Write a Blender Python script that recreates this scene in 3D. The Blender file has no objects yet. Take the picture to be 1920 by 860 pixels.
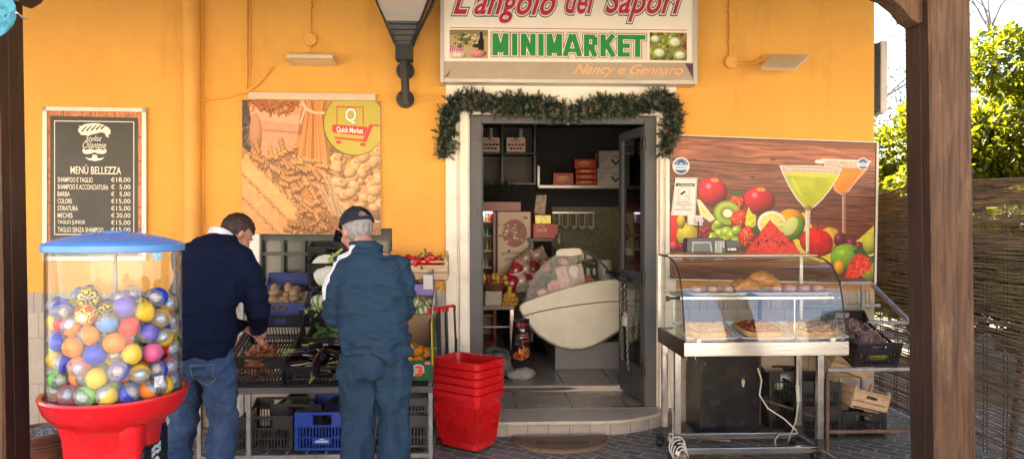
import bpy, math, random
import numpy as np
from mathutils import Vector, Matrix, Euler, noise as mnoise
R = math.radians
random.seed(7); RNG = np.random.RandomState(7)
SC = bpy.context.scene
COL = SC.collection

# ---------------------------------------------------------------- camera, world, sun, exposure
CAM = Vector((0.0, -5.85, 1.62)); YAW = R(2.4); PITCH = math.atan(10/1350.0); FPX = 1350.0
FWD = Vector((math.sin(YAW)*math.cos(PITCH), math.cos(YAW)*math.cos(PITCH), -math.sin(PITCH)))
RGT = Vector((math.cos(YAW), -math.sin(YAW), 0)); UPV = RGT.cross(FWD)
cd = bpy.data.cameras.new('camera'); cam = bpy.data.objects.new('camera', cd); COL.objects.link(cam)
cd.sensor_width = 36; cd.lens = 36*FPX/1920; cd.clip_start = 0.05; cd.clip_end = 500
cam.matrix_world = Matrix.Translation(CAM) @ Matrix((RGT, UPV, -FWD)).transposed().to_4x4()
SC.camera = cam
SUN_EL = R(44); SUN_AZ_DIR = Vector((-0.42, 0.90, 0)).normalized()      # towards the sun: behind the shop, a little left
W = bpy.data.worlds.new('World'); SC.world = W; W.use_nodes = True
nt = W.node_tree; bg = nt.nodes['Background']; sk = nt.nodes.new('ShaderNodeTexSky'); sk.sky_type = 'NISHITA'
sk.sun_disc = False; sk.sun_elevation = SUN_EL; sk.sun_rotation = math.atan2(SUN_AZ_DIR.x, SUN_AZ_DIR.y)
sk.dust_density = 0.4; sk.air_density = 1.0
nt.links.new(sk.outputs[0], bg.inputs[0]); bg.inputs[1].default_value = 0.105
sl = bpy.data.lights.new('sun', 'SUN'); sl.energy = 5.0; sl.angle = R(0.53); sl.color = (1.0, 0.95, 0.86)
so = bpy.data.objects.new('sun', sl); COL.objects.link(so)
sdir = SUN_AZ_DIR*math.cos(SUN_EL) + Vector((0, 0, math.sin(SUN_EL)))
so.rotation_euler = sdir.to_track_quat('Z', 'Y').to_euler(); so.location = (0, 0, 12)
SC.view_settings.view_transform = 'Standard'; SC.view_settings.look = 'None'
SC.view_settings.exposure = 2.8; SC.view_settings.use_white_balance = True; SC.view_settings.white_balance_temperature = 6800; SC.view_settings.white_balance_tint = 10; SC.view_settings.gamma = 1
SC.render.engine = 'CYCLES'
cy = SC.cycles; cy.use_denoising = True; cy.max_bounces = 9; cy.diffuse_bounces = 5; cy.glossy_bounces = 4
cy.transparent_max_bounces = 40; cy.transmission_bounces = 6; cy.sample_clamp_indirect = 8
cy.caustics_reflective = False; cy.caustics_refractive = False

# ---------------------------------------------------------------- helpers
def P(px, py, Y=0.0):
    """the world point at depth plane y = Y that stands at photo pixel (px, py)"""
    d = FWD*FPX + RGT*(px-960) - UPV*(py-430)
    t = (Y-CAM.y)/d.y
    return CAM + d*t
def XA(px, Y=0.0): return P(px, 430, Y).x
def ZA(py, Y=0.0, px=960): return P(px, py, Y).z
def lin(c):
    return tuple((x/12.92 if x <= 0.04045 else ((x+0.055)/1.055)**2.4) for x in c[:3])
def rgb(r, g, b): return lin((r/255, g/255, b/255))
_pinv = {}
def link(o, parent=None):
    COL.objects.link(o)
    if parent: o.parent = parent
    return o
def tag(o, label=None, cat=None, group=None, kind=None):
    if label: o['label'] = label
    if cat: o['category'] = cat
    if group: o['group'] = group
    if kind: o['kind'] = kind
    return o
ROOTM = {}
def thing(name, label, cat, loc=(0, 0, 0), rz=0.0, group=None, rot=None):
    o = bpy.data.objects.new(name, None); o.empty_display_size = 0.1; link(o)
    o.location = loc; o.rotation_euler = rot if rot else (0, 0, rz)
    ROOTM[o.name] = Matrix.Translation(Vector(loc)) @ Euler(rot if rot else (0, 0, rz)).to_matrix().to_4x4()
    return tag(o, label, cat, group)
def rootm(o):
    while o.parent: o = o.parent
    return ROOTM.get(o.name, Matrix.Identity(4))
def dup(root, loc=None, rz=None, label=None, group=None, rot=None):
    def cp(o, par):
        c = o.copy(); COL.objects.link(c)
        if par: c.parent = par
        for ch in o.children: cp(ch, c)
        return c
    r = cp(root, None)
    if loc is not None: r.location = loc
    if rz is not None: r.rotation_euler = (0, 0, rz)
    if rot is not None: r.rotation_euler = rot
    if label: r['label'] = label
    if group: r['group'] = group
    return r

MATS = {}
def mat(name, col, rough=0.55, metal=0.0, var=0.12, scale=6.0, bump=0.0, bscale=60.0, spec=0.5, coat=0.0,
        trans=0.0, dirt=None, dirt_amt=0.0, dirt_scale=3.0, stretch=None, sheen=0.0, subsurf=0.0):
    if name in MATS: return MATS[name]
    m = bpy.data.materials.new(name); m.use_nodes = True; MATS[name] = m
    n = m.node_tree.nodes; l = m.node_tree.links; b = n['Principled BSDF']
    tc = n.new('ShaderNodeTexCoord'); src = tc.outputs['Object']
    if stretch:
        mp = n.new('ShaderNodeMapping'); mp.inputs['Scale'].default_value = stretch; l.new(src, mp.inputs[0]); src = mp.outputs[0]
    ns = n.new('ShaderNodeTexNoise'); ns.inputs['Scale'].default_value = scale; ns.inputs['Detail'].default_value = 6
    ns.inputs['Roughness'].default_value = 0.65; l.new(src, ns.inputs['Vector'])
    cr = n.new('ShaderNodeValToRGB'); e = cr.color_ramp.elements
    e[0].position = 0.3; e[1].position = 0.7
    e[0].color = tuple(max(0, c*(1-var)) for c in col[:3])+(1,); e[1].color = tuple(min(1, c*(1+var)) for c in col[:3])+(1,)
    l.new(ns.outputs['Fac'], cr.inputs[0]); out = cr.outputs[0]
    if dirt:
        n2 = n.new('ShaderNodeTexNoise'); n2.inputs['Scale'].default_value = dirt_scale; n2.inputs['Detail'].default_value = 9
        n2.inputs['Roughness'].default_value = 0.75; l.new(src, n2.inputs['Vector'])
        mr = n.new('ShaderNodeMapRange'); mr.inputs[1].default_value = 0.5; mr.inputs[2].default_value = 0.72
        mr.inputs[4].default_value = dirt_amt; l.new(n2.outputs['Fac'], mr.inputs[0])
        mx = n.new('ShaderNodeMix'); mx.data_type = 'RGBA'; l.new(mr.outputs[0], mx.inputs[0]); l.new(out, mx.inputs[6])
        mx.inputs[7].default_value = tuple(dirt)+(1,); out = mx.outputs[2]
    l.new(out, b.inputs['Base Color'])
    rr = n.new('ShaderNodeMapRange'); rr.inputs[3].default_value = max(0.02, rough-0.08); rr.inputs[4].default_value = min(1, rough+0.1)
    l.new(ns.outputs['Fac'], rr.inputs[0]); l.new(rr.outputs[0], b.inputs['Roughness'])
    b.inputs['Metallic'].default_value = metal; b.inputs['Specular IOR Level'].default_value = spec
    b.inputs['Coat Weight'].default_value = coat; b.inputs['Transmission Weight'].default_value = trans
    b.inputs['Sheen Weight'].default_value = sheen
    if subsurf: b.inputs['Subsurface Weight'].default_value = subsurf; b.inputs['Subsurface Scale'].default_value = 0.01
    if bump:
        nb = n.new('ShaderNodeTexNoise'); nb.inputs['Scale'].default_value = bscale; nb.inputs['Detail'].default_value = 5
        l.new(src, nb.inputs['Vector']); bp = n.new('ShaderNodeBump'); bp.inputs['Strength'].default_value = bump
        bp.inputs['Distance'].default_value = 0.01; l.new(nb.outputs['Fac'], bp.inputs['Height']); l.new(bp.outputs[0], b.inputs['Normal'])
    return m
def creases(m, scale=7.0, dist=.012, stretch=(1, 1, 1.6), strength=.8):
    """sharp fabric creases laid over the weave as relief"""
    n = m.node_tree.nodes; l = m.node_tree.links; b = n['Principled BSDF']; tc = n.new('ShaderNodeTexCoord'); mp = n.new('ShaderNodeMapping'); mp.inputs['Scale'].default_value = stretch; l.new(tc.outputs['Object'], mp.inputs[0])
    ns = n.new('ShaderNodeTexNoise'); ns.inputs['Scale'].default_value = scale; ns.inputs['Detail'].default_value = 3; ns.inputs['Distortion'].default_value = 1.2; l.new(mp.outputs[0], ns.inputs[0])
    s_ = n.new('ShaderNodeMath'); s_.operation = 'SUBTRACT'; s_.inputs[1].default_value = .5; l.new(ns.outputs[0], s_.inputs[0]); a = n.new('ShaderNodeMath'); a.operation = 'ABSOLUTE'; l.new(s_.outputs[0], a.inputs[0])
    pw = n.new('ShaderNodeMath'); pw.operation = 'POWER'; pw.inputs[1].default_value = .6; l.new(a.outputs[0], pw.inputs[0]); bp = n.new('ShaderNodeBump'); bp.invert = True; bp.inputs['Strength'].default_value = strength; bp.inputs['Distance'].default_value = dist; l.new(pw.outputs[0], bp.inputs['Height'])
    if b.inputs['Normal'].links: l.new(b.inputs['Normal'].links[0].from_socket, bp.inputs['Normal'])
    l.new(bp.outputs[0], b.inputs['Normal'])
def glass(name, tint=(1, 1, 1), refl=1.0, rough=0.02, milk=0.0, milkcol=(0.8, 0.8, 0.8)):
    """thin pane or thin moulded plastic: see-through with Fresnel reflection"""
    if name in MATS: return MATS[name]
    m = bpy.data.materials.new(name); m.use_nodes = True; MATS[name] = m
    n = m.node_tree.nodes; l = m.node_tree.links; n.remove(n['Principled BSDF']); o = n['Material Output']
    t = n.new('ShaderNodeBsdfTransparent'); t.inputs[0].default_value = tuple(tint)+(1,)
    g = n.new('ShaderNodeBsdfGlossy'); g.inputs['Roughness'].default_value = rough
    f = n.new('ShaderNodeLayerWeight'); f.inputs[0].default_value = .5; pw = n.new('ShaderNodeMath'); pw.operation = 'POWER'; l.new(f.outputs['Facing'], pw.inputs[0]); pw.inputs[1].default_value = 4.0
    mu = n.new('ShaderNodeMath'); mu.operation = 'MULTIPLY_ADD'; mu.inputs[1].default_value = .75; mu.inputs[2].default_value = .045*refl; mu.use_clamp = True
    l.new(pw.outputs[0], mu.inputs[0]); mx = n.new('ShaderNodeMixShader'); l.new(mu.outputs[0], mx.inputs[0])
    base = t.outputs[0]
    if milk:
        d = n.new('ShaderNodeBsdfDiffuse'); d.inputs[0].default_value = tuple(milkcol)+(1,)
        m2 = n.new('ShaderNodeMixShader'); m2.inputs[0].default_value = milk; l.new(base, m2.inputs[1]); l.new(d.outputs[0], m2.inputs[2]); base = m2.outputs[0]
    l.new(base, mx.inputs[1]); l.new(g.outputs[0], mx.inputs[2]); l.new(mx.outputs[0], o.inputs[0])
    return m

class MB:
    def __init__(s): s.v = []; s.f = []; s.m = []; s.mi = 0
    def add(s, vs, fs, m=None):
        k = len(s.v); s.v += [tuple(v) for v in vs]; s.f += [tuple(i+k for i in f) for f in fs]
        s.m += [s.mi if m is None else m]*len(fs); return s
    def box(s, c, d, rot=None, m=None):
        M_ = Euler(rot).to_matrix() if rot is not None and not isinstance(rot, Matrix) else rot
        vs = []
        for z in (-.5, .5):
            for x, y in ((-.5, -.5), (.5, -.5), (.5, .5), (-.5, .5)):
                p = Vector((x*d[0], y*d[1], z*d[2]));
                if M_ is not None: p = M_ @ p
                vs.append(p+Vector(c))
        return s.add(vs, [(3, 2, 1, 0), (4, 5, 6, 7), (0, 1, 5, 4), (1, 2, 6, 5), (2, 3, 7, 6), (3, 0, 4, 7)], m)
    def bb(s, x0, x1, y0, y1, z0, z1, m=None):
        return s.box(((x0+x1)/2, (y0+y1)/2, (z0+z1)/2), (abs(x1-x0), abs(y1-y0), abs(z1-z0)), None, m)
    def bar(s, p0, p1, w, h, m=None, roll=0):
        p0 = Vector(p0); p1 = Vector(p1); d = p1-p0; L = d.length
        q = d.to_track_quat('Y', 'Z').to_matrix() @ Matrix.Rotation(roll, 3, 'Y')
        return s.box((p0+p1)/2, (w, L, h), q, m)
    def rings(s, rs, m=None, cap=True, closed=True):
        """rs: list of rings (lists of points, same count)"""
        n = len(rs[0]); vs = [p for r in rs for p in r]; fs = []
        for i in range(len(rs)-1):
            for j in range(n if closed else n-1):
                a = i*n+j; b = i*n+(j+1) % n; fs.append((a, b, b+n, a+n))
        if cap and closed:
            fs.append(tuple(range(n-1, -1, -1))); fs.append(tuple(range((len(rs)-1)*n, len(rs)*n)))
        return s.add(vs, fs, m)
    def tube(s, pts, r, n=8, m=None, cap=True, flat=1.0, up=None):
        pts = [Vector(p) for p in pts]; K = len(pts); rr = r if isinstance(r, (list, tuple)) else [r]*K
        rs = []; prev = None
        for i, p in enumerate(pts):
            t = (pts[min(i+1, K-1)]-pts[max(i-1, 0)])
            t = t.normalized() if t.length > 1e-9 else Vector((0, 0, 1))
            if prev is None:
                a = Vector(up) if up else (Vector((0, 0, 1)) if abs(t.z) < .9 else Vector((1, 0, 0)))
                u = (a-t*a.dot(t)).normalized()
            else: u = (prev-t*prev.dot(t)).normalized()
            prev = u; w = t.cross(u)
            rx, ry = rr[i] if isinstance(rr[i], (tuple, list)) else (rr[i], rr[i]*flat)
            rs.append([p+u*math.cos(2*math.pi*j/n)*rx+w*math.sin(2*math.pi*j/n)*ry for j in range(n)])
        return s.rings(rs, m, cap)
    def cyl(s, p0, p1, r, r1=None, n=16, m=None): return s.tube([p0, p1], [r, r if r1 is None else r1], n, m)
    def lathe(s, prof, c=(0, 0, 0), n=32, m=None, cap=True, sx=1, sy=1, a0=0, a1=2*math.pi):
        full = abs(a1-a0-2*math.pi) < 1e-6; c = Vector(c)
        k = n if full else n+1
        rs = [[c+Vector((r*sx*math.cos(a0+(a1-a0)*j/n), r*sy*math.sin(a0+(a1-a0)*j/n), z)) for j in range(k)] for r, z in prof]
        return s.rings(rs, m, cap and full, full)
    def ball(s, c, r, nu=12, nv=8, m=None, M_=None):
        rx, ry, rz = r if isinstance(r, (tuple, list)) else (r, r, r); c = Vector(c); rs = []
        for i in range(nv+1):
            th = math.pi*i/nv; th = min(max(th, .05), math.pi-.05)
            ring = []
            for j in range(nu):
                p = Vector((rx*math.sin(th)*math.cos(2*math.pi*j/nu), ry*math.sin(th)*math.sin(2*math.pi*j/nu), -rz*math.cos(th)))
                if M_ is not None: p = M_ @ p
                ring.append(c+p)
            rs.append(ring)
        return s.rings(rs, m)
    def prism(s, pts, y0, y1, m=None):
        """polygon of (x,z) points extruded from y0 to y1"""
        n = len(pts)
        A = sum(pts[i][0]*pts[(i+1) % n][1]-pts[(i+1) % n][0]*pts[i][1] for i in range(n))
        if A < 0: pts = pts[::-1]
        vs = [(x, y0, z) for x, z in pts]+[(x, y1, z) for x, z in pts]
        fs = [tuple(range(n)), tuple(range(2*n-1, n-1, -1))]+[((i+1) % n, i, i+n, (i+1) % n+n) for i in range(n)]
        return s.add(vs, fs, m)
    def pxprism(s, pts, Y0, Y1, m=None):
        """polygon given where it stands in the photo at depth Y0, extruded back to Y1 at its real size"""
        q = [P(x, y, Y0) for x, y in pts]
        return s.prism([(p.x, p.z) for p in q], Y0, Y1, m)
    def xf(s, M_):
        s.v = [tuple(M_ @ Vector(v)) for v in s.v]; return s
    def build(s, name, mats, parent=None, smooth=False, bevel=0.0, local=False, seg=2, kind=None, angle=35):
        me = bpy.data.meshes.new(name)
        v = s.v
        if parent is not None and not local:
            I = rootm(parent).inverted(); v = [tuple(I @ Vector(p)) for p in v]
        off = None
        if parent is None and not local:
            a = np.array(v); off = Vector(((a[:, 0].min()+a[:, 0].max())/2, (a[:, 1].min()+a[:, 1].max())/2, a[:, 2].min()))
            v = [tuple(Vector(p)-off) for p in v]
        me.from_pydata(v, [], s.f)
        mats = mats if isinstance(mats, (list, tuple)) else [mats]
        for mm in mats: me.materials.append(mm)
        if max(s.m or [0]) > 0: me.polygons.foreach_set('material_index', s.m)
        me.validate()
        o = bpy.data.objects.new(name, me); link(o, parent)
        if off is not None: o.location = off
        if smooth:
            me.polygons.foreach_set('use_smooth', [True]*len(me.polygons))
            me.set_sharp_from_angle(angle=R(angle))
        if bevel:
            b = o.modifiers.new('bevel', 'BEVEL'); b.width = bevel; b.segments = seg; b.limit_method = 'ANGLE'; b.angle_limit = R(40)
            b.harden_normals = False
        if kind: o['kind'] = kind
        me.update(); return o

def fastmesh(name, V, F, mats, parent=None, smooth=False, mi=None, local=False):
    """numpy mesh: V (n,3), F (m,k)"""
    V = np.asarray(V, dtype=np.float64); F = np.asarray(F, dtype=np.int32)
    off = None
    if parent is not None and not local:
        I = np.array(rootm(parent).inverted()); V = V @ I[:3, :3].T + I[:3, 3]
    elif parent is None and not local:
        off = np.array([(V[:, 0].min()+V[:, 0].max())/2, (V[:, 1].min()+V[:, 1].max())/2, V[:, 2].min()]); V = V-off
    me = bpy.data.meshes.new(name); k = F.shape[1]
    me.vertices.add(len(V)); me.vertices.foreach_set('co', V.ravel().astype(np.float32))
    me.loops.add(F.size); me.loops.foreach_set('vertex_index', F.ravel())
    me.polygons.add(len(F)); me.polygons.foreach_set('loop_start', np.arange(0, F.size, k, dtype=np.int32))
    mats = mats if isinstance(mats, (list, tuple)) else [mats]
    for mm in mats: me.materials.append(mm)
    if mi is not None: me.polygons.foreach_set('material_index', np.asarray(mi, dtype=np.int32))
    if smooth: me.polygons.foreach_set('use_smooth', np.ones(len(F), dtype=bool))
    me.update(); me.validate()
    o = bpy.data.objects.new(name, me); link(o, parent)
    if off is not None: o.location = off
    return o

def text(s, box, Y, m, parent, bold=0.0, shear=0.0, thick=0.0008, name='lettering', space=1.0, extra=None, slope=0.0106):
    """lettering fitted to a photo-pixel box (x0,y0,x1,y1 of the glyphs) on the plane y = Y"""
    out = []
    layers = [(bold, Y, m)]+list(extra or [])
    ref = None
    for b, YY, mm in layers:
        c = bpy.data.curves.new(name, 'FONT'); c.body = s; c.shear = shear; c.offset = b; c.space_character = space
        c.fill_mode = 'FRONT'; c.resolution_u = 4; c.align_x = 'LEFT'
        o = bpy.data.objects.new(name, c)
        me = o.to_mesh().copy(); o.to_mesh_clear(); bpy.data.objects.remove(o)
        V = np.empty(len(me.vertices)*3); me.vertices.foreach_get('co', V); V = V.reshape(-1, 3)
        if len(V) == 0: continue
        if ref is None: ref = (V[:, 0].min(), V[:, 0].max(), V[:, 1].min(), V[:, 1].max())
        u = (V[:, 0]-ref[0])/max(1e-6, ref[1]-ref[0]); w = (V[:, 1]-ref[2])/max(1e-6, ref[3]-ref[2])
        x0, y0, x1, y1 = box; px = x0+u*(x1-x0); py = y1+w*(y0-y1)+(px-x0)*slope
        I = rootm(parent).inverted() if parent else Matrix.Identity(4)
        pts = [I @ P(a, bb_, YY) for a, bb_ in zip(px, py)]
        me.vertices.foreach_set('co', np.array([tuple(p) for p in pts], dtype=np.float32).ravel())
        me.materials.clear(); me.materials.append(mm); me.update()
        out.append((me, mm))
    # one mesh for the whole writing
    V = []; F = []; MI = []; ms = []
    for me, mm in out:
        if mm not in ms: ms.append(mm)
        k = len(V); V += [tuple(v.co) for v in me.vertices]
        for p in me.polygons: F.append(tuple(i+k for i in p.vertices)); MI.append(ms.index(mm))
    me2 = bpy.data.meshes.new(name); me2.from_pydata(V, [], F)
    for mm in ms: me2.materials.append(mm)
    me2.polygons.foreach_set('material_index', MI); me2.update()
    return link(bpy.data.objects.new(name, me2), parent)

# ---------------------------------------------------------------- a small painter for printed posters and labels
def vnoise(x, y, seed=0):
    rs = np.random.RandomState(seed); G = rs.rand(64, 64)
    xi = np.floor(x).astype(int); yi = np.floor(y).astype(int); fx = x-xi; fy = y-yi
    fx = fx*fx*(3-2*fx); fy = fy*fy*(3-2*fy)
    g = lambda a, b: G[a % 64, b % 64]
    return (g(xi, yi)*(1-fx)+g(xi+1, yi)*fx)*(1-fy)+(g(xi, yi+1)*(1-fx)+g(xi+1, yi+1)*fx)*fy
def fbm(x, y, seed=0, o=4):
    t = 0; a = .5
    for i in range(o): t = t+a*vnoise(x*2**i, y*2**i, seed+i); a *= .5
    return t
class Canvas:
    def __init__(s, x0, y0, x1, y1, res, col):
        s.w = int((x1-x0)*res)+1; s.h = int((y1-y0)*res)+1; s.res = res
        s.X, s.Y = np.meshgrid(np.linspace(x0, x1, s.w), np.linspace(y0, y1, s.h)); s.bx = (x0, y0, x1, y1)
        s.I = np.ones((s.h, s.w, 3))*np.array(col)/255.0
    def mix(s, mask, col, w=None):
        I = s.I if w is None else s.I[w]
        I[...] = I*(1-mask[..., None])+(col if isinstance(col, np.ndarray) and col.ndim == 3 else np.array(col)/255.0)*mask[..., None]
    def win(s, x0, y0, x1, y1):
        bx = s.bx; fx = (s.w-1)/(bx[2]-bx[0]); fy = (s.h-1)/(bx[3]-bx[1])
        i0 = int(np.clip((x0-bx[0])*fx-3, 0, s.w-1)); i1 = int(np.clip((x1-bx[0])*fx+4, 1, s.w)); j0 = int(np.clip((y0-bx[1])*fy-3, 0, s.h-1)); j1 = int(np.clip((y1-bx[1])*fy+4, 1, s.h))
        w = (slice(j0, max(j1, j0+1)), slice(i0, max(i1, i0+1))); return w, s.X[w], s.Y[w]
    def ell(s, cx, cy, rx, ry, col, rot=0, shade=.35, hi=0.0, soft=1.0, dark=None, tex=0, tseed=1, tscale=.3):
        q = max(rx, ry)+1; w, XX, YY = s.win(cx-q, cy-q, cx+q, cy+q)
        c, sn = math.cos(R(rot)), math.sin(R(rot)); X = XX-cx; Y = YY-cy
        a = (X*c+Y*sn)/rx; b = (-X*sn+Y*c)/ry; r = np.sqrt(a*a+b*b)
        m = np.clip((1-r)*min(rx, ry)/soft+.5, 0, 1)
        nz = np.sqrt(np.clip(1-r*r, 0, 1)); li = (-X/max(rx, ry)*.45-Y/max(rx, ry)*.6+nz*.75)
        k = 1-shade+shade*1.25*li
        if tex: k = k*(1+tex*(fbm(XX*tscale, YY*tscale, tseed)-.45)*2)
        C_ = np.clip(np.array(col)/255.0*k[..., None], 0, 1)
        if hi: C_ = C_+hi*np.clip(1-np.hypot(a+.3, b+.38)/.28, 0, 1)[..., None]
        s.mix(m, np.clip(C_, 0, 1), w)
    def poly(s, pts, col, soft=.6, tex=0, tseed=2, tscale=.2):
        xs = [p[0] for p in pts]; ys = [p[1] for p in pts]; w, X, Y = s.win(min(xs), min(ys), max(xs), max(ys))
        ins = np.zeros(X.shape, bool); n = len(pts); D = np.full(X.shape, 1e9)
        for i in range(n):
            x0, y0 = pts[i]; x1, y1 = pts[(i+1) % n]
            if y0 != y1:
                cr = ((Y < y0) != (Y < y1)) & (X < (x1-x0)*(Y-y0)/(y1-y0)+x0); ins ^= cr
            dx, dy = x1-x0, y1-y0; t = np.clip(((X-x0)*dx+(Y-y0)*dy)/max(1e-9, dx*dx+dy*dy), 0, 1)
            D = np.minimum(D, np.hypot(X-x0-t*dx, Y-y0-t*dy))
        m = np.clip(np.where(ins, D, -D)/soft+.5, 0, 1); C_ = np.ones(X.shape+(3,))*np.array(col)/255.0
        if tex: C_ = np.clip(C_*(1+tex*(fbm(X*tscale, Y*tscale, tseed)-.45)*2)[..., None], 0, 1)
        s.mix(m, C_, w)
    def line(s, pts, wd, col, a=1.0, soft=.7):
        xs = [p[0] for p in pts]; ys = [p[1] for p in pts]; w, X, Y = s.win(min(xs)-wd, min(ys)-wd, max(xs)+wd, max(ys)+wd)
        D = np.full(X.shape, 1e9)
        for (x0, y0), (x1, y1) in zip(pts[:-1], pts[1:]):
            dx, dy = x1-x0, y1-y0; t = np.clip(((X-x0)*dx+(Y-y0)*dy)/max(1e-9, dx*dx+dy*dy), 0, 1)
            D = np.minimum(D, np.hypot(X-x0-t*dx, Y-y0-t*dy))
        s.mix(np.clip((wd/2-D)/soft+.5, 0, 1)*a, col, w)
    def mesh(s, name, corners, Y, parent, mtl):
        """corners: photo pixels TL, TR, BR, BL that the printed sheet covers on plane y=Y"""
        q = [P(a, b, Y) for a, b in corners]; u = np.linspace(0, 1, s.w)[None, :, None]; v = np.linspace(0, 1, s.h)[:, None, None]
        q = [np.array(tuple(c)) for c in q]
        G = (q[0]*(1-u)+q[1]*u)*(1-v)+(q[3]*(1-u)+q[2]*u)*v
        idx = np.arange(s.w*s.h).reshape(s.h, s.w)
        F = np.stack([idx[1:, :-1], idx[1:, 1:], idx[:-1, 1:], idx[:-1, :-1]], -1).reshape(-1, 4)
        o = fastmesh(name, G.reshape(-1, 3), F, mtl, parent)
        at = o.data.color_attributes.new('print', 'FLOAT_COLOR', 'POINT')
        I = np.clip(s.I, 0, 1); L = np.where(I <= .04045, I/12.92, ((I+.055)/1.055)**2.4)
        at.data.foreach_set('color', np.concatenate([L, np.ones(L.shape[:2]+(1,))], -1).ravel().astype(np.float32)); return o
def print_mat(name, rough=.35, gain=1.0):
    if name in MATS: return MATS[name]
    m = bpy.data.materials.new(name); m.use_nodes = True; MATS[name] = m; n = m.node_tree.nodes; l = m.node_tree.links
    b = n['Principled BSDF']; a = n.new('ShaderNodeAttribute'); a.attribute_name = 'print'
    tc = n.new('ShaderNodeTexCoord'); ns = n.new('ShaderNodeTexNoise'); ns.inputs['Scale'].default_value = 7; ns.inputs['Detail'].default_value = 6
    l.new(tc.outputs['Object'], ns.inputs[0]); mr = n.new('ShaderNodeMapRange'); mr.inputs[3].default_value = .86*gain; mr.inputs[4].default_value = 1.04*gain
    l.new(ns.outputs[0], mr.inputs[0]); v = n.new('ShaderNodeVectorMath'); v.operation = 'SCALE'; l.new(a.outputs[0], v.inputs[0]); l.new(mr.outputs[0], v.inputs[3])
    l.new(v.outputs[0], b.inputs['Base Color']); b.inputs['Roughness'].default_value = rough; b.inputs['Specular IOR Level'].default_value = .4; return m

# shared materials
ORANGE = mat('orange_plaster', rgb(229, 169, 78), .85, var=.07, scale=1.6, bump=.5, bscale=90, dirt=rgb(210, 146, 62), dirt_amt=.45, dirt_scale=1.1)
def add_layer(m, col, amt, scale, stretch, lo=.55, hi=.75):
    """a further irregular layer of staining over a material's colour"""
    n = m.node_tree.nodes; l = m.node_tree.links; b = n['Principled BSDF']; src = b.inputs['Base Color'].links[0].from_socket
    tc = n.new('ShaderNodeTexCoord'); mp = n.new('ShaderNodeMapping'); mp.inputs['Scale'].default_value = stretch; l.new(tc.outputs['Object'], mp.inputs[0])
    ns = n.new('ShaderNodeTexNoise'); ns.inputs['Scale'].default_value = scale; ns.inputs['Detail'].default_value = 10; ns.inputs['Roughness'].default_value = .7; l.new(mp.outputs[0], ns.inputs[0])
    mr = n.new('ShaderNodeMapRange'); mr.inputs[1].default_value = lo; mr.inputs[2].default_value = hi; mr.inputs[4].default_value = amt; l.new(ns.outputs[0], mr.inputs[0])
    mx = n.new('ShaderNodeMix'); mx.data_type = 'RGBA'; l.new(mr.outputs[0], mx.inputs[0]); l.new(src, mx.inputs[6]); mx.inputs[7].default_value = tuple(col)+(1,); l.new(mx.outputs[2], b.inputs['Base Color'])
add_layer(ORANGE, rgb(160, 106, 50), .36, 3.0, (1, 1, .12)); add_layer(ORANGE, rgb(240, 188, 108), .35, 2.2, (1, 1, 1), .52, .7)
ORPIPE = mat('orange_painted_pipe', rgb(228, 168, 78), .6, var=.06, dirt=rgb(180, 110, 40), dirt_amt=.3)
WHITE = mat('white_paint', rgb(236, 230, 216), .5, var=.05, dirt=rgb(160, 150, 135), dirt_amt=.4, dirt_scale=5)
ALU = mat('aluminium', (.62, .62, .61), .32, metal=.85, var=.08, bump=.05, bscale=120)
STEEL = mat('brushed_steel', (.62, .60, .57), .22, metal=1, var=.1, scale=20, stretch=(.05, 1, 1), bump=.04, bscale=60)
GALV = mat('galvanised_steel', (.30, .31, .32), .5, metal=.55, var=.25, scale=12, dirt=(.14, .10, .07), dirt_amt=.5, dirt_scale=9)
RUST = mat('rusty_steel', (.16, .10, .07), .7, metal=.3, var=.4, scale=10, bump=.2)
GREYFR = mat('grey_door_aluminium', rgb(80, 82, 86), .5, metal=.2, var=.06, dirt=rgb(60, 60, 60), dirt_amt=.3)
DARK = mat('dark_metal', rgb(34, 36, 40), .45, metal=.2, var=.15)
BLACKP = mat('black_plastic', (.018, .018, .02), .42, var=.3, scale=14, dirt=(.05, .046, .042), dirt_amt=.35, dirt_scale=8)
PRINT = print_mat('printed_sheet')
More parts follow.
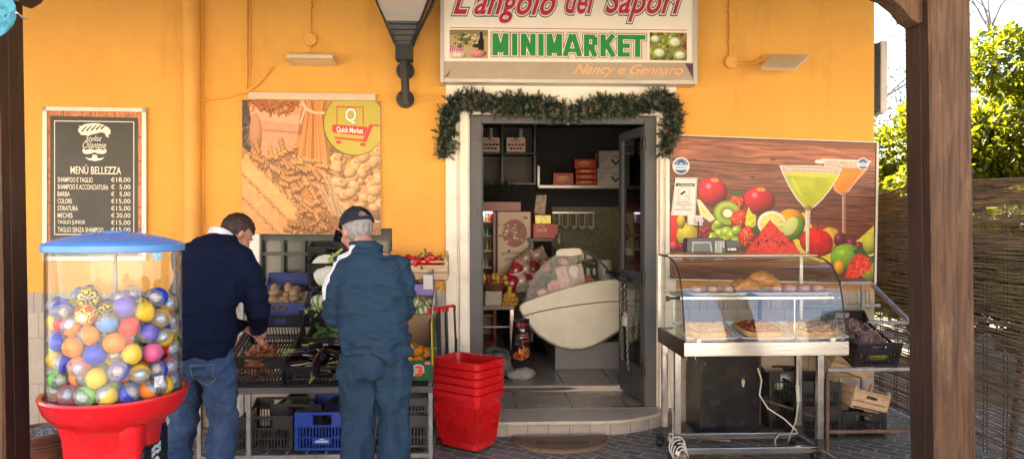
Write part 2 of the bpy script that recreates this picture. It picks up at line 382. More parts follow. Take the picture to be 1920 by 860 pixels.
# ================================================================ the setting
def paver_mat():
    m = bpy.data.materials.new('basalt_pavers'); m.use_nodes = True; n = m.node_tree.nodes; l = m.node_tree.links; b = n['Principled BSDF']
    tc = n.new('ShaderNodeTexCoord'); nz = n.new('ShaderNodeTexNoise'); nz.inputs['Scale'].default_value = 1.3; nz.inputs['Detail'].default_value = 3
    l.new(tc.outputs['Object'], nz.inputs[0]); sc = n.new('ShaderNodeVectorMath'); sc.operation = 'MULTIPLY_ADD'
    l.new(nz.outputs['Color'], sc.inputs[0]); sc.inputs[1].default_value = (.32, .32, 0); l.new(tc.outputs['Object'], sc.inputs[2])
    mp = n.new('ShaderNodeMapping'); mp.inputs['Rotation'].default_value = (0, 0, R(38)); l.new(sc.outputs[0], mp.inputs[0])
    br = n.new('ShaderNodeTexBrick'); l.new(mp.outputs[0], br.inputs[0]); br.inputs['Scale'].default_value = 1
    br.inputs['Brick Width'].default_value = .17; br.inputs['Row Height'].default_value = .085; br.inputs['Mortar Size'].default_value = .0075
    br.inputs['Mortar Smooth'].default_value = .6; br.inputs['Bias'].default_value = -.2
    br.inputs['Color1'].default_value = (.13, .12, .105, 1); br.inputs['Color2'].default_value = (.235, .22, .195, 1); br.inputs['Mortar'].default_value = (.44, .41, .37, 1)
    n2 = n.new('ShaderNodeTexNoise'); n2.inputs['Scale'].default_value = 5; n2.inputs['Detail'].default_value = 10; n2.inputs['Roughness'].default_value = .8
    l.new(tc.outputs['Object'], n2.inputs[0]); mr = n.new('ShaderNodeMapRange'); mr.inputs[1].default_value = .45; mr.inputs[2].default_value = .75; mr.inputs[4].default_value = .55
    l.new(n2.outputs[0], mr.inputs[0]); mx = n.new('ShaderNodeMix'); mx.data_type = 'RGBA'; l.new(mr.outputs[0], mx.inputs[0]); l.new(br.outputs[0], mx.inputs[6]); mx.inputs[7].default_value = (.23, .215, .205, 1)
    l.new(mx.outputs[2], b.inputs['Base Color']); b.inputs['Roughness'].default_value = .78
    n3 = n.new('ShaderNodeTexNoise'); n3.inputs['Scale'].default_value = 40; n3.inputs['Detail'].default_value = 6; l.new(tc.outputs['Object'], n3.inputs[0])
    ad = n.new('ShaderNodeMath'); ad.operation = 'MULTIPLY_ADD'; l.new(br.outputs['Fac'], ad.inputs[0]); ad.inputs[1].default_value = -.7; l.new(n3.outputs[0], ad.inputs[2])
    bp = n.new('ShaderNodeBump'); bp.inputs['Strength'].default_value = .7; bp.inputs['Distance'].default_value = .008; l.new(ad.outputs[0], bp.inputs['Height']); l.new(bp.outputs[0], b.inputs['Normal'])
    return m
def tile_mat(name, c1, c2, mort, bw, rh, rough=.45, ms=.004, offs=0.0, axes='xz', bump=.3, rot=0, varn=.25):
    m = bpy.data.materials.new(name); m.use_nodes = True; n = m.node_tree.nodes; l = m.node_tree.links; b = n['Principled BSDF']
    g = n.new('ShaderNodeNewGeometry'); sp = n.new('ShaderNodeSeparateXYZ'); l.new(g.outputs['Position'], sp.inputs[0]); cb = n.new('ShaderNodeCombineXYZ')
    l.new(sp.outputs[0], cb.inputs[0]); l.new(sp.outputs[2 if axes == 'xz' else 1], cb.inputs[1])
    mp = n.new('ShaderNodeMapping'); mp.inputs['Rotation'].default_value = (0, 0, rot); mp.inputs['Location'].default_value = (offs, 0, 0); l.new(cb.outputs[0], mp.inputs[0])
    br = n.new('ShaderNodeTexBrick'); br.offset = .5 if axes == 'xz' else 0.0; l.new(mp.outputs[0], br.inputs[0]); br.inputs['Scale'].default_value = 1
    br.inputs['Brick Width'].default_value = bw; br.inputs['Row Height'].default_value = rh; br.inputs['Mortar Size'].default_value = ms; br.inputs['Mortar Smooth'].default_value = .2
    br.inputs['Color1'].default_value = c1+(1,); br.inputs['Color2'].default_value = c2+(1,); br.inputs['Mortar'].default_value = mort+(1,)
    ns = n.new('ShaderNodeTexNoise'); ns.inputs['Scale'].default_value = 7; ns.inputs['Detail'].default_value = 9; ns.inputs['Roughness'].default_value = .7; l.new(g.outputs['Position'], ns.inputs[0])
    mr = n.new('ShaderNodeMapRange'); mr.inputs[3].default_value = 1-varn; mr.inputs[4].default_value = 1+varn; l.new(ns.outputs[0], mr.inputs[0])
    v = n.new('ShaderNodeVectorMath'); v.operation = 'SCALE'; l.new(br.outputs[0], v.inputs[0]); l.new(mr.outputs[0], v.inputs[3]); l.new(v.outputs[0], b.inputs['Base Color'])
    r2 = n.new('ShaderNodeMapRange'); r2.inputs[3].default_value = rough-.12; r2.inputs[4].default_value = rough+.15; l.new(ns.outputs[0], r2.inputs[0]); l.new(r2.outputs[0], b.inputs['Roughness'])
    bp = n.new('ShaderNodeBump'); bp.inputs['Strength'].default_value = bump; bp.inputs['Distance'].default_value = .004; bp.invert = True; l.new(br.outputs['Fac'], bp.inputs['Height']); l.new(bp.outputs[0], b.inputs['Normal'])
    return m
def sheet(name, x0, x1, y0, y1, z, m, nx=1, ny=1):
    mb = MB(); mb.add([(x0, y0, z), (x1, y0, z), (x1, y1, z), (x0, y1, z)], [(0, 1, 2, 3)])
    o = mb.build(name, m); o['kind'] = 'structure'; return o
GROUND = mat('dry_ground', (.20, .165, .12), .9, var=.3, scale=1.5, bump=.5, bscale=20, dirt=(.07, .08, .03), dirt_amt=.8, dirt_scale=.7)
sheet('ground', -150, 150, -150, 150, -.012, GROUND)
sheet('pavement', -14, 14, -7.2, .3, 0.0, paver_mat())
sheet('plaza', -60, 60, -70, -7.2, -.004, mat('pale_bounce_paving', (.62, .54, .43), .8, var=.12, scale=.8))  # unseen paving, added pale to bounce sunlight onto the shaded shop front

# ---- the shop building
XR = XA(1638); XD0 = XA(878); XD1 = XA(1235); ZD = ZA(217, 0, 1050); XW0 = XA(463); XW1 = XA(735); ZW1 = ZA(428, 0, 600); ZW0 = .98
FL = .12; FL2 = .165
shop = thing('shop_building', 'orange plastered shop with a tiled grey base and an open glazed doorway', 'building', (0, 0, 0))
w = MB()
ZT = 4.7
for x0, x1, z0, z1 in ((-9, XW0, 0, ZT), (XW0, XW1, 0, ZW0), (XW0, XW1, ZW1, ZT), (XW1, XD0, 0, ZT), (XD0, XD1, ZD, ZT), (XD1, XR, 0, ZT)):
    w.bb(x0, x1, 0, .26, z0, z1)
w.bb(XR-.26, XR, .262, 7, 0, ZT); w.bb(-9, -8.74, .262, 7, 0, ZT); w.bb(-8.74, XR-.26, 6.74, 7, 0, ZT)
w.build('wall', ORANGE, shop)
MB().bb(-9.2, XR+.15, -.1, 7.2, ZT, ZT+.25).build('roof', mat('roof_concrete', (.3, .28, .26), .9), shop)
# tiled base: ridged border above large tiles
DADO = tile_mat('grey_wall_tiles', (.44, .385, .31), (.49, .43, .35), (.24, .2, .17), .40, .36, .5, .003, .1, varn=.36)
RIDGE = mat('ridged_grey_tiles', (.40, .355, .30), .5, var=.12, scale=5)
ztop = ZA(548, 0, 70); zrid = ZA(586, 0, 70)
dd = MB(); rd = MB()
segs = ((-9, XA(836)), (XA(1266), XR))
for x0, x1 in segs:
    dd.bb(x0, x1, -.014, -.001, 0, zrid)
    x = x0; k = 0
    while x < x1-.005:
        big = (k % 7 == 6); wd = .005 if big else .030
        rd.bb(x, min(x+wd, x1), (-.011 if big else -.018-.003*(k % 2)), -.001, zrid+.002, ztop); x += wd+.002; k += 1
    rd.build('tile_border', RIDGE, shop); rd = MB()
dd.build('base_tiles', DADO, shop)
# downpipe on the wall, slim moulding beside it
dp = MB(); xp = XA(366); dp.cyl((xp, -.055, 0), (xp, -.055, ZT), .066, n=20)
for z in (1.15, 2.75, 4.2): dp.cyl((xp, -.055, z), (xp, -.055, z+.03), .072, n=20)
dp.build('downpipe', ORPIPE, shop, smooth=True)
MB().bb(XA(379), XA(384.5), -.02, -.001, ztop, ZT).build('wall_trim', ORANGE, shop, bevel=.004)
# door surround, mouldings in white
ds = MB()
for a, b, yy in ((836, 857, -.034), (857, 862, -.012), (862, 878.5, -.045)):
    ds.bb(XA(a), XA(b), yy, .0 if yy == -.034 else .002, FL, ZA(160, 0, 850) if a == 836 else ZA(206, 0, 850))
for a, b, yy in ((1246, 1266, -.034), (1241, 1246, -.012), (1235, 1241, -.045)):
    ds.bb(XA(a), XA(b), yy, .0 if yy == -.034 else .002, FL, ZA(160, 0, 1250) if a == 1246 else ZA(206, 0, 1250))
ds.bb(XA(857), XA(1246), -.034, 0, ZA(197, 0, 1050), ZA(160, 0, 1050)); ds.bb(XA(862), XA(1241), -.046, .002, ZA(217, 0, 1050), ZA(198, 0, 1050))
ds.bb(XD0-.001, XD0+.012, 0.003, .25, FL, ZD); ds.bb(XD1-.012, XD1+.001, .003, .25, FL, ZD)
ds.build('door_surround', WHITE, shop, bevel=.006)
# grey aluminium door frame
fr = MB(); yf0, yf1 = .03, .10
fr.bb(XD0+.012, XA(903, .03), yf0, yf1, FL, ZD-.002); fr.bb(XA(1209, .03), XD1-.012, yf0, yf1, FL, ZD-.002); fr.bb(XA(903, .03), XA(1209, .03), yf0, yf1, ZA(232, .03, 1050), ZD-.002)
fr.bb(XA(899, .1), XA(906, .1), yf1, .15, FL, ZD-.01)
for py in (250, 392, 596):  fr.bb(XA(896, .02), XA(901, .02), .018, .03, ZA(py+14, 0), ZA(py, 0))
fr.build('door_frame', GREYFR, shop, bevel=.003)
# open door leaf with glass, handle, chain and padlock
H0 = P(1212, 430, .06); Fx = P(1165, 430, .62)
hz0 = FL+.02; hz1 = ZA(236, .06, 1200); DL = math.hypot(Fx.x-H0.x, Fx.y-H0.y); ang = math.atan2(Fx.y-H0.y, Fx.x-H0.x)
DM = Matrix.Translation((H0.x, H0.y, 0)) @ Matrix.Rotation(ang, 4, 'Z')
lf = MB(); st = .075
lf.bb(0, st, -.025, .025, hz0, hz1); lf.bb(DL-st, DL, -.025, .025, hz0, hz1); lf.bb(st, DL-st, -.025, .025, hz0, hz0+.28); lf.bb(st, DL-st, -.025, .025, hz1-st, hz1)
lf.bb(st, DL-st, -.025, .025, 1.14, 1.22); lf.xf(DM); leaf = lf.build('door', GREYFR, shop, bevel=.004)
g = MB(); g.bb(st, DL-st, -.004, .004, hz0+.28, 1.14); g.bb(st, DL-st, -.004, .004, 1.22, hz1-st); g.xf(DM)
g.build('door_glass', glass('dark_door_glass', (.55, .6, .58), 1.6), leaf)
hd = MB(); hd.tube([(DL*.42, .03, 1.13), (DL*.42, .15, 1.15), (DL*.62, .18, 1.20), (DL*.9, .16, 1.19), (DL*.93, .03, 1.17)], [.016, .018, .019, .018, .014], 10); hd.xf(DM)
hd.build('handle', mat('black_handle', (.02, .02, .02), .35), leaf, smooth=True)
hg = MB()
for z in (.42, 1.17, 2.28): hg.bb(-.03, .02, .022, .04, z-.05, z+.05); hg.cyl((-.032, .035, z-.055), (-.032, .035, z+.055), .012)
hg.xf(DM); hg.build('hinge', BLACKP, leaf, bevel=.002)
ch = MB(); chain_m = mat('steel_chain', (.20, .19, .17), .35, metal=.9)
def chain(mb, pts, L=.042, r=.0045, w=.012):
    pts = [Vector(p) for p in pts]; k = 0
    for a, b in zip(pts[:-1], pts[1:]):
        n_ = max(1, int((b-a).length/(L*.72)))
        for i in range(n_):
            c = a+(b-a)*((i+.5)/n_); d = (b-a).normalized(); s_ = Vector((1, 0, 0)) if k % 2 else Vector((0, 1, 0)); k += 1
            loop = [c+d*(math.cos(t)*L/2)+s_*(math.sin(t)*w) for t in [j*math.pi/4 for j in range(9)]]
            mb.tube(loop, r, 5)
chain(ch, [(DL*.50, .07, 1.16), (DL*.50, .07, .84)]); chain(ch, [(DL*.66, .08, 1.16), (DL*.66, .07, .82)]); chain(ch, [(DL*.47, .06, .8), (DL*.47, .05, .36)]); chain(ch, [(DL*.7, .06, .80), (DL*.72, .05, .42)])
ch.xf(DM); 
chain_o = thing('door_chain', 'steel chain with a square padlock hanging from the handle of the open glass door', 'chain', (H0.x-.2, H0.y+.3, .3))
ch.build('links', chain_m, chain_o, smooth=True)
pk = MB(); pk.bb(DL*.46, DL*.58, .06, .085, .74, .82, 0); pk.tube([(DL*.48, .07, .82), (DL*.48, .07, .85), (DL*.52, .07, .865), (DL*.56, .07, .85), (DL*.56, .07, .82)], .006, 6, 0); pk.xf(DM)
pk.build('padlock', mat('padlock_steel', (.7, .68, .6), .3, metal=.6), chain_o, bevel=.004)
st_ = MB(); st_.bb(DL*.3, DL*.75, -.0275, -.026, 1.75, 2.05, 0); st_.xf(DM)
# steps
stone = mat('marble_step', (.50, .46, .40), .4, var=.12, scale=9, dirt=(.2, .18, .16), dirt_amt=.5, dirt_scale=6, bump=.1)
FTILE = tile_mat('beige_floor_tiles', (.36, .32, .265), (.40, .355, .30), (.10, .09, .08), .46, .46, .22, .006, .18, 'xy', .4)
sheet_x0 = XA(890, 0)-.5
fr_pts = []
xl, xr = XA(846), XA(1262, -.02)
for i in range(25):
    t = i/24; x = xl+(xr-xl)*t; y = -.40+.36*max(0, (t-.62)/.38)**2.2+.03*max(0, (.1-t)/.1); fr_pts.append((x, y))
def slab(mb, pts, z0, z1, yb, inset=0, m=None):
    p = [(x, y+inset) for x, y in pts]; n = len(p); poly = p+[(p[-1][0], yb), (p[0][0], yb)]; k = len(poly)
    vs = [(x, y, z0) for x, y in poly]+[(x, y, z1) for x, y in poly]
    mb.add(vs, [tuple(range(k-1, -1, -1)), tuple(range(k, 2*k))]+[(i, (i+1) % k, (i+1) % k+k, i+k) for i in range(k)], m)
sb = MB(); slab(sb, fr_pts, 0, FL-.028, -.0145, .03); RISER = tile_mat('riser_tiles', (.34, .31, .27), (.42, .38, .32), (.15, .13, .12), .16, .30, .6, .003, .05, 'xz', .4, varn=.4)
step = thing('doorstep', 'low curved marble step with tiled riser in front of the doorway', 'doorstep', (0.3, -.2, 0))
sb.build('riser', RISER, step)
sb = MB(); slab(sb, fr_pts, FL-.027, FL, -.0145, 0); sb.build('tread', stone, step, bevel=.006)
fl = MB(); fl.bb(XD0+.001, XD1-.001, -.013, .58, 0, FL+.002); fl.build('threshold_floor', FTILE, shop)
fl = MB(); fl.bb(-3.2, XR-.262, .6, 6.7, 0, FL2); fl.build('shop_floor', FTILE, shop)
fl = MB(); fl.bb(-3.2, XR-.262, .581, .64, FL2+.001, FL2+.005); fl.bb(-3.2, XR-.262, .58, .5995, .05, FL2+.005); fl.build('inner_sill', stone, shop)
mt = MB(); mt.pxprism([(905, 731), (950, 726), (1060, 725), (1085, 728), (1060, 731), (920, 735)], .575, .579)
mt.build('rubber_strip', BLACKP, shop)
MB().bb(XA(1150, 0), XA(1207, 0), -.012, .02, FL+.003, FL+.008).build('floor_spring_cover', DARK, shop)
# interior room
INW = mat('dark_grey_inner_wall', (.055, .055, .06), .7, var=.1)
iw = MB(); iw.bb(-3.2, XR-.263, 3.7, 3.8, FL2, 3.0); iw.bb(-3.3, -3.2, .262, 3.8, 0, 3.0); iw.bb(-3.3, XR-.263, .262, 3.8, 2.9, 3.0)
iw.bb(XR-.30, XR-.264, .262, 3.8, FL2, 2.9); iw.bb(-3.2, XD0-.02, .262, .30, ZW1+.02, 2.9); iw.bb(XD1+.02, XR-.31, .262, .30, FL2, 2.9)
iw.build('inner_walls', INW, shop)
# window behind the customers: white jamb, dark frame with small panes and bars
wn = MB(); wn.bb(XW0, XA(487), -.012, .12, ZW0, ZW1); wf = wn.build('window', WHITE, shop, bevel=.004)
fw = MB(); x0 = XA(487.5, .05); x1 = XW1
for z0, z1 in ((ZW1-.10, ZW1), (ZA(478, .05), ZA(472, .05)), (ZW0, ZW0+.06)): fw.bb(x0, x1, .04, .08, z0, z1)
for px in (489, 530, 570, 610, 655, 700, 731): fw.bb(XA(px-2.5, .04), XA(px+2.5, .04), .036, .078, ZW0, ZW1)
fw.build('frame', mat('grey_window_frame', rgb(78, 84, 80), .6, dirt=rgb(50, 50, 50), dirt_amt=.5), wf)
MB().bb(x0, x1, .085, .09, ZW0, ZW1).build('pane', mat('dusty_window_glass', rgb(50, 60, 54), .25, var=.35, scale=4, spec=.8), wf)
# side air conditioner
ac = thing('air_conditioner', 'white air conditioning unit with dark grille on the side wall', 'air conditioner', (XR+.2, .5, 2.5))
z0, z1 = ZA(212, .42, 1650), ZA(76, .42, 1650); xa1 = XA(1664, .42)
MB().bb(XA(1650.5, .42), xa1, .42, 1.2, z0, z1).build('casing', mat('ac_white', rgb(214, 214, 212), .4, dirt=rgb(150, 150, 150), dirt_amt=.3), ac, bevel=.012)
gb = MB(); gb.bb(XR+.004, XA(1650, .42), .44, 1.2, z0+.02, z1-.02)
for i in range(22): gb.bb(XR+.004, XA(1650, .42), .425, .44, z0+.02+i*.026, z0+.03+i*.026)
gb.build('grille', mat('ac_grille', (.03, .035, .04), .5), ac)
bk = MB(); bk.bb(XR+.001, XR+.30, .5, .54, z0-.05, z0-.02); bk.bb(XR+.001, XR+.30, 1.1, 1.14, z0-.05, z0-.02); bk.bb(XR+.001, XR+.25, .42, 1.14, z0-.10, z0-.08)
bk.build('bracket', WHITE, ac)

# ---- wooden portico: posts, braces, beams, sloping roof
def wood_mat(name, c1, c2, rough=.6, scale=1.0, wear=.0, axis=2, wearcol=(.55, .42, .33)):
    if name in MATS: return MATS[name]
    m = bpy.data.materials.new(name); m.use_nodes = True; MATS[name] = m; n = m.node_tree.nodes; l = m.node_tree.links; b = n['Principled BSDF']
    tc = n.new('ShaderNodeTexCoord'); mp = n.new('ShaderNodeMapping'); s_ = [26*scale]*3; s_[axis] = 1.3*scale; mp.inputs['Scale'].default_value = s_; l.new(tc.outputs['Object'], mp.inputs[0])
    ns = n.new('ShaderNodeTexNoise'); ns.inputs['Scale'].default_value = 2.2; ns.inputs['Detail'].default_value = 9; ns.inputs['Roughness'].default_value = .62; ns.inputs['Distortion'].default_value = .6; l.new(mp.outputs[0], ns.inputs[0])
    cr = n.new('ShaderNodeValToRGB'); e = cr.color_ramp.elements; e[0].position = .38; e[1].position = .60; e[0].color = c1+(1,); e[1].color = c2+(1,); l.new(ns.outputs[0], cr.inputs[0])
    out = cr.outputs[0]
    if wear:
        mp2 = n.new('ShaderNodeMapping'); s2 = [9.0]*3; s2[axis] = 2.2; mp2.inputs['Scale'].default_value = s2; l.new(tc.outputs['Object'], mp2.inputs[0])
        n2 = n.new('ShaderNodeTexNoise'); n2.inputs['Scale'].default_value = 1.4; n2.inputs['Detail'].default_value = 12; n2.inputs['Roughness'].default_value = .8; l.new(mp2.outputs[0], n2.inputs[0])
        mr = n.new('ShaderNodeMapRange'); mr.inputs[1].default_value = .56; mr.inputs[2].default_value = .68; mr.inputs[4].default_value = wear; l.new(n2.outputs[0], mr.inputs[0])
        mx = n.new('ShaderNodeMix'); mx.data_type = 'RGBA'; l.new(mr.outputs[0], mx.inputs[0]); l.new(out, mx.inputs[6]); mx.inputs[7].default_value = wearcol+(1,); out = mx.outputs[2]
    l.new(out, b.inputs['Base Color']); b.inputs['Roughness'].default_value = rough
    bp = n.new('ShaderNodeBump'); bp.inputs['Strength'].default_value = .35; bp.inputs['Distance'].default_value = .006; l.new(ns.outputs[0], bp.inputs['Height']); l.new(bp.outputs[0], b.inputs['Normal'])
    return m
WDARK = wood_mat('dark_brown_timber', (.022, .009, .006), (.05, .02, .013), .5, wear=.35, wearcol=(.11, .06, .04))
WPOST = wood_mat('weathered_brown_timber', (.050, .023, .010), (.112, .056, .027), .8, wear=.75, wearcol=(.21, .135, .082)); add_layer(WPOST, (.022, .012, .008), .8, 5, (1, 1, .10), .62, .68); add_layer(WPOST, (.02, .012, .01), .9, 3.2, (1, 1, .6), .70, .73)
port = thing('wooden_portico', 'brown timber portico with two square posts and curved braces before the shop', 'portico', (0, -2.6, 0))
def post(px_l, px_r, mats_, lean=0.0):
    """square post whose front face spans px_l..px_r at depth Y"""
    mb = MB(); Y0 = -2.66; x0 = XA(px_l, Y0); x1 = XA(px_r, Y0); a = x1-x0
    N = 12
    for i in range(1):
        vs = []
        for z in (0, 2.9):
            dx = -lean*(z-1.3)
            vs += [(x0+dx, Y0, z), (x1+dx, Y0, z), (x1+dx, Y0+a, z), (x0+dx, Y0+a, z)]
        mb.add(vs, [(3, 2, 1, 0), (4, 5, 6, 7), (2, 3, 7, 6)], 0); mb.add(vs, [(0, 1, 5, 4), (1, 2, 6, 5)], 0); mb.add(vs, [(3, 0, 4, 7)], 0)
    # shrinkage groove on the inner side face
    return mb, x0, x1, a
mb, rx0, rx1, ra = post(1749, 1828, None, .0)
PM = MB(); N = 40
def wavy_post(x0, x1, Y0, a, seed, side, lean=0.0):
    """post as a loft with slightly wandering worn edges; inner side face carries a shrinkage groove"""
    rs = np.random.RandomState(seed); mb = MB(); rings = []
    for i in range(61):
        z = 2.92*i/60; w_ = lambda k: .0022*mnoise.noise(Vector((k*3.1, z*5, seed)))+.002*mnoise.noise(Vector((k*7.7, z*17, seed)))
        dx = lean*(z-1.4); g = .35*a
        c = .010
        pts = [(x0+c+w_(0), Y0), (x1-c+w_(1), Y0), (x1+w_(2), Y0+c), (x1, Y0+g), (x1-(.008 if side > 0 else 0), Y0+g+.003), (x1, Y0+g+.006), (x1, Y0+a-c), (x1-c, Y0+a), (x0+c, Y0+a), (x0, Y0+a-c),
               (x0, Y0+g+.006), (x0+(.008 if side < 0 else 0), Y0+g+.003), (x0, Y0+g), (x0+w_(3), Y0+c)]
        rings.append([(px+dx, py, z) for px, py in pts])
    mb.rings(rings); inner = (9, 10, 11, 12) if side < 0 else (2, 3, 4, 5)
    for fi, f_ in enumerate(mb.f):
        if len(f_) == 4 and (min(k_ % 14 for k_ in f_) in inner): mb.m[fi] = 1  # inner side face gets the darker timber colour
    return mb
Yp = -2.66
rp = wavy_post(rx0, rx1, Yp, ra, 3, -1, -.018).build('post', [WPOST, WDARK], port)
lx1 = XA(3, Yp); la = ra*.93
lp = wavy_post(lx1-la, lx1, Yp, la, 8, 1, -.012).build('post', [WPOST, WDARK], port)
bm = MB(); bm.bb(-9, 9, Yp-.01, Yp+ra+.01, 2.92, 3.14); bm.build('beam', WDARK, port, bevel=.01)
def brace(xp, zp, sgn, name='brace'):
    """curved knee brace from a post up to the beam"""
    out = []; n = 16
    for i in range(n+1):
        t = i/n; out.append((xp+sgn*.62*t, zp+.02+(2.93-zp)*(t**.8)*(1-.18*math.sin(math.pi*t))-.03*math.sin(2*math.pi*t)))
    up = [(xp+sgn*.62, 2.93), (xp, 2.93)]
    # lower edge profile with an ogee nose
    prof = [(xp, zp+.06), (xp+sgn*.02, zp+.01), (xp+sgn*.05, zp-.0), (xp+sgn*.09, zp+.025), (xp+sgn*.13, zp+.075), (xp+sgn*.19, zp+.12), (xp+sgn*.27, zp+.15), (xp+sgn*.36, zp+.19), (xp+sgn*.46, zp+.27), (xp+sgn*.52, 2.93)]+[(xp, 2.93)]
    mb = MB(); mb.prism(prof, Yp+.05, Yp+ra-.04); return mb.build(name, WPOST if sgn < 0 else WDARK, port, bevel=.006)
brace(rx0+.012, ZA(38, Yp, 1700), -1); brace(lx1-.012, ZA(-2, Yp, 40), 1)
rf = MB(); rf.add([(-9, -3.2, 3.02), (9, -3.2, 3.02), (9, -.001, 4.35), (-9, -.001, 4.35), (-9, -3.2, 3.10), (9, -3.2, 3.10), (9, -.001, 4.43), (-9, -.001, 4.43)],
                  [(3, 2, 1, 0), (4, 5, 6, 7), (0, 1, 5, 4), (1, 2, 6, 5), (2, 3, 7, 6), (3, 0, 4, 7)]); rf.build('roof_boards', wood_mat('roof_boards', (.42, .30, .20), (.58, .45, .32), .6), port)
for x in np.arange(-8.5, 8.6, .85):
    r_ = MB(); r_.bar((x, -3.15, 2.985), (x, -.01, 4.29), .09, .12); r_.build('rafter', WDARK, port)

# ---- houses across the plaza (behind the camera; seen mirrored in the display case)
hs = thing('plaza_house', 'long pale peach house with shuttered windows across the plaza', 'building', (0, -24, 0))
hw = MB(); hw.bb(-26, 26, -26, -24, 0, 8.0); hw.build('wall', mat('peach_plaster', (.68, .52, .38), .9, var=.06, scale=.4), hs)
for i in range(11):
    for j in range(2):
        x = -23.5+i*4.6; z = 1.2+3.6*j
        ww = MB(); ww.bb(x, x+1.1, -24.0, -23.96, z, z+1.7); ww.build('window', mat('green_shutters', (.05, .09, .06), .5), hs)

# ---- trees and bushes beyond the fence
def leafmat(name, c, t):
    m = bpy.data.materials.new(name); m.use_nodes = True; n = m.node_tree.nodes; l = m.node_tree.links; n.remove(n['Principled BSDF'])
    at = n.new('ShaderNodeAttribute'); at.attribute_name = 'tone'
    cr = n.new('ShaderNodeValToRGB'); e = cr.color_ramp.elements; e[0].color = c[0]+(1,); e[1].color = c[1]+(1,); l.new(at.outputs['Fac'], cr.inputs[0])
    d = n.new('ShaderNodeBsdfPrincipled'); d.inputs['Roughness'].default_value = .38; l.new(cr.outputs[0], d.inputs['Base Color'])
    cr2 = n.new('ShaderNodeValToRGB'); e = cr2.color_ramp.elements; e[0].color = t[0]+(1,); e[1].color = t[1]+(1,); l.new(at.outputs['Fac'], cr2.inputs[0])
    tr = n.new('ShaderNodeBsdfTranslucent'); l.new(cr2.outputs[0], tr.inputs[0])
    mx = n.new('ShaderNodeMixShader'); mx.inputs[0].default_value = .48; l.new(d.outputs[0], mx.inputs[1]); l.new(tr.outputs[0], mx.inputs[2]); l.new(mx.outputs[0], n['Material Output'].inputs[0]); return m
LEAF = leafmat('evergreen_leaves', ((.045, .075, .008), (.13, .155, .015)), ((.10, .15, .008), (.62, .56, .02)))
LEAF2 = leafmat('dusty_leaves', ((.09, .11, .06), (.16, .17, .10)), ((.10, .12, .05), (.2, .2, .1)))
BARK = mat('tree_bark', (.12, .085, .06), .9, var=.4, scale=9, bump=.6, bscale=25)
def crown(name, root, clumps, n, L, m, seed, droop=.2):
    rs = np.random.RandomState(seed); C_ = np.array([c[:3] for c in clumps]); Rr = np.array([c[3] for c in clumps]); pr = Rr**2/np.sum(Rr**2)
    k = rs.choice(len(clumps), n, p=pr); d = rs.randn(n, 3); d /= np.linalg.norm(d, axis=1)[:, None]; rad = rs.uniform(.35, 1.12, n)**.6
    c = C_[k]+d*rad[:, None]*Rr[k][:, None]*np.array([1, 1, .85])
    ax = d*.5+rs.randn(n, 3)*.6; ax[:, 2] -= droop; ax /= np.linalg.norm(ax, axis=1)[:, None]
    up = rs.randn(n, 3)*.5; up[:, 2] += 1; sd = np.cross(ax, up); sd /= np.linalg.norm(sd, axis=1)[:, None]; nm = np.cross(sd, ax)
    LL = L*rs.uniform(.6, 1.3, n)[:, None]; wd = LL*.26
    V = np.stack([c-ax*LL/2, c+sd*wd+nm*LL*.06, c+ax*LL/2-nm*LL*.10, c-sd*wd+nm*LL*.06], 1).reshape(-1, 3)
    F = np.arange(4*n).reshape(n, 4); F = np.concatenate([F[:, [0, 1, 2]], F[:, [0, 2, 3]]])
    o = fastmesh(name, V, F, m, root); tn = rs.beta(1.6, 1.6, len(clumps))[k]*.6+rs.rand(n)*.4
    a = o.data.attributes.new('tone', 'FLOAT', 'POINT'); a.data.foreach_set('value', np.repeat(tn, 4).astype(np.float32)); return o
def branch(mb, p, d, L, r, dep, rs, tips, spread=.6):
    pts = [p]; q = p.copy(); dd = d.copy()
    for i in range(4): dd = (dd+Vector(rs.randn(3)*.14)+Vector((0, 0, .04))).normalized(); q = q+dd*L/4; pts.append(q.copy())
    mb.tube(pts, [r, r*.9, r*.8, r*.72, r*.62], 6 if r > .02 else 4)
    if dep == 0: tips.append(q); return
    for i in range(3):
        nd = (dd+Vector(rs.randn(3))*spread); nd.normalize(); branch(mb, pts[2+i % 3].copy() if i else q.copy(), nd, L*.72, r*.58, dep-1, rs, tips, spread)
def tree(name, label, x, y, top, rad, nleaf, L, m, seed, cat='tree', low=.35, flat=1.0, trunk_r=.10):
    rs = np.random.RandomState(seed); root = thing(name, label, cat, (x, y, 0), group='trees beyond the reed fence')
    mb = MB(); tips = []; branch(mb, Vector((x, y, -.05)), Vector((0, 0, 1)), top*.34, trunk_r*.8, 3, rs, tips, .38); mb.build('trunk', BARK, root, smooth=True)
    cl = []; zc = (top+low)/2; hz = (top-low)/2
    for i in range(int(46*flat)):
        d = rs.randn(3); d /= np.linalg.norm(d); q = rs.uniform(.25, 1)**.5; cr_ = rs.uniform(.16, .34)*rad
        cl.append((x+d[0]*q*(rad-cr_*.6), y+d[1]*q*(rad-cr_*.6), zc+d[2]*q*(hz-cr_*.6), cr_))
    crown('crown', root, cl, nleaf, L, m, seed+1); return root
tree('evergreen_tree', 'tall bright yellow green evergreen tree right of the brown post', 7.3, 1.7, 4.6, 2.0, 70000, .105, LEAF, 11)
tree('evergreen_tree', 'rounded yellow green tree behind the fence, seen between wall and post', 5.5, 2.9, 3.2, 1.35, 34000, .10, LEAF, 21, trunk_r=.07)
tree('evergreen_tree', 'tall green tree at the right edge of the view behind the fence', 8.3, .4, 5.3, 1.7, 42000, .105, LEAF, 31)
tree('evergreen_bush', 'low dense green bush close behind the reed fence', 5.4, .9, 2.2, 1.0, 18000, .09, LEAF, 41, cat='bush', low=.2, trunk_r=.05)
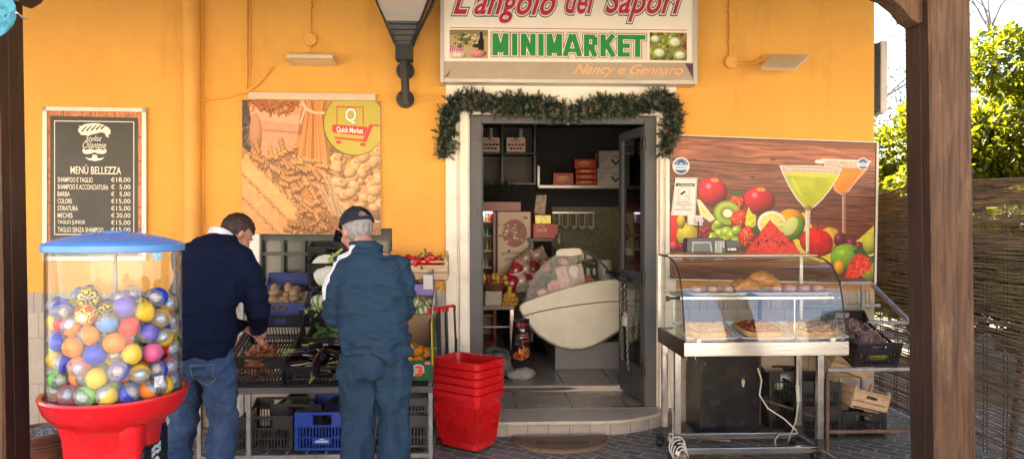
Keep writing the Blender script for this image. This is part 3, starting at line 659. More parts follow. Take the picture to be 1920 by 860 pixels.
def bare_tree(label, x, y, top, seed):
    rs = np.random.RandomState(seed); root = thing('bare_tree', label, 'tree', (x, y, 0), group='trees beyond the reed fence'); mb = MB(); tips = []
    branch(mb, Vector((x, y, 0)), Vector((0, 0, 1)), top*.34, .11, 5, rs, tips, .5); mb.build('trunk', mat('pale_bark', (.30, .26, .22), .9), root)
    crown('crown', root, [tuple(t)+(.34,) for t in tips[::2]], 9000, .06, LEAF2, seed+2)
tree('evergreen_bush', 'wide yellow green bush behind the tall bright tree', 8.6, 3.6, 4.2, 1.9, 30000, .11, LEAF, 45, cat='bush', low=.2, trunk_r=.04)
tree('evergreen_bush', 'green bush in the garden behind the rounded tree', 6.6, 5.0, 2.9, 1.7, 18000, .11, LEAF, 47, cat='bush', low=.1, trunk_r=.04)
bare_tree('pale twiggy tree with sparse leaves above the bright trees at right', 9.9, 6.0, 7.0, 51)
bare_tree('pale sparse tree seen beside the air conditioner', 7.0, 8.5, 6.3, 61)
# ---- reed fence
fence = thing('reed_fence', 'tall brown woven reed fence screening the right side of the porch', 'fence', (3.52, -1.5, 0))
rs = np.random.RandomState(5); REED = wood_mat('brown_reeds', (.12, .075, .050), (.31, .215, .145), .7, axis=1)
V = []; F = []; kk = 0; xf_ = 3.52
zz = .03
def ftop(y): return 1.93+.04*math.sin((y+1.2)*1.1)-.10*max(0, y+.2)
while zz < 1.97:
    dense = zz > 1.42
    y0, y1 = .75, -4.4; n = 26; off = rs.uniform(-.006, .006); r = rs.uniform(.0035, .0058)
    ph = rs.rand()*6
    pts = []
    for i in range(n+1):
        y = y0+(y1-y0)*i/n; z = zz+off+.004*math.sin(y*3+ph)+.0035*rs.randn()*(.6 if dense else 1)
        if zz > 1.80: z = zz-(1.97-ftop(y))+.002*rs.randn()
        bulge = .05*math.sin((y+1)*1.3)+.03*(zz/1.9)**2*math.sin(y*2.3)
        pts.append((xf_+bulge+.004*math.sin(i*math.pi+ph), y, z))
    for (x, y, z) in pts: V += [(x-r, y, z), (x, y, z-r), (x+r, y, z), (x, y, z+r)]
    for i in range(n):
        a = kk+i*4
        for j in range(4): F.append((a+j, a+(j+1) % 4, a+4+(j+1) % 4, a+4+j))
    kk += 4*(n+1); zz += rs.uniform(.0085, .0115) if dense else rs.uniform(.0105, .0175)
fastmesh('reed_panel', V, F, REED, fence)
sp = MB()
for i in range(22):
    y = .7-i*.235+rs.uniform(-.03, .03)
    for dy in (0, .035): sp.tube([(xf_+.05*math.sin((y+1)*1.3)+.01+.03*(z/1.9)**2*math.sin(y*2.3), y+dy+.004*math.sin(z*9), z) for z in np.linspace(.02, 1.9, 12)], .0042, 4)
sp.build('binding', mat('dark_wire', (.03, .02, .018), .8), fence)
fp = MB(); fp.tube([(3.66, -1.02, 0), (3.63, -1.2, 1.0), (3.66, -1.35, 1.75)], .028, 6); fp.build('stake', BARK, fence)
fp = MB(); fp.tube([(3.75, -.35, 0), (3.7, -.1, 1.3), (3.66, 0, 1.9)], .022, 6); fp.build('stake', BARK, fence)
fp = MB(); fp.tube([(3.62, -1.55, 0), (3.64, -1.5, 1.95)], .03, 6); fp.build('stake', BARK, fence)
MB().bb(7.4, 7.6, -6, .4, 0, .9).build('garden_wall', mat('pale_garden_wall', (.62, .55, .46), .9, var=.2), None)
o = [o for o in COL.objects if o.name == 'garden_wall'][0]; tag(o, 'low pale garden wall glimpsed through the reed fence', 'wall')
# ================================================================ things on the wall
def pxbox(mb, x0, y0, x1, y1, Ya, Yb, m=None):
    a = P(x0, y1, Ya); b = P(x1, y0, Ya); c = P((x0+x1)/2, (y0+y1)/2, Ya); return mb.bb(a.x, b.x, Ya, Yb, P((x0+x1)/2, y1, Ya).z, P((x0+x1)/2, y0, Ya).z, m)
CREAM = mat('sign_cream', rgb(248, 238, 222), .35, var=.03, dirt=rgb(226, 204, 176), dirt_amt=.35, dirt_scale=2)
# --- shop sign (light box)
sg = thing('shop_sign', 'large cream light box sign reading MINIMARKET above the door', 'sign', (XA(1066), -.08, 2.8))
Ys = -.16
MB().pxprism([(831, -60), (1303, -55), (1303, 152), (831, 147)], -.155, -.003).build('box', CREAM, sg)
f = MB(); f.pxprism([(825, -60), (832.5, -60), (832.5, 156), (825, 153)], -.17, -.002); f.pxprism([(1300, -55), (1308, -55), (1308, 158), (1300, 158)], -.17, -.002); f.pxprism([(832.6, 146.5), (1299.9, 150), (1299.9, 158), (832.6, 154)], -.17, -.002)
f.build('frame', mat('sign_frame', rgb(205, 198, 186), .4, metal=.3, dirt=rgb(120, 110, 95), dirt_amt=.4), sg, bevel=.004)
MB().pxprism([(832.6, 115), (1299.9, 118), (1299.9, 150), (832.6, 146.5)], -.158, -.1555).build('lower_band', mat('taupe_band', rgb(176, 158, 136), .45, var=.06, dirt=rgb(190, 170, 140), dirt_amt=.5, dirt_scale=6), sg)
TGREEN = mat('letter_green', rgb(40, 150, 74), .4, var=.04); TG2 = mat('letter_outline_green', rgb(38, 104, 58), .4, var=.04); TRED = mat('letter_crimson', rgb(190, 44, 78), .4, var=.05)
TWHITE = mat('letter_white', rgb(238, 226, 208), .4, var=.03); TBR = mat('letter_brown', rgb(96, 52, 44), .4, var=.03); TORG = mat('letter_orange', rgb(240, 180, 122), .4, var=.05)
lw = mat('red_rule', rgb(176, 70, 70), .5, var=.03)
def t3(s, box, m, shear=.0, bold=.02, o1=None, o2=None, name='lettering', space=1.0):
    ex = []
    if o1: ex.append((bold+o1[0], Ys+.0016, o1[1]))
    if o2: ex.append((bold+o2[0], Ys+.0030, o2[1]))
    return text(s, box, Ys+.0034-.0034+.0038-.004, m, sg, bold, shear, extra=[(b, YY, mm) for b, YY, mm in ex], space=space)
t3("L'angolo", (850, -27, 1042, 43), TRED, .42, .018, (.036, TWHITE), (.066, TG2), space=1.06)
t3("dei", (1060, -25, 1116, 26), TRED, .42, .018, (.036, TWHITE), (.066, TG2), space=1.06)
t3("Sapori", (1135, -26, 1281, 41), TRED, .42, .018, (.036, TWHITE), (.066, TG2), space=1.06)
c = Canvas(919, 57, 1214, 113, 4, (236, 222, 202))
def bar_(x0, y0, x1, y1, w, g, col):
    L = math.hypot(x1-x0, y1-y0); ux, uy = (x1-x0)/L, (y1-y0)/L; a = w/2+g; x0 -= ux*g; y0 -= uy*g; x1 += ux*g; y1 += uy*g
    c.poly([(x0-uy*a, y0+ux*a), (x1-uy*a, y1+ux*a), (x1+uy*a, y1-ux*a), (x0+uy*a, y0-ux*a)], col, soft=.5)
def letters(g, col):
    T, B_, M_ = 64.0, 106.0, 85.0; w = 8.6
    def V(x): bar_(x, T, x, B_, w, g, col)
    for (k, x0, x1) in (('M', 924, 952.5), ('I', 960.5, 969), ('N', 977, 1003), ('I', 1009.5, 1018), ('M', 1025, 1052.5), ('A', 1056, 1089), ('R', 1095, 1119), ('K', 1126, 1153.5), ('E', 1158.5, 1181), ('T', 1181.5, 1209.5)):
        l, r = x0+w/2, x1-w/2; m = (x0+x1)/2
        if k == 'I': V(m)
        if k == 'M': V(l); V(r); bar_(l+1, T, m, B_-6, w*.8, g, col); bar_(r-1, T, m, B_-6, w*.8, g, col)
        if k == 'N': V(l); V(r); bar_(l+.5, T+1, r-.5, B_-1, w*.85, g, col)
        if k == 'A': bar_(l-1.5, B_, m-1.5, T, w*.95, g, col); bar_(r+1.5, B_, m+1.5, T, w*.95, g, col); bar_(l+4, B_-11, r-4, B_-11, w*.7, g, col)
        if k == 'R': V(l); bar_(x0, T+w/2, x1-5, T+w/2, w*.95, g, col); bar_(x0, M_+2, x1-5, M_+2, w*.9, g, col); bar_(r, T+5, r, M_-1.5, w, g, col); bar_(r-1, T+2.4, r-3, T+5, w*.5, g, col); bar_(m, M_+2, r+.5, B_, w*.95, g, col)
        if k == 'K': V(l); bar_(l+2, M_+3, r, T, w*.95, g, col); bar_(l+6, M_-4, r+.5, B_, w*.95, g, col)
        if k == 'E': V(l); [bar_(x0, y, x1-1, y, w*.85, g, col) for y in (T+w*.43, M_, B_-w*.43)]
        if k == 'T': V(m); bar_(x0, T+w*.45, x1, T+w*.45, w*.9, g, col)
letters(3.6, (84, 44, 40)); letters(2.7, (246, 236, 218)); letters(.6, (30, 120, 62)); letters(.0, (44, 150, 74))
c.mesh('lettering', [(919, 57), (1214, 60.3), (1214, 113.3), (919, 110)], -.1562, sg, PRINT)
text("Nancy e Gennaro", (1076, 120, 1281, 144), -.1595, TORG, sg, .008, .5)
MB().pxprism([(844, 51.6), (1288, 56.4), (1288, 57.6), (844, 52.8)], -.1562, -.1552).build('rule', lw, sg)
c = Canvas(0, 0, 76, 56, 2, (196, 170, 128)); rs = np.random.RandomState(2)
c.poly([(0, 0), (76, 0), (76, 12), (0, 10)], (150, 130, 90)); c.poly([(0, 26), (28, 34), (30, 56), (0, 56)], (226, 190, 186), tex=.2)
for i in range(7): c.poly([(2+i*4, 30), (4+i*4, 29), (3+i*4, 42), (1+i*4, 42)], (190, 60, 90))
for i in range(26): c.ell(rs.uniform(8, 60), rs.uniform(8, 34), rs.uniform(2, 6), rs.uniform(2, 5), [(226, 206, 150), (200, 180, 110), (110, 130, 60), (230, 220, 190)][rs.randint(4)], shade=.5)
c.poly([(60, 4), (65, 4), (66, 16), (68, 20), (68, 40), (57, 40), (57, 20), (60, 16)], (26, 28, 24)); c.ell(54, 31, 9, 4, (60, 50, 30))
c.ell(56, 46, 17, 8, (226, 150, 140), shade=.4, tex=.3); c.ell(18, 50, 14, 6, (236, 220, 190), tex=.5, tscale=1)
c.mesh('picture', [(843, 56), (915, 56.6), (915, 110), (843, 109.5)], -.1562, sg, PRINT)
c = Canvas(0, 0, 76, 56, 2, (150, 140, 90))
for i in range(60): c.ell(rs.uniform(0, 76), rs.uniform(0, 56), rs.uniform(3, 8), rs.uniform(2, 6), [(150, 180, 60), (110, 140, 50), (190, 60, 50), (200, 200, 110)][rs.randint(4)], rot=rs.uniform(0, 90), shade=.4)
for x, y, r in ((12, 14, 12), (52, 20, 16), (20, 42, 15), (62, 46, 14)): c.ell(x, y, r, r*.75, (176, 196, 90), shade=.3); c.ell(x, y-1, r*.65, r*.5, (242, 238, 220), shade=.15, tex=.2, tscale=.6)
c.mesh('picture', [(1218, 61), (1288, 62), (1288, 114), (1218, 113)], -.1562, sg, PRINT)
tr = MB(); tr.pxprism([(1284, 118.5), (1300, 120), (1300, 149), (1290, 130)], -.1605, -.1598); tr.build('peeled_corner', mat('blue_red_scrap', rgb(90, 60, 90), .6, var=.5, scale=30), sg)
tr = MB(); tr.pxprism([(833.5, 145.5), (846, 129.5), (840, 143)], -.1605, -.1598); tr.build('peeled_corner', mat('rusty_scrap', rgb(120, 60, 44), .6, var=.3, scale=30), sg)

# --- garland over the door
NEED = bpy.data.materials.new('garland_needles'); NEED.use_nodes = True; n_ = NEED.node_tree.nodes; at = n_.new('ShaderNodeAttribute'); at.attribute_name = 'tone'
cr = n_.new('ShaderNodeValToRGB'); cr.color_ramp.elements[0].color = (.012, .035, .02, 1); cr.color_ramp.elements[1].color = (.46, .42, .36, 1); e = cr.color_ramp.elements.new(.55); e.color = (.045, .075, .04, 1)
NEED.node_tree.links.new(at.outputs['Fac'], cr.inputs[0]); NEED.node_tree.links.new(cr.outputs[0], n_['Principled BSDF'].inputs['Base Color']); n_['Principled BSDF'].inputs['Roughness'].default_value = .6
gr = thing('christmas_garland', 'dark green fir garland with red berries draped over the doorway', 'garland', (XA(1048), -.08, 2.5))
path = [(834, 283), (838, 258), (838, 235), (845, 210), (862, 190), (900, 190), (940, 198), (985, 196), (1025, 200), (1062, 215), (1100, 205), (1150, 198), (1195, 200), (1225, 186), (1250, 190), (1262, 215), (1258, 245), (1250, 270), (1248, 288)]
rs = np.random.RandomState(12); V = []; tone = []
seg = []; 
for a, b in zip(path[:-1], path[1:]):
    L = math.hypot(b[0]-a[0], b[1]-a[1])
    for k in range(int(L/2.3)): t = k/(L/2.3); seg.append((a[0]+(b[0]-a[0])*t, a[1]+(b[1]-a[1])*t))
tips_ = []
for (px, py) in seg:
    puff = 15.5+6*mnoise.noise(Vector((px*.035, py*.035, 3.3)))+2.5*mnoise.noise(Vector((px*.12, py*.12, 1)))
    for s_ in range(10):
        pa_ = rs.uniform(0, 6.28); pr_ = puff*rs.rand()**.5
        base = P(px+pr_*math.cos(pa_), py+pr_*math.sin(pa_), -.085+rs.uniform(-.03, .03))
        a = rs.uniform(0, 2*math.pi); side = abs(rs.randn())*.45
        dr = Vector((math.cos(a), -abs(rs.uniform(-.1, .9)), math.sin(a)*1.05)).normalized(); L = rs.uniform(.035, .078)
        tips_.append((base, dr, L, rs.rand()))
for base, dr, L, tq in tips_:
    a1 = dr.cross(Vector((0, 0, 1.0)) if abs(dr.z) < .9 else Vector((1, 0, 0))).normalized(); a2 = dr.cross(a1)
    nn = 32
    for i in range(nn):
        t = (i+.5)/nn; c = base+dr*L*t; ph = i*2.4+tq*6; rad = (a1*math.cos(ph)+a2*math.sin(ph)); nd = (rad*.85+dr*.6).normalized(); ln = .024*(1-.2*t)*rs.uniform(.8, 1.2)
        wv = nd.cross(dr).normalized()*.0034
        V += [tuple(c-wv), tuple(c+wv), tuple(c+nd*ln)]; tb = (.12+.3*rs.rand()) if tq < .52 else (.45+.45*t*rs.rand()+.15); tone += [tb*.8, tb*.8, min(1, tb+.1)]
F = np.arange(len(V)).reshape(-1, 3)
o = fastmesh('needles', V, F, NEED, gr); a = o.data.attributes.new('tone', 'FLOAT', 'POINT'); a.data.foreach_set('value', np.array(tone, dtype=np.float32))
wr = MB(); wr.tube([P(x, y, -.08) for x, y in path], .008, 6); wr.build('wire', mat('green_wire', (.02, .04, .02), .7), gr)
bmat = mat('red_berry', (.30, .01, .015), .25)
for px, py in ((880, 193), (955, 200), (1010, 190), (1061, 211), (1106, 200), (1258, 240)):
    b = MB()
    for k in range(3): q = P(px+rs.uniform(-2, 2), py+rs.uniform(-3, 3), -.165+rs.uniform(-.01, .01)); b.ball(q, .0058, 8, 6)
    b.build('berry_sprig', bmat, gr, smooth=True)

# --- street lantern on the wall
ln = thing('wall_lantern', 'black tapered street lantern on a round wall bracket', 'lantern', (XA(760), -.2, 2.4))
IRON = mat('black_iron', (.028, .030, .032), .42, metal=.2, var=.25, bump=.1, bscale=80)
br = MB(); Yl = -.20
for py in (133, 186):
    q = P(760, py, -.02); br.cyl((q.x, -.034, q.z), (q.x, -.001, q.z), .072, n=24); br.cyl((q.x, -.05, q.z), (q.x, -.034, q.z), .055, n=20)
    br.tube([(q.x, -.04, q.z), (q.x, -.12, q.z), (q.x, -.2, q.z+.01)], .022, 10)
qa = P(761, 202, -.05); q0 = P(761, 186, Yl); q1 = P(757, 100, Yl)
br.tube([(q0.x, Yl, q0.z-.035), (q0.x, Yl, q0.z), (q1.x, Yl, q1.z+.01)], [.030, .032, .032], 14)
br.build('bracket', IRON, ln, smooth=True)
def sq(px0, px1, py, Y, dep):
    a = P(px0, py, Y); b = P(px1, py, Y); h = (b.x-a.x)/2; cx = (a.x+b.x)/2
    return [(cx-h, Y-h*dep, a.z), (cx+h, Y-h*dep, a.z), (cx+h, Y+h*dep, a.z), (cx-h, Y+h*dep, a.z)]
bd = MB(); bd.rings([sq(743, 774, 114, Yl, 1), sq(743, 774, 86, Yl, 1), sq(727, 788, 38, Yl, 1), sq(726, 789, 36, Yl, 1)])
for i in range(5): bd.rings([sq(741.5-i*3, 775.5+i*3, 82-i*9.5, Yl, 1), sq(740.5-i*3.2, 776.5+i*3.2, 80-i*9.5, Yl, 1)])
bd.build('cup', IRON, ln)
t0 = sq(726, 789, 36, Yl, 1); t1 = sq(688, 830, -52, Yl, 1)
gm = MB(); gm.rings([[tuple(Vector(p)*.985+Vector((t0[0][0]+t0[1][0], 2*Yl, 0))*.0075) for p in t0], t1], cap=False); gm.build('glass', glass('smoked_lantern_glass', (.85, .75, .62), 1.3, milk=.4, milkcol=(.80, .70, .58)), ln)
rb = MB()
for a, b in zip(t0, t1): rb.tube([a, b], .011, 6)
for k in range(4): rb.tube([t1[k], t1[(k+1) % 4]], .012, 6); rb.tube([t0[k], t0[(k+1) % 4]], .010, 6)
for sx, X0, X1 in ((0, 743, 684), (1, 773, 836)):
    p0 = P(X0, 88, Yl); p1 = P(X1, -50, Yl); rb.bar((p0.x, Yl, p0.z), (p1.x, Yl, p1.z), .022, .012); rb.bar((p0.x, Yl-.1, p0.z), (p1.x, Yl-.22, p1.z), .018, .010)
rb.build('rib', IRON, ln)
lm = MB(); a = P(757, 36, Yl); b = P(757, 18, Yl); lm.cyl((a.x, Yl, a.z), (a.x, Yl, b.z), .035, n=14); lm.build('lamp_socket', WHITE, ln, smooth=True)
lc = MB(); t2 = sq(684, 834, -56, Yl, 1); t3_ = sq(740, 778, -100, Yl, 1); lc.rings([t2, t3_]); lc.build('cap', IRON, ln)

# --- flood lights with painted conduits
def flood(label, disc, pts, tilt, cond_x):
    t = thing('flood_light', label, 'lamp', (P(*disc, 0).x, -.1, 2.8))
    c = MB(); q = P(disc[0], disc[1], -.02); c.cyl((q.x, -.04, q.z), (q.x, -.001, q.z), .052, n=28); c.build('junction_box', ORPIPE, t, smooth=True, bevel=.003)
    c = MB(); c.cyl((XA(cond_x), -.014, q.z+.05), (XA(cond_x), -.014, 4.5), .012, n=10)
    for zz_ in (3.1, 3.35): c.bb(XA(cond_x)-.02, XA(cond_x)+.02, -.028, -.001, zz_, zz_+.015)
    c.build('conduit', ORPIPE, t, smooth=True)
    return t, q
t, q = flood('slim pale flood light above the pasta poster', (582, 75), None, 0, 583)
h = MB(); a = P(537, 104, -.16); b = P(624, 104, -.16); zt = P(580, 99, -.16).z; zb = P(580, 113, -.16).z
h.add([(a.x, -.16, zb+.016), (b.x, -.16, zb+.016), (b.x+.006, -.01, zb-.012), (a.x-.004, -.01, zb-.012), (a.x, -.16, zt-.012), (b.x, -.16, zt-.012), (b.x, -.01, zt), (a.x, -.01, zt)], [(3, 2, 1, 0), (4, 5, 6, 7), (0, 1, 5, 4), (1, 2, 6, 5), (2, 3, 7, 6), (3, 0, 4, 7)])
h.build('housing', mat('flood_housing', rgb(214, 196, 168), .45, dirt=rgb(150, 120, 80), dirt_amt=.5, dirt_scale=12), t, bevel=.004)
h = MB(); h.add([(a.x+.02, -.15, zb+.012), (b.x-.02, -.15, zb+.012), (b.x-.02, -.03, zb-.010), (a.x+.02, -.03, zb-.010)], [(3, 2, 1, 0)]); h.build('lens', mat('flood_lens', rgb(226, 200, 160), .25), t)
h = MB(); h.tube([(q.x, -.02, q.z-.04), (q.x, -.03, zt+.005)], .008, 6); h.build('cable', ORPIPE, t)
t, q = flood('tilted pale flood light on a cable right of the sign', (1370, 117), None, 0, 1367)
h = MB(); A = [P(1443, 103, -.10), P(1515, 103, -.10), P(1500, 127, -.26), P(1425, 127, -.26)]
vs = [Vector(p) for p in A]+[Vector(p)+Vector((0, .02, .035)) for p in A]
A2 = [P(1445, 102, -.04), P(1516, 103, -.04), P(1492, 127, -.22), P(1427, 126, -.22)]
h.add(A2+[v+Vector((-.005, -.02, -.028)) for v in A2], [(0, 1, 2, 3), (7, 6, 5, 4), (1, 0, 4, 5), (2, 1, 5, 6), (3, 2, 6, 7), (0, 3, 7, 4)])
h.build('housing', MATS['flood_housing'], t, bevel=.004)
c0 = (A2[0]+A2[1]+A2[2]+A2[3])/4
h = MB(); ins = [c0+(v-c0)*.84+Vector((-.006, -.022, -.031)) for v in A2]; h.add(ins, [(3, 2, 1, 0)]); h.build('lens', mat('frosted_lens', rgb(196, 184, 158), .3, var=.2), t)
h = MB(); h.tube([P(1376, 117, -.04), P(1395, 120, -.05), P(1415, 119, -.06), P(1430, 113, -.08)], .008, 6); h.tube([P(1376, 114, -.03), P(1400, 115, -.035), P(1430, 112, -.05)], .006, 6); h.bb(P(1428, 118, -.04).x, P(1438, 118, -.04).x, -.06, -.001, ZA(119, -.03, 1430), ZA(107, -.03, 1430)); h.build('cable', ORPIPE, t)
# --- loose painted cable left of the pasta poster
cb = MB(); cb.tube([P(x, y, -.02) for x, y in ((382, 187), (400, 185), (430, 181), (462, 172), (480, 160), (495, 145), (507, 128), (512, 124))], .011, 8)
cb.tube([P(462, y, -.015) for y in (-60, 20, 100, 175)], .010, 8); cb.tube([P(468, y, -.012) for y in (-60, 20, 100, 170)], .006, 6)
tag(cb.build('wall_cable', ORPIPE, None, smooth=True), 'orange painted cables running down and curving to the downpipe', 'cable')

# --- price board
mbd = thing('price_board', 'black hairdresser price board in an aluminium snap frame', 'sign', (XA(177), -.03, 1.4))
MB().pxprism([(82, 202), (272, 203), (272, 486), (82, 486)], -.016, -.001).build('backing', DARK, mbd)
f = MB(); Yb = -.03
for q in ([(79, 199), (274, 202), (274, 210.5), (79, 207.5)], [(79, 480), (274, 480), (274, 489), (79, 489)], [(79, 207.6), (87.6, 207.7), (87.6, 479.9), (79, 479.9)], [(265.4, 210.4), (274, 210.6), (274, 479.9), (265.4, 479.9)]): f.pxprism(q, Yb, -.002)
f.build('frame', mat('snap_frame', rgb(200, 192, 178), .35, metal=.35), mbd, bevel=.003)
cn = MB()
for x, y in ((82.5, 203), (270.5, 206)): q = P(x, y, Yb-.001); cn.cyl((q.x, Yb-.003, q.z), (q.x, Yb-.001, q.z), .016, n=14)
cn.build('corner_cap', mat('grey_corner', (.25, .25, .24), .5), mbd)
c = Canvas(87, 205, 266, 480, 1.6, (150, 92, 56))
g_ = fbm(c.X*.9, c.Y*.06, 4)+.5*fbm(c.X*.3, c.Y*.3, 9); c.I = np.clip(c.I*(0.45+1.15*g_[..., None]), 0, 1)
for yy in (245, 290, 333, 378, 420): c.line([(87, yy), (94, yy)], 1.4, (50, 30, 20)); c.line([(256, yy+9), (266, yy+9)], 1.4, (50, 30, 20))
for xx in (118, 170, 214): c.line([(xx, 205), (xx, 216)], 1.4, (50, 30, 20))
c.poly([(94, 215), (259, 217), (259, 480), (94, 480)], (44, 46, 44), tex=.25, tscale=.03)
c.mesh('poster', [(87, 207), (266, 209.5), (266, 480), (87, 480)], -.018, mbd, PRINT)
CH = mat('chalk_white', rgb(236, 230, 212), .6, var=.06); Yt = -.0195
def bt(s, box, **k): return text(s, box, Yt, CH, mbd, k.pop('bold', 0), slope=k.pop('slope', .012), **k)
rim = MB()
for q in ([(101.5, 226), (251.5, 228), (251.5, 229.5), (101.5, 227.5)], [(101.5, 227.5), (103, 227.5), (103, 440), (101.5, 440)], [(250, 229.5), (251.5, 229.5), (251.5, 440), (250, 440)], [(101.5, 438.4), (251.5, 438.6), (251.5, 440), (101.5, 440)]): rim.pxprism(q, Yt, Yt+.0008)
rim.build('border', CH, mbd)
bt("MENÙ BELLEZZA", (132, 308, 227, 326), bold=.012)
for i, (a, b_, w_) in enumerate((("SHAMPOO E TAGLIO", "18,00", 174), ("SHAMPOO E ACCONCIATURA", "5,00", 203), ("BARBA", "5,00", 131), ("COLORE", "15,00", 135), ("STIRATURA", "15,00", 146), ("MECHES", "20,00", 136), ("TAGLIO JUNIOR", "15,00", 160), ("TAGLIO SENZA SHAMPOO", "15,00", 194))):
    y = 332+i*13.35; bt(a, (108, y, w_, y+9.3), bold=.01); bt("€", (208, y+.5, 215, y+9), bold=.002); bt(b_, (218 if len(b_) == 5 else 224, y+.5, 244.5, y+10.3), bold=.002)
bt("Stylist", (160, 254, 191, 268), shear=.45); bt("Chiantese", (155, 265, 199, 278), shear=.45)
em = MB()
hair = [(146, 243), (150, 238), (147, 236), (154, 236), (158, 233), (166, 232), (176, 231), (186, 232), (196, 235), (204, 240), (208, 246), (206, 247), (208, 250), (203, 253), (204, 258), (199, 256), (197, 250), (190, 248), (182, 250), (174, 252), (164, 254), (152, 253), (148, 248)]
em.pxprism(hair, Yt, Yt+.0008)
mou = [(154, 281), (157, 279), (160, 281), (163, 281), (169, 279), (177, 281.5), (185, 279), (192, 281), (195, 281), (198, 279), (200, 282), (198, 287), (192, 289), (184, 288), (177, 285.5), (170, 288), (162, 289), (156, 287)]
em.pxprism(mou, Yt, Yt+.0008)
em.pxprism([(172, 291), (177, 290), (183, 291), (181, 294), (185, 297), (196, 295), (190, 300), (178, 302), (166, 300), (159, 295), (170, 297), (174, 294)], Yt, Yt+.0008)
em.build('emblem', CH, mbd)
st = MB(); 
for i in range(5): st.pxprism([(152+i*9, 246-i*1.4), (162+i*9, 236-i*.6), (163.5+i*9, 236.5-i*.6), (154+i*9, 248-i*1.2)], Yt-.0006, Yt-.0001)
st.build('emblem_strands', mat('board_black', rgb(40, 42, 40), .6), mbd)

# --- pasta poster
pp = thing('pasta_poster', 'square pasta photo poster with a yellow green Quick Market circle', 'poster', (XA(584), -.03, 1.6))
MB().pxprism([(453.5, 187), (713.5, 190), (714, 440), (454, 438)], -.028, -.002).build('panel', mat('poster_panel', rgb(190, 170, 140), .5), pp)
c = Canvas(453, 187, 714, 440, 1.7, (206, 150, 92)); rs = np.random.RandomState(4)
c.I = np.clip(c.I*(0.55+.8*fbm(c.X*.05, c.Y*.05, 7)[..., None]), 0, 1)
c.poly([(453, 187), (478, 187), (470, 290), (453, 275)], (70, 52, 50), tex=.8, tscale=.25)
for i in range(40): x, y = rs.uniform(453, 474), rs.uniform(190, 270); c.line([(x, y), (x+rs.uniform(-8, 8), y+rs.uniform(-9, 9))], 1, (196, 170, 130), .7)
c.ell(514, 292, 46, 24, (208, 160, 128), shade=.3)
c.poly([(466, 190), (564, 200), (556, 262), (538, 284), (482, 284), (474, 268)], (226, 176, 146), tex=.06)
c.poly([(466, 200), (562, 216), (560, 232), (470, 222)], (240, 196, 164)); c.poly([(470, 240), (558, 246), (557, 250), (471, 243)], (200, 142, 110)); c.ell(478, 252, 12, 40, (214, 158, 128), shade=.3)
for i in range(110):
    x, y = rs.uniform(470, 560), rs.uniform(184, 212); 
    if y > 200+10*math.sin((x-470)/90*3.1): continue
    a = rs.uniform(0, 3.14); cc = (235-rs.randint(40), 160-rs.randint(50), 84-rs.randint(30)); c.line([(x, y), (x+9*math.cos(a), y+9*math.sin(a))], 3.4, (120, 66, 30)); c.line([(x, y-.6), (x+9*math.cos(a), y-.6+9*math.sin(a))], 2, cc)
def fus(x, y, a, L=26, w=9, tone=0):
    k = int(L/4.2)
    for i in range(k):
        t = (i-k/2)*4.2; cx, cy_ = x+t*math.cos(a), y+t*math.sin(a)+.8*math.sin(i*2.2); col = (252-tone, 204-tone, 142-tone)
        c.ell(cx, cy_, w*.55, 3.3, (max(0, 186-tone), max(0, 118-tone), max(0, 58-tone)), rot=math.degrees(a)+62, shade=.3, soft=1.3)
        c.ell(cx-.5, cy_-.8, w*.5, 2.1, col, rot=math.degrees(a)+62, shade=.25, soft=1.2)
for i in range(150):
    t = rs.rand(); x = 465+rs.uniform(0, 175); y = 285+rs.uniform(-30, 150)
    if y < 270+abs(x-540)*.12 or (x > 620 and y < 330): continue
    fus(x, y, rs.uniform(-.6, 1.4), rs.uniform(18, 30), rs.uniform(8, 13), rs.randint(0, 35))
# lasagne sheets with frilled edge
for s_ in range(4):
    x0, y0 = 452-s_*14+8, 292+s_*30; x1, y1 = x0+110, y0+112
    pts = []
    for i in range(26): t = i/25; pts.append((x0+(x1-x0)*t+2.2*math.sin(i*2.0), y0+(y1-y0)*t-2.2*math.sin(i*2.0)))
    for i in range(26): t = 1-i/25; pts.append((x0-20+(x1-x0)*t+2.5*math.sin(i*2.1), y0+22+(y1-y0)*t-2.5*math.sin(i*2.1)))
    c.poly([(a+2, b_+3) for a, b_ in pts], (134, 88, 46)); c.poly(pts, (242-s_*6, 192-s_*8, 128-s_*8), tex=.12, tscale=.12)
    for t in np.linspace(.05, .95, 19): c.ell(x0+(x1-x0)*t+3, y0+(y1-y0)*t+1.5, 2.6, 1.5, (168, 110, 58), rot=45, shade=.1); c.ell(x0-18+(x1-x0)*t, y0+25+(y1-y0)*t, 2.8, 1.6, (150, 96, 50), rot=45, shade=.1)
    for t in np.linspace(.03, .97, 20): c.ell(x0+(x1-x0)*t+1, y0+(y1-y0)*t, 3.6, 1.7, (240, 190, 126), rot=-30, shade=.3); c.ell(x0-19+(x1-x0)*t, y0+22+(y1-y0)*t, 3.6, 1.7, (232, 180, 116), rot=-30, shade=.3)
# spaghetti bundle
for i in range(60):
    t = i/59; top = 568+t*44; bot = 553+t*70; sh = rs.uniform(.72, 1.12); drk = .75 if .42 < t < .5 or t > .9 else 1
    c.line([(top-6+t*6, 187), (572+t*34, 214), (bot, 322-abs(t-.5)*14)], 1.6, tuple(np.clip(np.array((242, 168, 98))*sh*drk, 0, 255)))
c.line([(563, 196), (566, 190), (575, 204), (590, 210), (608, 210)], 5, (244, 222, 196)); c.line([(572, 200), (563, 228)], 3.6, (238, 214, 188)); c.line([(566, 190), (558, 226)], 2.6, (216, 186, 160))
for i in range(26): fus(rs.uniform(535, 620), rs.uniform(300, 340), rs.uniform(-.4, 1.2), 22, 9, rs.randint(0, 30))
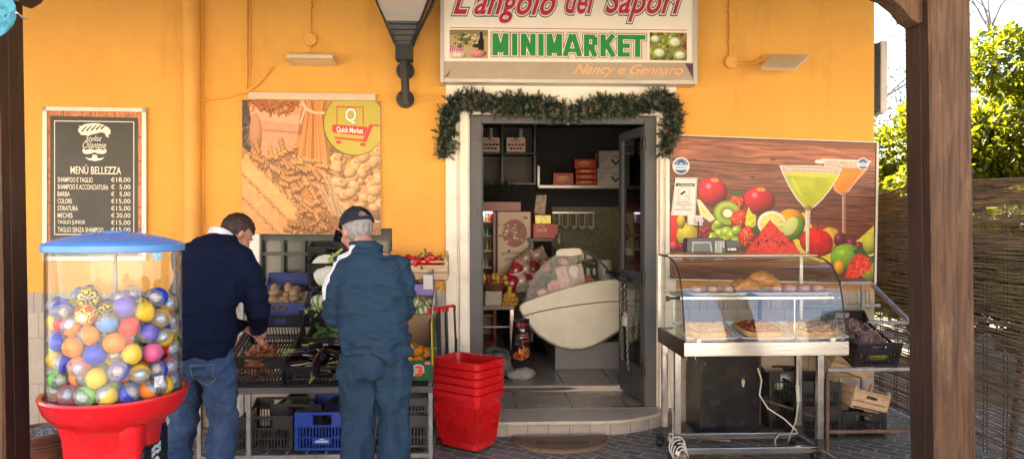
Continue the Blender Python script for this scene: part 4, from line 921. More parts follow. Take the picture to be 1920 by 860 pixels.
# shells bowl
c.ell(686, 362, 70, 68, (226, 176, 120), shade=.4)
for i in range(70):
    x, y = rs.uniform(622, 716), rs.uniform(282, 392); 
    a = rs.uniform(-60, 60); w_ = rs.uniform(9, 13); c.ell(x+1.5, y+2, w_, w_*.72, (196, 138, 86), rot=a, shade=.2); c.ell(x, y, w_, w_*.72, (250, 208, 158), rot=a, shade=.3)
    if rs.rand() < .45: c.ell(x+1, y-1, w_*.62, w_*.34, (214, 160, 106), rot=a, shade=-.2)
    else:
        for k in range(4): c.line([(x-w_*.6+k*w_*.35, y-w_*.4), (x-w_*.6+k*w_*.4, y+w_*.4)], .8, (206, 150, 96), .7)
c.poly([(620, 350), (632, 372), (655, 396), (690, 412), (714, 416), (714, 440), (640, 440), (625, 400)], (196, 170, 140), tex=.2); c.line([(620, 350), (634, 376), (658, 398), (692, 412), (714, 416)], 4, (232, 206, 176))
for bx, by, ang_ in ((612, 330, 1.1), (600, 350, 1.0), (622, 362, 1.25)):
    for i in range(16):
        x = bx+i*5*math.cos(ang_)*.8; y = by+i*5.2*math.sin(ang_)
        for sg_ in (-1, 1): c.ell(x+sg_*3, y, 4.2, 1.9, (222, 188, 146), rot=60+sg_*28, shade=.4)
        c.line([(x, y), (x+10*rs.uniform(-1, .3), y-12)], .7, (232, 204, 166), .8)
c.poly([(590, 400), (714, 418), (714, 440), (570, 440)], (160, 118, 84), tex=.5, tscale=.3)
for i in range(30): fus(rs.uniform(540, 610), rs.uniform(395, 436), rs.uniform(-.4, 1.2), 20, 9, rs.randint(10, 60))
c.ell(664, 231, 59, 60, (96, 92, 40), shade=0); c.ell(665, 230, 58, 59, (202, 200, 84), shade=.0)
c.I *= np.array([.95, .88, .80])
c.mesh('print', [(454, 187.5), (713, 190.5), (713.5, 439.5), (454.5, 437.5)], -.0295, pp, PRINT)
YQ = -.0305; QR = mat('logo_red', rgb(196, 44, 50), .4, var=.04)
lg = MB()
for q in ([(631, 199), (682, 200.5), (682, 202.5), (631, 201)], [(631, 201), (632.6, 201), (632.6, 234), (631, 234)], [(680.2, 202.5), (682, 202.5), (682, 236), (680.2, 236)]): lg.pxprism(q, YQ, YQ+.0006)
lg.pxprism([(623, 236), (625, 233.5), (688, 238), (689.5, 240), (683, 255), (625, 249), (623, 246)], YQ, YQ+.0006)
lg.pxprism([(626, 256.5), (681, 261.5), (693, 233.5), (711, 233.5), (711, 236.8), (699, 236.8), (688, 263), (686, 266), (628, 260)], YQ, YQ+.0006)
for x, y in ((635, 266.5), (680.5, 271)): lg.pxprism([(x+5.4*math.cos(t), y+3.2*math.sin(t)) for t in np.linspace(0, 6.1, 14)], YQ, YQ+.0006)
lg.build('cart_logo', QR, pp)
text("Q", (647, 202.5, 668, 233), YQ-.0012, TWHITE, pp, .03, extra=[(.055, YQ-.0006, TBR)], slope=0)
text("Quick Market", (631, 237, 681, 249.5), YQ-.0008, mat('logo_white', rgb(245, 238, 226), .4), pp, .02, slope=.07)
MB().pxprism([(465, 172), (704.5, 175.5), (704.5, 189), (465, 186)], -.05, -.002).build('top_box', mat('shutter_box', rgb(212, 190, 156), .5, dirt=rgb(150, 125, 95), dirt_amt=.5), pp, bevel=.004)

# --- fruit poster
fp_ = thing('fruit_poster', 'wide poster of fruits and two cocktail glasses on brown boards', 'poster', (XA(1450), -.03, 1.5))
MB().pxprism([(1254.5, 252), (1648.5, 266), (1643.5, 533), (1254.5, 524)], -.035, -.020).build('panel', mat('poster_edge_white', rgb(214, 208, 196), .5), fp_)
MB().pxprism([(1256, 254), (1644, 268), (1639.5, 530), (1256, 522)], -.0375, -.0355).build('dark_border', mat('poster_border', rgb(52, 48, 46), .5), fp_)
wd = MB(); wd.pxprism([(1262, 526), (1632, 533), (1632, 546), (1262, 542)], -.0199, -.0145); wd.build('batten', wood_mat('orange_batten', (.42, .19, .06), (.58, .3, .1), .6, axis=0), fp_)
rs = np.random.RandomState(9); c = Canvas(1256, 256, 1640, 530, 1.5, (128, 76, 56))
yy_ = c.Y-(c.X-1256)*.03
bands = [256, 300, 352, 400, 436, 470, 560]; tones = [(156, 96, 74), (126, 78, 62), (110, 66, 52), (112, 60, 40), (108, 56, 36), (96, 60, 46)]
for i in range(6):
    mm = ((yy_ >= bands[i]) & (yy_ < bands[i+1])).astype(float); g_ = fbm(c.X*.025+i*7, c.Y*.32+3*fbm(c.X*.02, c.Y*.03, 5), 3+i, 5)
    c.mix(mm, np.clip(np.array(tones[i])/255.0*(.55+.95*g_[..., None]), 0, 1))
for b_ in bands[1:-1]: c.line([(1256, b_), (1640, b_+11.5)], 2.2, (56, 34, 26)); c.line([(1256, b_+2.2), (1640, b_+13.7)], 1, (170, 116, 92), .6)
for x, y in ((1447, 294), (1300, 300), (1410, 330)): c.ell(x, y, 5, 2, (84, 48, 34), shade=0)
# banana
bn = [(1480, 440), (1500, 452), (1540, 466), (1580, 462), (1612, 446), (1640, 418), (1640, 478), (1600, 492), (1540, 494), (1500, 480)]
c.poly(bn, (222, 200, 70), tex=.12); c.poly([(1496, 398), (1510, 396), (1520, 420), (1536, 444), (1552, 470), (1530, 476), (1506, 440)], (232, 206, 84), tex=.1)
def glassd(pts, liq, col, stem, foot):
    c.poly(pts, (196, 180, 168), tex=.15); c.mix(np.zeros_like(c.X), (0, 0, 0)); c.poly(liq, col, tex=.14, tscale=.05); c.line([pts[0], pts[1]], 2.2, (240, 234, 228)); c.line([pts[0], pts[-1]], 1.2, (226, 216, 206)); c.line([pts[1], pts[2]], 1.2, (226, 216, 206))
glassd([(1540, 290), (1632, 291), (1590, 352), (1578, 360), (1566, 352)], [(1544, 304), (1628, 306), (1588, 352), (1578, 358), (1567, 352)], (232, 138, 40), None, None)
c.line([(1582, 356), (1583, 433)], 7, (170, 120, 92), .75); c.line([(1580, 362), (1581, 433)], 1.4, (236, 222, 210), .9)
c.ell(1535, 295, 9, 4, (236, 222, 214), shade=0)
glassd([(1461, 306), (1576, 308), (1569, 325), (1555, 350), (1540, 370), (1528, 382), (1521, 390), (1515, 402), (1510, 390), (1503, 382), (1492, 368), (1478, 345), (1467, 322)], [(1468, 320), (1570, 322), (1556, 348), (1541, 367), (1527, 379), (1519, 386), (1512, 386), (1504, 380), (1493, 366), (1480, 345)], (182, 190, 46), None, None)
c.ell(1520, 321, 51, 5, (202, 206, 90), shade=0); c.line([(1461, 306), (1467, 322), (1478, 345), (1492, 368), (1506, 384)], 1.6, (240, 236, 230)); c.line([(1576, 308), (1569, 325), (1555, 350), (1540, 370), (1526, 384)], 1.6, (240, 236, 230)); c.ell(1518.5, 307, 57.5, 3.6, (236, 230, 224), shade=0); c.ell(1518.5, 307.3, 55.5, 2.2, (190, 160, 146), shade=0); c.line([(1484, 330), (1500, 362)], 3, (226, 228, 130), .5); c.ell(1515, 392, 8, 10, (150, 120, 60), shade=.5)
def apple(x, y, rx, ry, col=(214, 38, 52)):
    c.ell(x, y, rx, ry, col, shade=.45, hi=.5, tex=.12, tscale=.08); c.ell(x+4, y-ry*.78, rx*.3, ry*.14, (232, 160, 90), shade=.2); c.line([(x+2, y-ry*.75), (x+7, y-ry*1.2)], 1.6, (150, 100, 60))
apple(1335, 361, 27, 29); apple(1422, 375, 30, 27, (204, 36, 50))
def straw(x, y, rx, ry, rot=0):
    c.ell(x, y, rx, ry, (222, 46, 34), rot, shade=.45, hi=.3)
    for i in range(int(rx*ry/9)):
        a = rs.uniform(0, 6.28); q = rs.rand()**.5*.85; c.ell(x+q*rx*math.cos(a), y+q*ry*math.sin(a), 1, 1.3, (240, 150, 90), shade=0, soft=.8)
straw(1380, 381, 15, 18, 20); c.poly([(1366, 366), (1372, 358), (1380, 364), (1386, 358), (1392, 368), (1380, 370)], (60, 96, 40))
c.poly([(1305, 376), (1312, 378), (1340, 414), (1330, 420), (1312, 408)], (236, 226, 190)); c.poly([(1309, 384), (1334, 412), (1316, 404)], (236, 218, 90))
c.ell(1362, 402, 26, 25, (120, 150, 50), shade=.2); c.ell(1363, 402, 23, 22, (176, 200, 84), shade=.1); 
for k in range(30): a = k*.21; c.line([(1363+9*math.cos(a), 402+8*math.sin(a)), (1363+15*math.cos(a), 402+14*math.sin(a))], 1, (40, 50, 24), .8)
c.ell(1363, 402, 9, 8, (232, 234, 196), shade=0)
straw(1386, 413, 17, 19, 25); c.poly([(1398, 402), (1402, 388), (1408, 400), (1416, 404), (1416, 424), (1404, 436), (1396, 424)], (206, 206, 70), tex=.2)
for x, y, r in ((1345, 430, 12), (1350, 444, 13), (1362, 440, 12), (1372, 446, 12), (1335, 452, 12), (1358, 458, 12), (1380, 436, 10), (1380, 460, 12), (1345, 424, 9)): c.ell(x, y, r, r, (168, 196, 66), shade=.4, hi=.3)
for i in range(14): c.ell(1317+rs.uniform(-12, 12), 440+rs.uniform(-12, 14), 4, 4, (190, 36, 54), shade=.5, hi=.4)
c.poly([(1256, 402), (1268, 410), (1272, 440), (1266, 462), (1256, 466)], (220, 54, 50)); c.ell(1288, 448, 20, 26, (214, 200, 70), shade=.4, tex=.1); c.ell(1276, 420, 8, 14, (206, 190, 60), shade=.4)
c.ell(1278, 470, 12, 8, (150, 20, 50), shade=.4, hi=.3); c.ell(1262, 468, 8, 8, (220, 90, 80), shade=.4)
straw(1399, 448, 16, 22, 15); c.poly([(1404, 430), (1420, 426), (1424, 436), (1414, 440)], (50, 90, 36))
c.ell(1482, 416, 27, 26, (232, 150, 36), shade=.45, tex=.08)
c.ell(1446, 420, 27, 25, (240, 236, 214), shade=.1); c.ell(1446, 421, 22, 20, (228, 218, 106), shade=.1)
for k in range(9): a = k*.698; c.line([(1446, 421), (1446+21*math.cos(a), 421+19*math.sin(a))], 1.6, (242, 238, 200), .9)
c.ell(1488, 428, 18, 25, (116, 160, 56), rot=30, shade=.4); c.ell(1481, 424, 12, 20, (206, 216, 130), rot=30, shade=.1)
c.poly([(1443, 414), (1450, 420), (1500, 474), (1500, 480), (1398, 480), (1400, 470)], (222, 60, 54), tex=.22, tscale=.25); c.line([(1443, 414), (1398, 476)], 2.5, (196, 50, 44))
for i in range(14): a = rs.rand(); c.ell(1420+a*56, 462-rs.rand()*30*(1-abs(a-.4)), 1.5, 2.2, (60, 30, 26), shade=0)
c.ell(1535, 452, 36, 29, (206, 54, 36), shade=.45, tex=.2, tscale=.08, hi=.2); c.ell(1556, 450, 22, 26, (214, 170, 66), shade=.4, tex=.3, tscale=.1); c.ell(1538, 456, 24, 26, (214, 34, 30), shade=.3, tex=.2, tscale=.1); c.line([(1532, 434), (1534, 412)], 2, (90, 60, 30))
c.poly([(1509, 392), (1519, 392), (1516, 474), (1511, 474)], (222, 200, 176), tex=.1); c.line([(1511, 396), (1512, 474)], 1.2, (248, 240, 230)); c.line([(1517, 400), (1517, 474)], 1, (180, 120, 90))
for x, y, rx, ry in ((1575, 449, 11, 14), (1597, 456, 11, 12), (1612, 462, 9, 11)): c.ell(x, y, rx, ry, (116, 34, 62), shade=.5, hi=.35)
c.ell(1588, 484, 30, 28, (126, 166, 44), shade=.45, tex=.12, hi=.15); c.ell(1632, 454, 14, 22, (190, 190, 60), shade=.4); c.ell(1632, 510, 14, 22, (150, 160, 50), shade=.4)
c.poly([(1600, 470), (1616, 462), (1630, 478), (1640, 486), (1636, 500), (1616, 490)], (50, 84, 34), tex=.4)
c.ell(1574, 504, 10, 15, (232, 160, 30), shade=.4)
c.poly([(1612, 474), (1626, 480), (1636, 494), (1634, 506), (1608, 524), (1588, 524), (1586, 518), (1598, 486)], (218, 44, 30), tex=.2, tscale=.15)
for i in range(46): x, y = rs.uniform(1592, 1634), rs.uniform(482, 520); c.ell(x, y, .9, 1.4, (240, 140, 80), shade=0, soft=.8) if (x-1588) > (520-y)*.35 else None
c.mesh('print', [(1257, 256), (1641, 270), (1637.5, 527.5), (1257, 520)], -.0382, fp_, PRINT)

def sticker(label, x, y, r, Y):
    t = thing('round_sticker', label, 'sticker', tuple(P(x, y, Y)))
    c = Canvas(-10, -10, 10, 10, 3, (228, 228, 226)); c.ell(0, 0, 8.6, 8.6, (44, 78, 136), shade=0); c.ell(0, 0, 7.6, 7.6, (120, 150, 190), shade=0); c.ell(0, -4, 4, 3, (40, 70, 130), shade=0); c.poly([(-9, -.5), (9, -.5), (8, 4), (-8, 4)], (226, 230, 236)); c.poly([(-6, 5), (6, 5), (3, 8), (-3, 8)], (50, 80, 140)); c.line([(-6, 1.6), (6, 1.6)], 1.2, (90, 120, 170)); c.ell(0, -2.6, 2.2, 1.2, (200, 214, 230), shade=0)
    rr_ = np.hypot(c.X, c.Y); q = P(x, y, Y); s = r/10*(P(x+10, y, Y).x-q.x)/10
    V = [(q.x, Y, q.z)]; 
    N = 28; rad = 14; V = []; 
    cols = []
    for i in range(rad+1):
        for j in range(N):
            a = 2*math.pi*j/N; u, v = 10*i/rad*math.cos(a), 10*i/rad*math.sin(a); V.append((q.x+u*s, Y, q.z-v*s)); cols.append(c.I[int(np.clip((v+10)*3, 0, 60)), int(np.clip((u+10)*3, 0, 60))])
    F = [(i*N+j, i*N+(j+1) % N, (i+1)*N+(j+1) % N, (i+1)*N+j) for i in range(rad) for j in range(N)]
    o = fastmesh('print', V, F, PRINT, t); at = o.data.color_attributes.new('print', 'FLOAT_COLOR', 'POINT'); I = np.array(cols); L = np.where(I <= .04045, I/12.92, ((I+.055)/1.055)**2.4)
    at.data.foreach_set('color', np.concatenate([L, np.ones((len(L), 1))], 1).ravel().astype(np.float32)); return t
sticker('round blue and white sticker at the poster corner beside the garland', 1277, 311, 16, -.0392)
sticker('round blue and white sticker on the orange cocktail glass', 1618, 307, 11, -.0392)
# --- video surveillance notice
at_ = thing('warning_notice', 'white paper notice reading ATTENZIONE with a camera picture', 'notice', tuple(P(1282, 368, -.05)))
MB().pxprism([(1266, 333), (1307.5, 333.5), (1304, 405), (1258.5, 403)], -.050, -.0475).build('sheet', mat('laminated_white', rgb(222, 218, 208), .3, var=.04), at_)
NB = mat('notice_black', rgb(40, 40, 42), .5); nb_ = MB()
for q in ([(1267.5, 343.5), (1302.5, 344), (1302.2, 349.5), (1267.2, 349)], [(1275, 363), (1284, 357), (1286, 360), (1277.5, 366)], [(1276, 351.3), (1292.5, 351.5), (1292.5, 352), (1276, 351.8)], [(1272, 373.6), (1292, 374), (1292, 374.5), (1272, 374)], [(1272, 352), (1272.5, 352), (1272.4, 373.6), (1271.9, 373.6)], [(1292.5, 352), (1293, 352), (1292, 373.8), (1291.5, 373.8)],
          [(1266, 334.5), (1306.3, 335), (1306.3, 335.5), (1266, 335)], [(1265.7, 335), (1266.2, 335), (1261.3, 401), (1260.8, 401)], [(1305.8, 335), (1306.3, 335), (1303.3, 402), (1302.8, 402)], [(1284, 366), (1291, 369), (1291, 370), (1284, 367)]): nb_.pxprism(q, -.0508, -.0502)
nb_.build('symbol', NB, at_)
text("ATTENZIONE!", (1271, 345, 1299, 348.4), -.0514, mat('notice_white', rgb(230, 228, 220), .5), at_, .01)
for s_, b_ in (("AREA SOTTOPOSTA", (1268, 377, 1295, 380.5)), ("A VIDEOSORVEGLIANZA", (1265, 382, 1298, 385.5)), ("PER", (1279, 387, 1284, 389.5)), ("RAGIONI DI SICUREZZA", (1265, 391, 1297, 394.4))): text(s_, b_, -.0508, NB, at_, .0)
# wall socket with plug and black lead
sk_ = thing('wall_socket', 'white weatherproof wall socket under the surveillance notice', 'socket', tuple(P(1302, 410, -.06)))
b = MB(); b.pxprism([(1291, 403), (1318, 404), (1318, 423), (1291, 422)], -.09, -.0385); b.build('box', WHITE, sk_, bevel=.006); b = MB(); b.pxprism([(1304, 407), (1314, 408), (1322, 413), (1316, 419), (1304, 418)], -.115, -.091); b.build('cover', mat('grey_clear_cover', rgb(190, 190, 190), .2), sk_, bevel=.004)
b = MB(); b.tube([P(1309, 414, -.12), P(1310, 425, -.13), P(1308, 450, -.15), P(1307, 470, -.2), P(1306, 476, -.3)], .0045, 6); b.build('lead', BLACKP, sk_)
# ================================================================ things in front of the wall
RED = mat('red_plastic', (.62, .008, .012), .28, var=.06, coat=.25, dirt=(.42, .05, .045), dirt_amt=.6, dirt_scale=9); add_layer(RED, (.22, .015, .015), .7, 4, (1, 1, .4), .6, .72)
BLUEP = mat('blue_crate_plastic', (.012, .055, .36), .4, var=.2, dirt=(.1, .13, .25), dirt_amt=.3)
BLUEOLD = mat('worn_blue_plastic', (.05, .07, .20), .55, var=.3, dirt=(.16, .17, .24), dirt_amt=.6, dirt_scale=10)
GREYC = mat('clear_grey_crate', (.075, .08, .085), .35, var=.2)
# ---- capsule vending machine
gq = P(216, 430, -2.62); gx, gy = gq.x, gq.y
gm_ = thing('capsule_machine', 'red toy capsule vending machine with clear drum and blue lid', 'vending machine', (gx, gy, 0))
def LZ(py, d): return 1.62-(py-420)/(FPX/d)
b = MB(); b.lathe([(0.0000, 1.5870), (0.0521, 1.5900), (0.0564, 1.5820), (0.1389, 1.5740), (0.2344, 1.5520), (0.2708, 1.5380), (0.2795, 1.5300), (0.2795, 1.5060), (0.2752, 1.5020), (0.2647, 1.5020), (0.2647, 1.5170), (0.0000, 1.5220)][::-1], (gx, gy, 0), 64)
for k in range(10):
    a = 2*math.pi*k/10; c0_, c1_ = Vector((gx+.09*math.cos(a), gy+.09*math.sin(a), 1.5780)), Vector((gx+.205*math.cos(a), gy+.205*math.sin(a), 1.5560)); b.bar(c0_, c1_, .012, .010)
b.build('lid', mat('blue_lid_plastic', (.09, .27, .62), .38, var=.08, dirt=(.2, .3, .45), dirt_amt=.4, dirt_scale=5), gm_, smooth=True)
b = MB(); b.lathe([(0.2656, .885), (0.2656, 1.5090)], (gx, gy, 0), 72, cap=False); b.lathe([(0.2621, 1.5090), (0.2621, .885)], (gx, gy, 0), 72, cap=False)
b.build('clear_drum', glass('clear_acrylic', (.97, .98, .98), .7, .015), gm_, smooth=True)
b = MB(); b.cyl((gx, gy, .86), (gx, gy, 1.49), .008, n=14); b.build('centre_rod', GALV, gm_, smooth=True)
b = MB(); b.lathe([(0.1736, .66), (0.1866, .745), (0.2040, .765), (0.2474, .79), (0.2760, .825), (0.2899, .868), (0.2951, .884), (0.2916, .893), (0.2760, .893), (0.2691, .885), (0.2656, .875), (0.0000, .87)], (gx, gy, 0), 72); b.build('bowl', RED, gm_, smooth=True)
def rrect(hx, hy, r, z, c=(0, 0), rot=0, n=5):
    out = []
    for sx, sy, a0 in ((1, 1, 0), (-1, 1, 90), (-1, -1, 180), (1, -1, 270)):
        for k in range(n+1):
            a = R(a0+90*k/n); out.append((sx*(hx-r)+r*math.cos(a), sy*(hy-r)+r*math.sin(a)))
    cs, sn = math.cos(rot), math.sin(rot); return [(c[0]+x*cs-y*sn, c[1]+x*sn+y*cs, z) for x, y in out]
th = R(3)
b = MB(); b.rings([rrect(h_, h_, .035, z, (gx, gy), th) for h_, z in ((.163, .0), (.163, .02), (.153, .06), (.155, .60), (.162, .72), (.174, .775))]); b.build('body', RED, gm_, smooth=True, angle=30)
FM = Matrix.Translation((gx, gy, 0)) @ Matrix.Rotation(th, 4, 'Z') @ Matrix.Translation((.155, 0, 0)) @ Matrix.Rotation(R(90), 4, 'Z')  # local x along face, -y outward
b = MB(); prof = [(-.135, .2), (.135, .2), (.135, .69), (.12, .715), (.095, .705), (.08, .72), (.055, .695), (.03, .70), (.0, .675), (-.03, .685), (-.055, .66), (-.09, .67), (-.12, .655), (-.135, .63)]
b.prism([(x, z) for x, z in prof], -.014, -.004); b.xf(FM); b.build('coin_plate', mat('gloss_black_plate', (.012, .012, .013), .25), gm_)
b = MB(); b.prism([(.036*math.cos(t)-.0, .552+.045*math.sin(t)) for t in np.linspace(0, 6.0, 20)], -.0165, -.0148); b.xf(FM); b.build('price_disc', WHITE, gm_)
def text3(s, w_, h_, M_, m, parent, bold=.01, shear=0, name='lettering', local=False):
    c = bpy.data.curves.new(name, 'FONT'); c.body = s; c.offset = bold; c.shear = shear; c.resolution_u = 4; c.fill_mode = 'FRONT'; o = bpy.data.objects.new(name, c); me = o.to_mesh().copy(); o.to_mesh_clear(); bpy.data.objects.remove(o)
    V = np.empty(len(me.vertices)*3); me.vertices.foreach_get('co', V); V = V.reshape(-1, 3); mn, mx = V.min(0), V.max(0)
    I = (Matrix.Identity(4) if local else rootm(parent).inverted()) @ M_
    pts = [tuple(I @ Vector(((v[0]-mn[0])/(mx[0]-mn[0])*w_-w_/2, 0, (v[1]-mn[1])/(mx[1]-mn[1])*h_-h_/2))) for v in V]
    me.vertices.foreach_set('co', np.array(pts, dtype=np.float32).ravel()); me.materials.clear(); me.materials.append(m); me.update(); return link(bpy.data.objects.new(name, me), parent)
text3("1€", .04, .05, FM @ Matrix.Translation((0, -.0175, .552)), mat('ink_blue', (.02, .04, .12), .5), gm_)
b = MB(); 
for i, z in enumerate((.628, .604)): 
    for k in range(5): b.bb(-.05+k*.02, -.034+k*.02, -.0165, -.015, z+.004*((k*7) % 3), z+.018+.003*((k*5) % 3))
b.xf(FM); b.build('plate_emblem', mat('pale_print', (.6, .62, .66), .4), gm_)
YEL = mat('yellow_plastic', (.75, .50, .01), .35, var=.08)
b = MB(); b.rings([[(.0+.085*k_*math.cos(t), y_, .43+.085*k_*math.sin(t)) for t in np.linspace(0, 2*math.pi, 25)[:-1]] for k_, y_ in ((1, -.015), (1, -.04), (.82, -.055), (.5, -.055))]); b.bb(-.125, -.06, -.045, -.015, .33, .47); b.xf(FM); b.build('coin_mechanism', YEL, gm_, smooth=True, bevel=.003)
b = MB(); b.cyl((0, -.05, .43), (0, -.085, .43), .034, n=20); b.cyl((0, -.085, .43), (0, -.10, .43), .022, n=16); b.bar((0, -.09, .43), (.085, -.115, .452), .018, .010); b.xf(FM); b.build('crank', STEEL, gm_, smooth=True)
b = MB(); b.tube([(.085, -.115, .452), (.10, -.17, .456), (.11, -.225, .460)], [.015, .018, .016], 12); b.xf(FM); b.build('knob', YEL, gm_, smooth=True)
for (px, py, w_, h_, lb, cc) in ((318, 477, 22, 21, 'pale_blue_sticker', (.36, .58, .66)), (327, 718, 20, 21, 'white_sticker', (.6, .63, .66))):
    q = P(px, py, gy-.16); a = math.atan2(q.y-gy, q.x-gx); d_ = w_/440/.266
    b = MB(); rs_ = [[(gx+.2672*math.cos(a+t*d_-d_/2), gy+.2672*math.sin(a+t*d_-d_/2), q.z+s_*h_/900) for s_ in (-1, 1)] for t in (0, .33, .66, 1)]
    b.rings(rs_, closed=False); b.build(lb, mat(lb, cc, .4, var=.5, scale=60), gm_)
# capsules: a settled heap
rc = .0425; NBALL = 168; rs = np.random.RandomState(3)
Pp = np.zeros((NBALL, 3)); ang_ = rs.rand(NBALL)*6.28; rad = np.sqrt(rs.rand(NBALL))*.21; Pp[:, 0] = rad*np.cos(ang_); Pp[:, 1] = rad*np.sin(ang_); Pp[:, 2] = .93+rs.rand(NBALL)*.55
for it in range(420):
    Pp[:, 2] -= .0016 if it < 320 else 0
    for k in range(2):
        D = Pp[:, None]-Pp[None]; L = np.sqrt((D**2).sum(-1))+np.eye(NBALL); ov = np.clip(2*rc-L, 0, None)*(1-np.eye(NBALL)); Pp += ((D/L[..., None])*ov[..., None]*.38).sum(1)
        rr_ = np.hypot(Pp[:, 0], Pp[:, 1]); lim = .262-rc; s_ = np.where(rr_ > lim, lim/rr_, 1); Pp[:, 0] *= s_; Pp[:, 1] *= s_
        ri = np.hypot(Pp[:, 0], Pp[:, 1]); mi_ = .016+rc; s_ = np.where(ri < mi_, mi_/np.maximum(ri, 1e-3), 1); Pp[:, 0] *= s_; Pp[:, 1] *= s_
        Pp[:, 2] = np.maximum(Pp[:, 2], .874+rc)
clear = glass('capsule_clear', (.93, .94, .96), 1.6, .05, milk=.16, milkcol=(.9, .9, .92))
cols = [('blue', (.01, .04, .50)), ('yellow', (.80, .50, .02)), ('red', (.62, .02, .03)), ('green', (.16, .55, .05)), ('orange', (.85, .22, .02)), ('pink', (.72, .12, .28)), ('purple', (.16, .12, .50)), ('sky blue', (.10, .28, .60))]
bases = []
for nm, cc in cols:
    m = mat('capsule_'+nm.replace(' ', '_'), cc, .3, var=.04, coat=.1, spec=.35)
    mi_ = mat('toy_'+nm.replace(' ', '_'), tuple(min(1, x*.4+.45) for x in cc[::-1]), .5, var=.6, scale=60)
    b = MB(); nu, nv = 20, 14; b.ball((0, 0, 0), rc, nu, nv)
    for fi, f_ in enumerate(b.f):
        z = sum(b.v[i][2] for i in f_)/len(f_); b.m[fi] = 0 if z < .001 else 1
    b.mi = 2; b.ball((.004, .003, .008), (.024, .018, .02), 8, 6); b.mi = 0; b.lathe([(rc*.985, -.003), (rc*1.03, -.003), (rc*1.03, .003), (rc*.985, .003)], (0, 0, 0), 20, m=0, cap=False)
    bases.append((nm, b, [m, clear, mi_]))
bb_ = []
for i, (nm, b, ms_) in enumerate(bases):
    me_o = b.build('toy_capsule', ms_, None, smooth=True, local=True); bb_.append(me_o)
striped = mat('ball_yellow_navy', (.80, .55, .02), .25, coat=.4)
NAVY = mat('ball_navy', (.012, .018, .07), .25, coat=.3)
b = MB(); b.ball((0, 0, 0), rc*1.02, 24, 18)
for fi, f_ in enumerate(b.f):
    c_ = sum((Vector(b.v[i]) for i in f_), Vector())/len(f_); t = c_.z*110+1.6*math.sin(math.atan2(c_.y, c_.x)*3); b.m[fi] = 1 if (t % 2.6) < 1.1 else 0
ball_s = b.build('toy_ball', [striped, NAVY], None, smooth=True, local=True)
b = MB(); b.ball((0, 0, 0), rc*1.02, 30, 22); ico = [Vector(v).normalized() for v in [(0, 1, 1.618), (0, -1, 1.618), (0, 1, -1.618), (0, -1, -1.618), (1, 1.618, 0), (-1, 1.618, 0), (1, -1.618, 0), (-1, -1.618, 0), (1.618, 0, 1), (-1.618, 0, 1), (1.618, 0, -1), (-1.618, 0, -1)]]
for fi, f_ in enumerate(b.f):
    c_ = (sum((Vector(b.v[i]) for i in f_), Vector())/len(f_)).normalized(); ds_ = sorted([(c_.dot(k), j) for j, k in enumerate(ico)], reverse=True)
    b.m[fi] = (2 if ds_[0][1] % 2 else 0) if ds_[0][0] > .93 else (3 if ds_[0][0]-ds_[1][0] < .035 else 1)
ball_f = b.build('toy_ball', [mat('ball_red', (.6, .02, .02), .3), mat('ball_yellow', (.8, .5, .03), .3), mat('ball_white', (.7, .68, .65), .3), NAVY], None, smooth=True, local=True)
vis = np.argsort(Pp[:, 1]); used = set()
front_top = sorted(range(NBALL), key=lambda i: -(Pp[i, 2]-Pp[i, 1]*.35)); special = {}
cand = [i for i in front_top if Pp[i, 1] < -.02 and Pp[i, 0] > -.05][:9]
for j, i in enumerate((cand[0], cand[2], cand[5], cand[8])): special[i] = ball_f if j == 1 else ball_s
first = set()
wts = [.22, .18, .15, .09, .14, .08, .06, .08]
for i in range(NBALL):
    rt = Euler((rs.uniform(0, 6.28), rs.uniform(0, 6.28), rs.uniform(0, 6.28)))
    k = rs.choice(8, p=wts); src = special.get(i, bb_[k])
    o = src if src.name not in first else src.copy()
    if o is not src: COL.objects.link(o)
    first.add(src.name); o.location = (gx+Pp[i, 0], gy+Pp[i, 1], Pp[i, 2]); o.rotation_euler = rt
    if src is ball_f: tag(o, 'red and yellow patchwork football ball in the clear drum of the capsule machine', 'ball')
    elif src is ball_s: tag(o, 'yellow ball with navy swirls near the top of the heap in the capsule drum', 'ball', 'swirled balls in the capsule drum')
    else: tag(o, 'round toy capsule half %s and half clear in the vending machine drum' % bases[k][0], 'toy capsule', '%s toy capsules in the drum' % bases[k][0])

# ---- plastic crates
def lattice(mb, o, u, v, W_, H_, t, nb=14, rails=(.33, .62), hole=None, solid_to=0.0, mesh=None, bw=.007):
    """a pierced crate wall; o corner, u/v unit directions"""
    o, u, v = Vector(o), Vector(u), Vector(v); n = u.cross(v); Mx = Matrix((u, n, v)).transposed()
    def bx(u0, u1, v0, v1, tt=t): mb.box(o+u*(u0+u1)/2+v*(v0+v1)/2, (u1-u0, tt, v1-v0), Mx)
    bx(0, W_, 0, max(.016, solid_to)); bx(0, W_, H_-.018, H_, t*2.2); bx(0, .022, .0, H_-.018, t*1.6); bx(W_-.022, W_, .0, H_-.018, t*1.6)
    for r in rails: bx(.022, W_-.022, H_*r-.004, H_*r+.004)
    top = H_-.018
    if hole:
        bx(.022, W_/2-hole, H_*.66, top); bx(W_/2+hole, W_-.022, H_*.66, top); bx(.022, W_-.022, H_*.62, H_*.66); top = H_*.62
    for i in range(nb):
        c = .022+(W_-.044)*(i+.5)/nb; bx(c-bw/2, c+bw/2, max(.016, solid_to), top, t*.8)
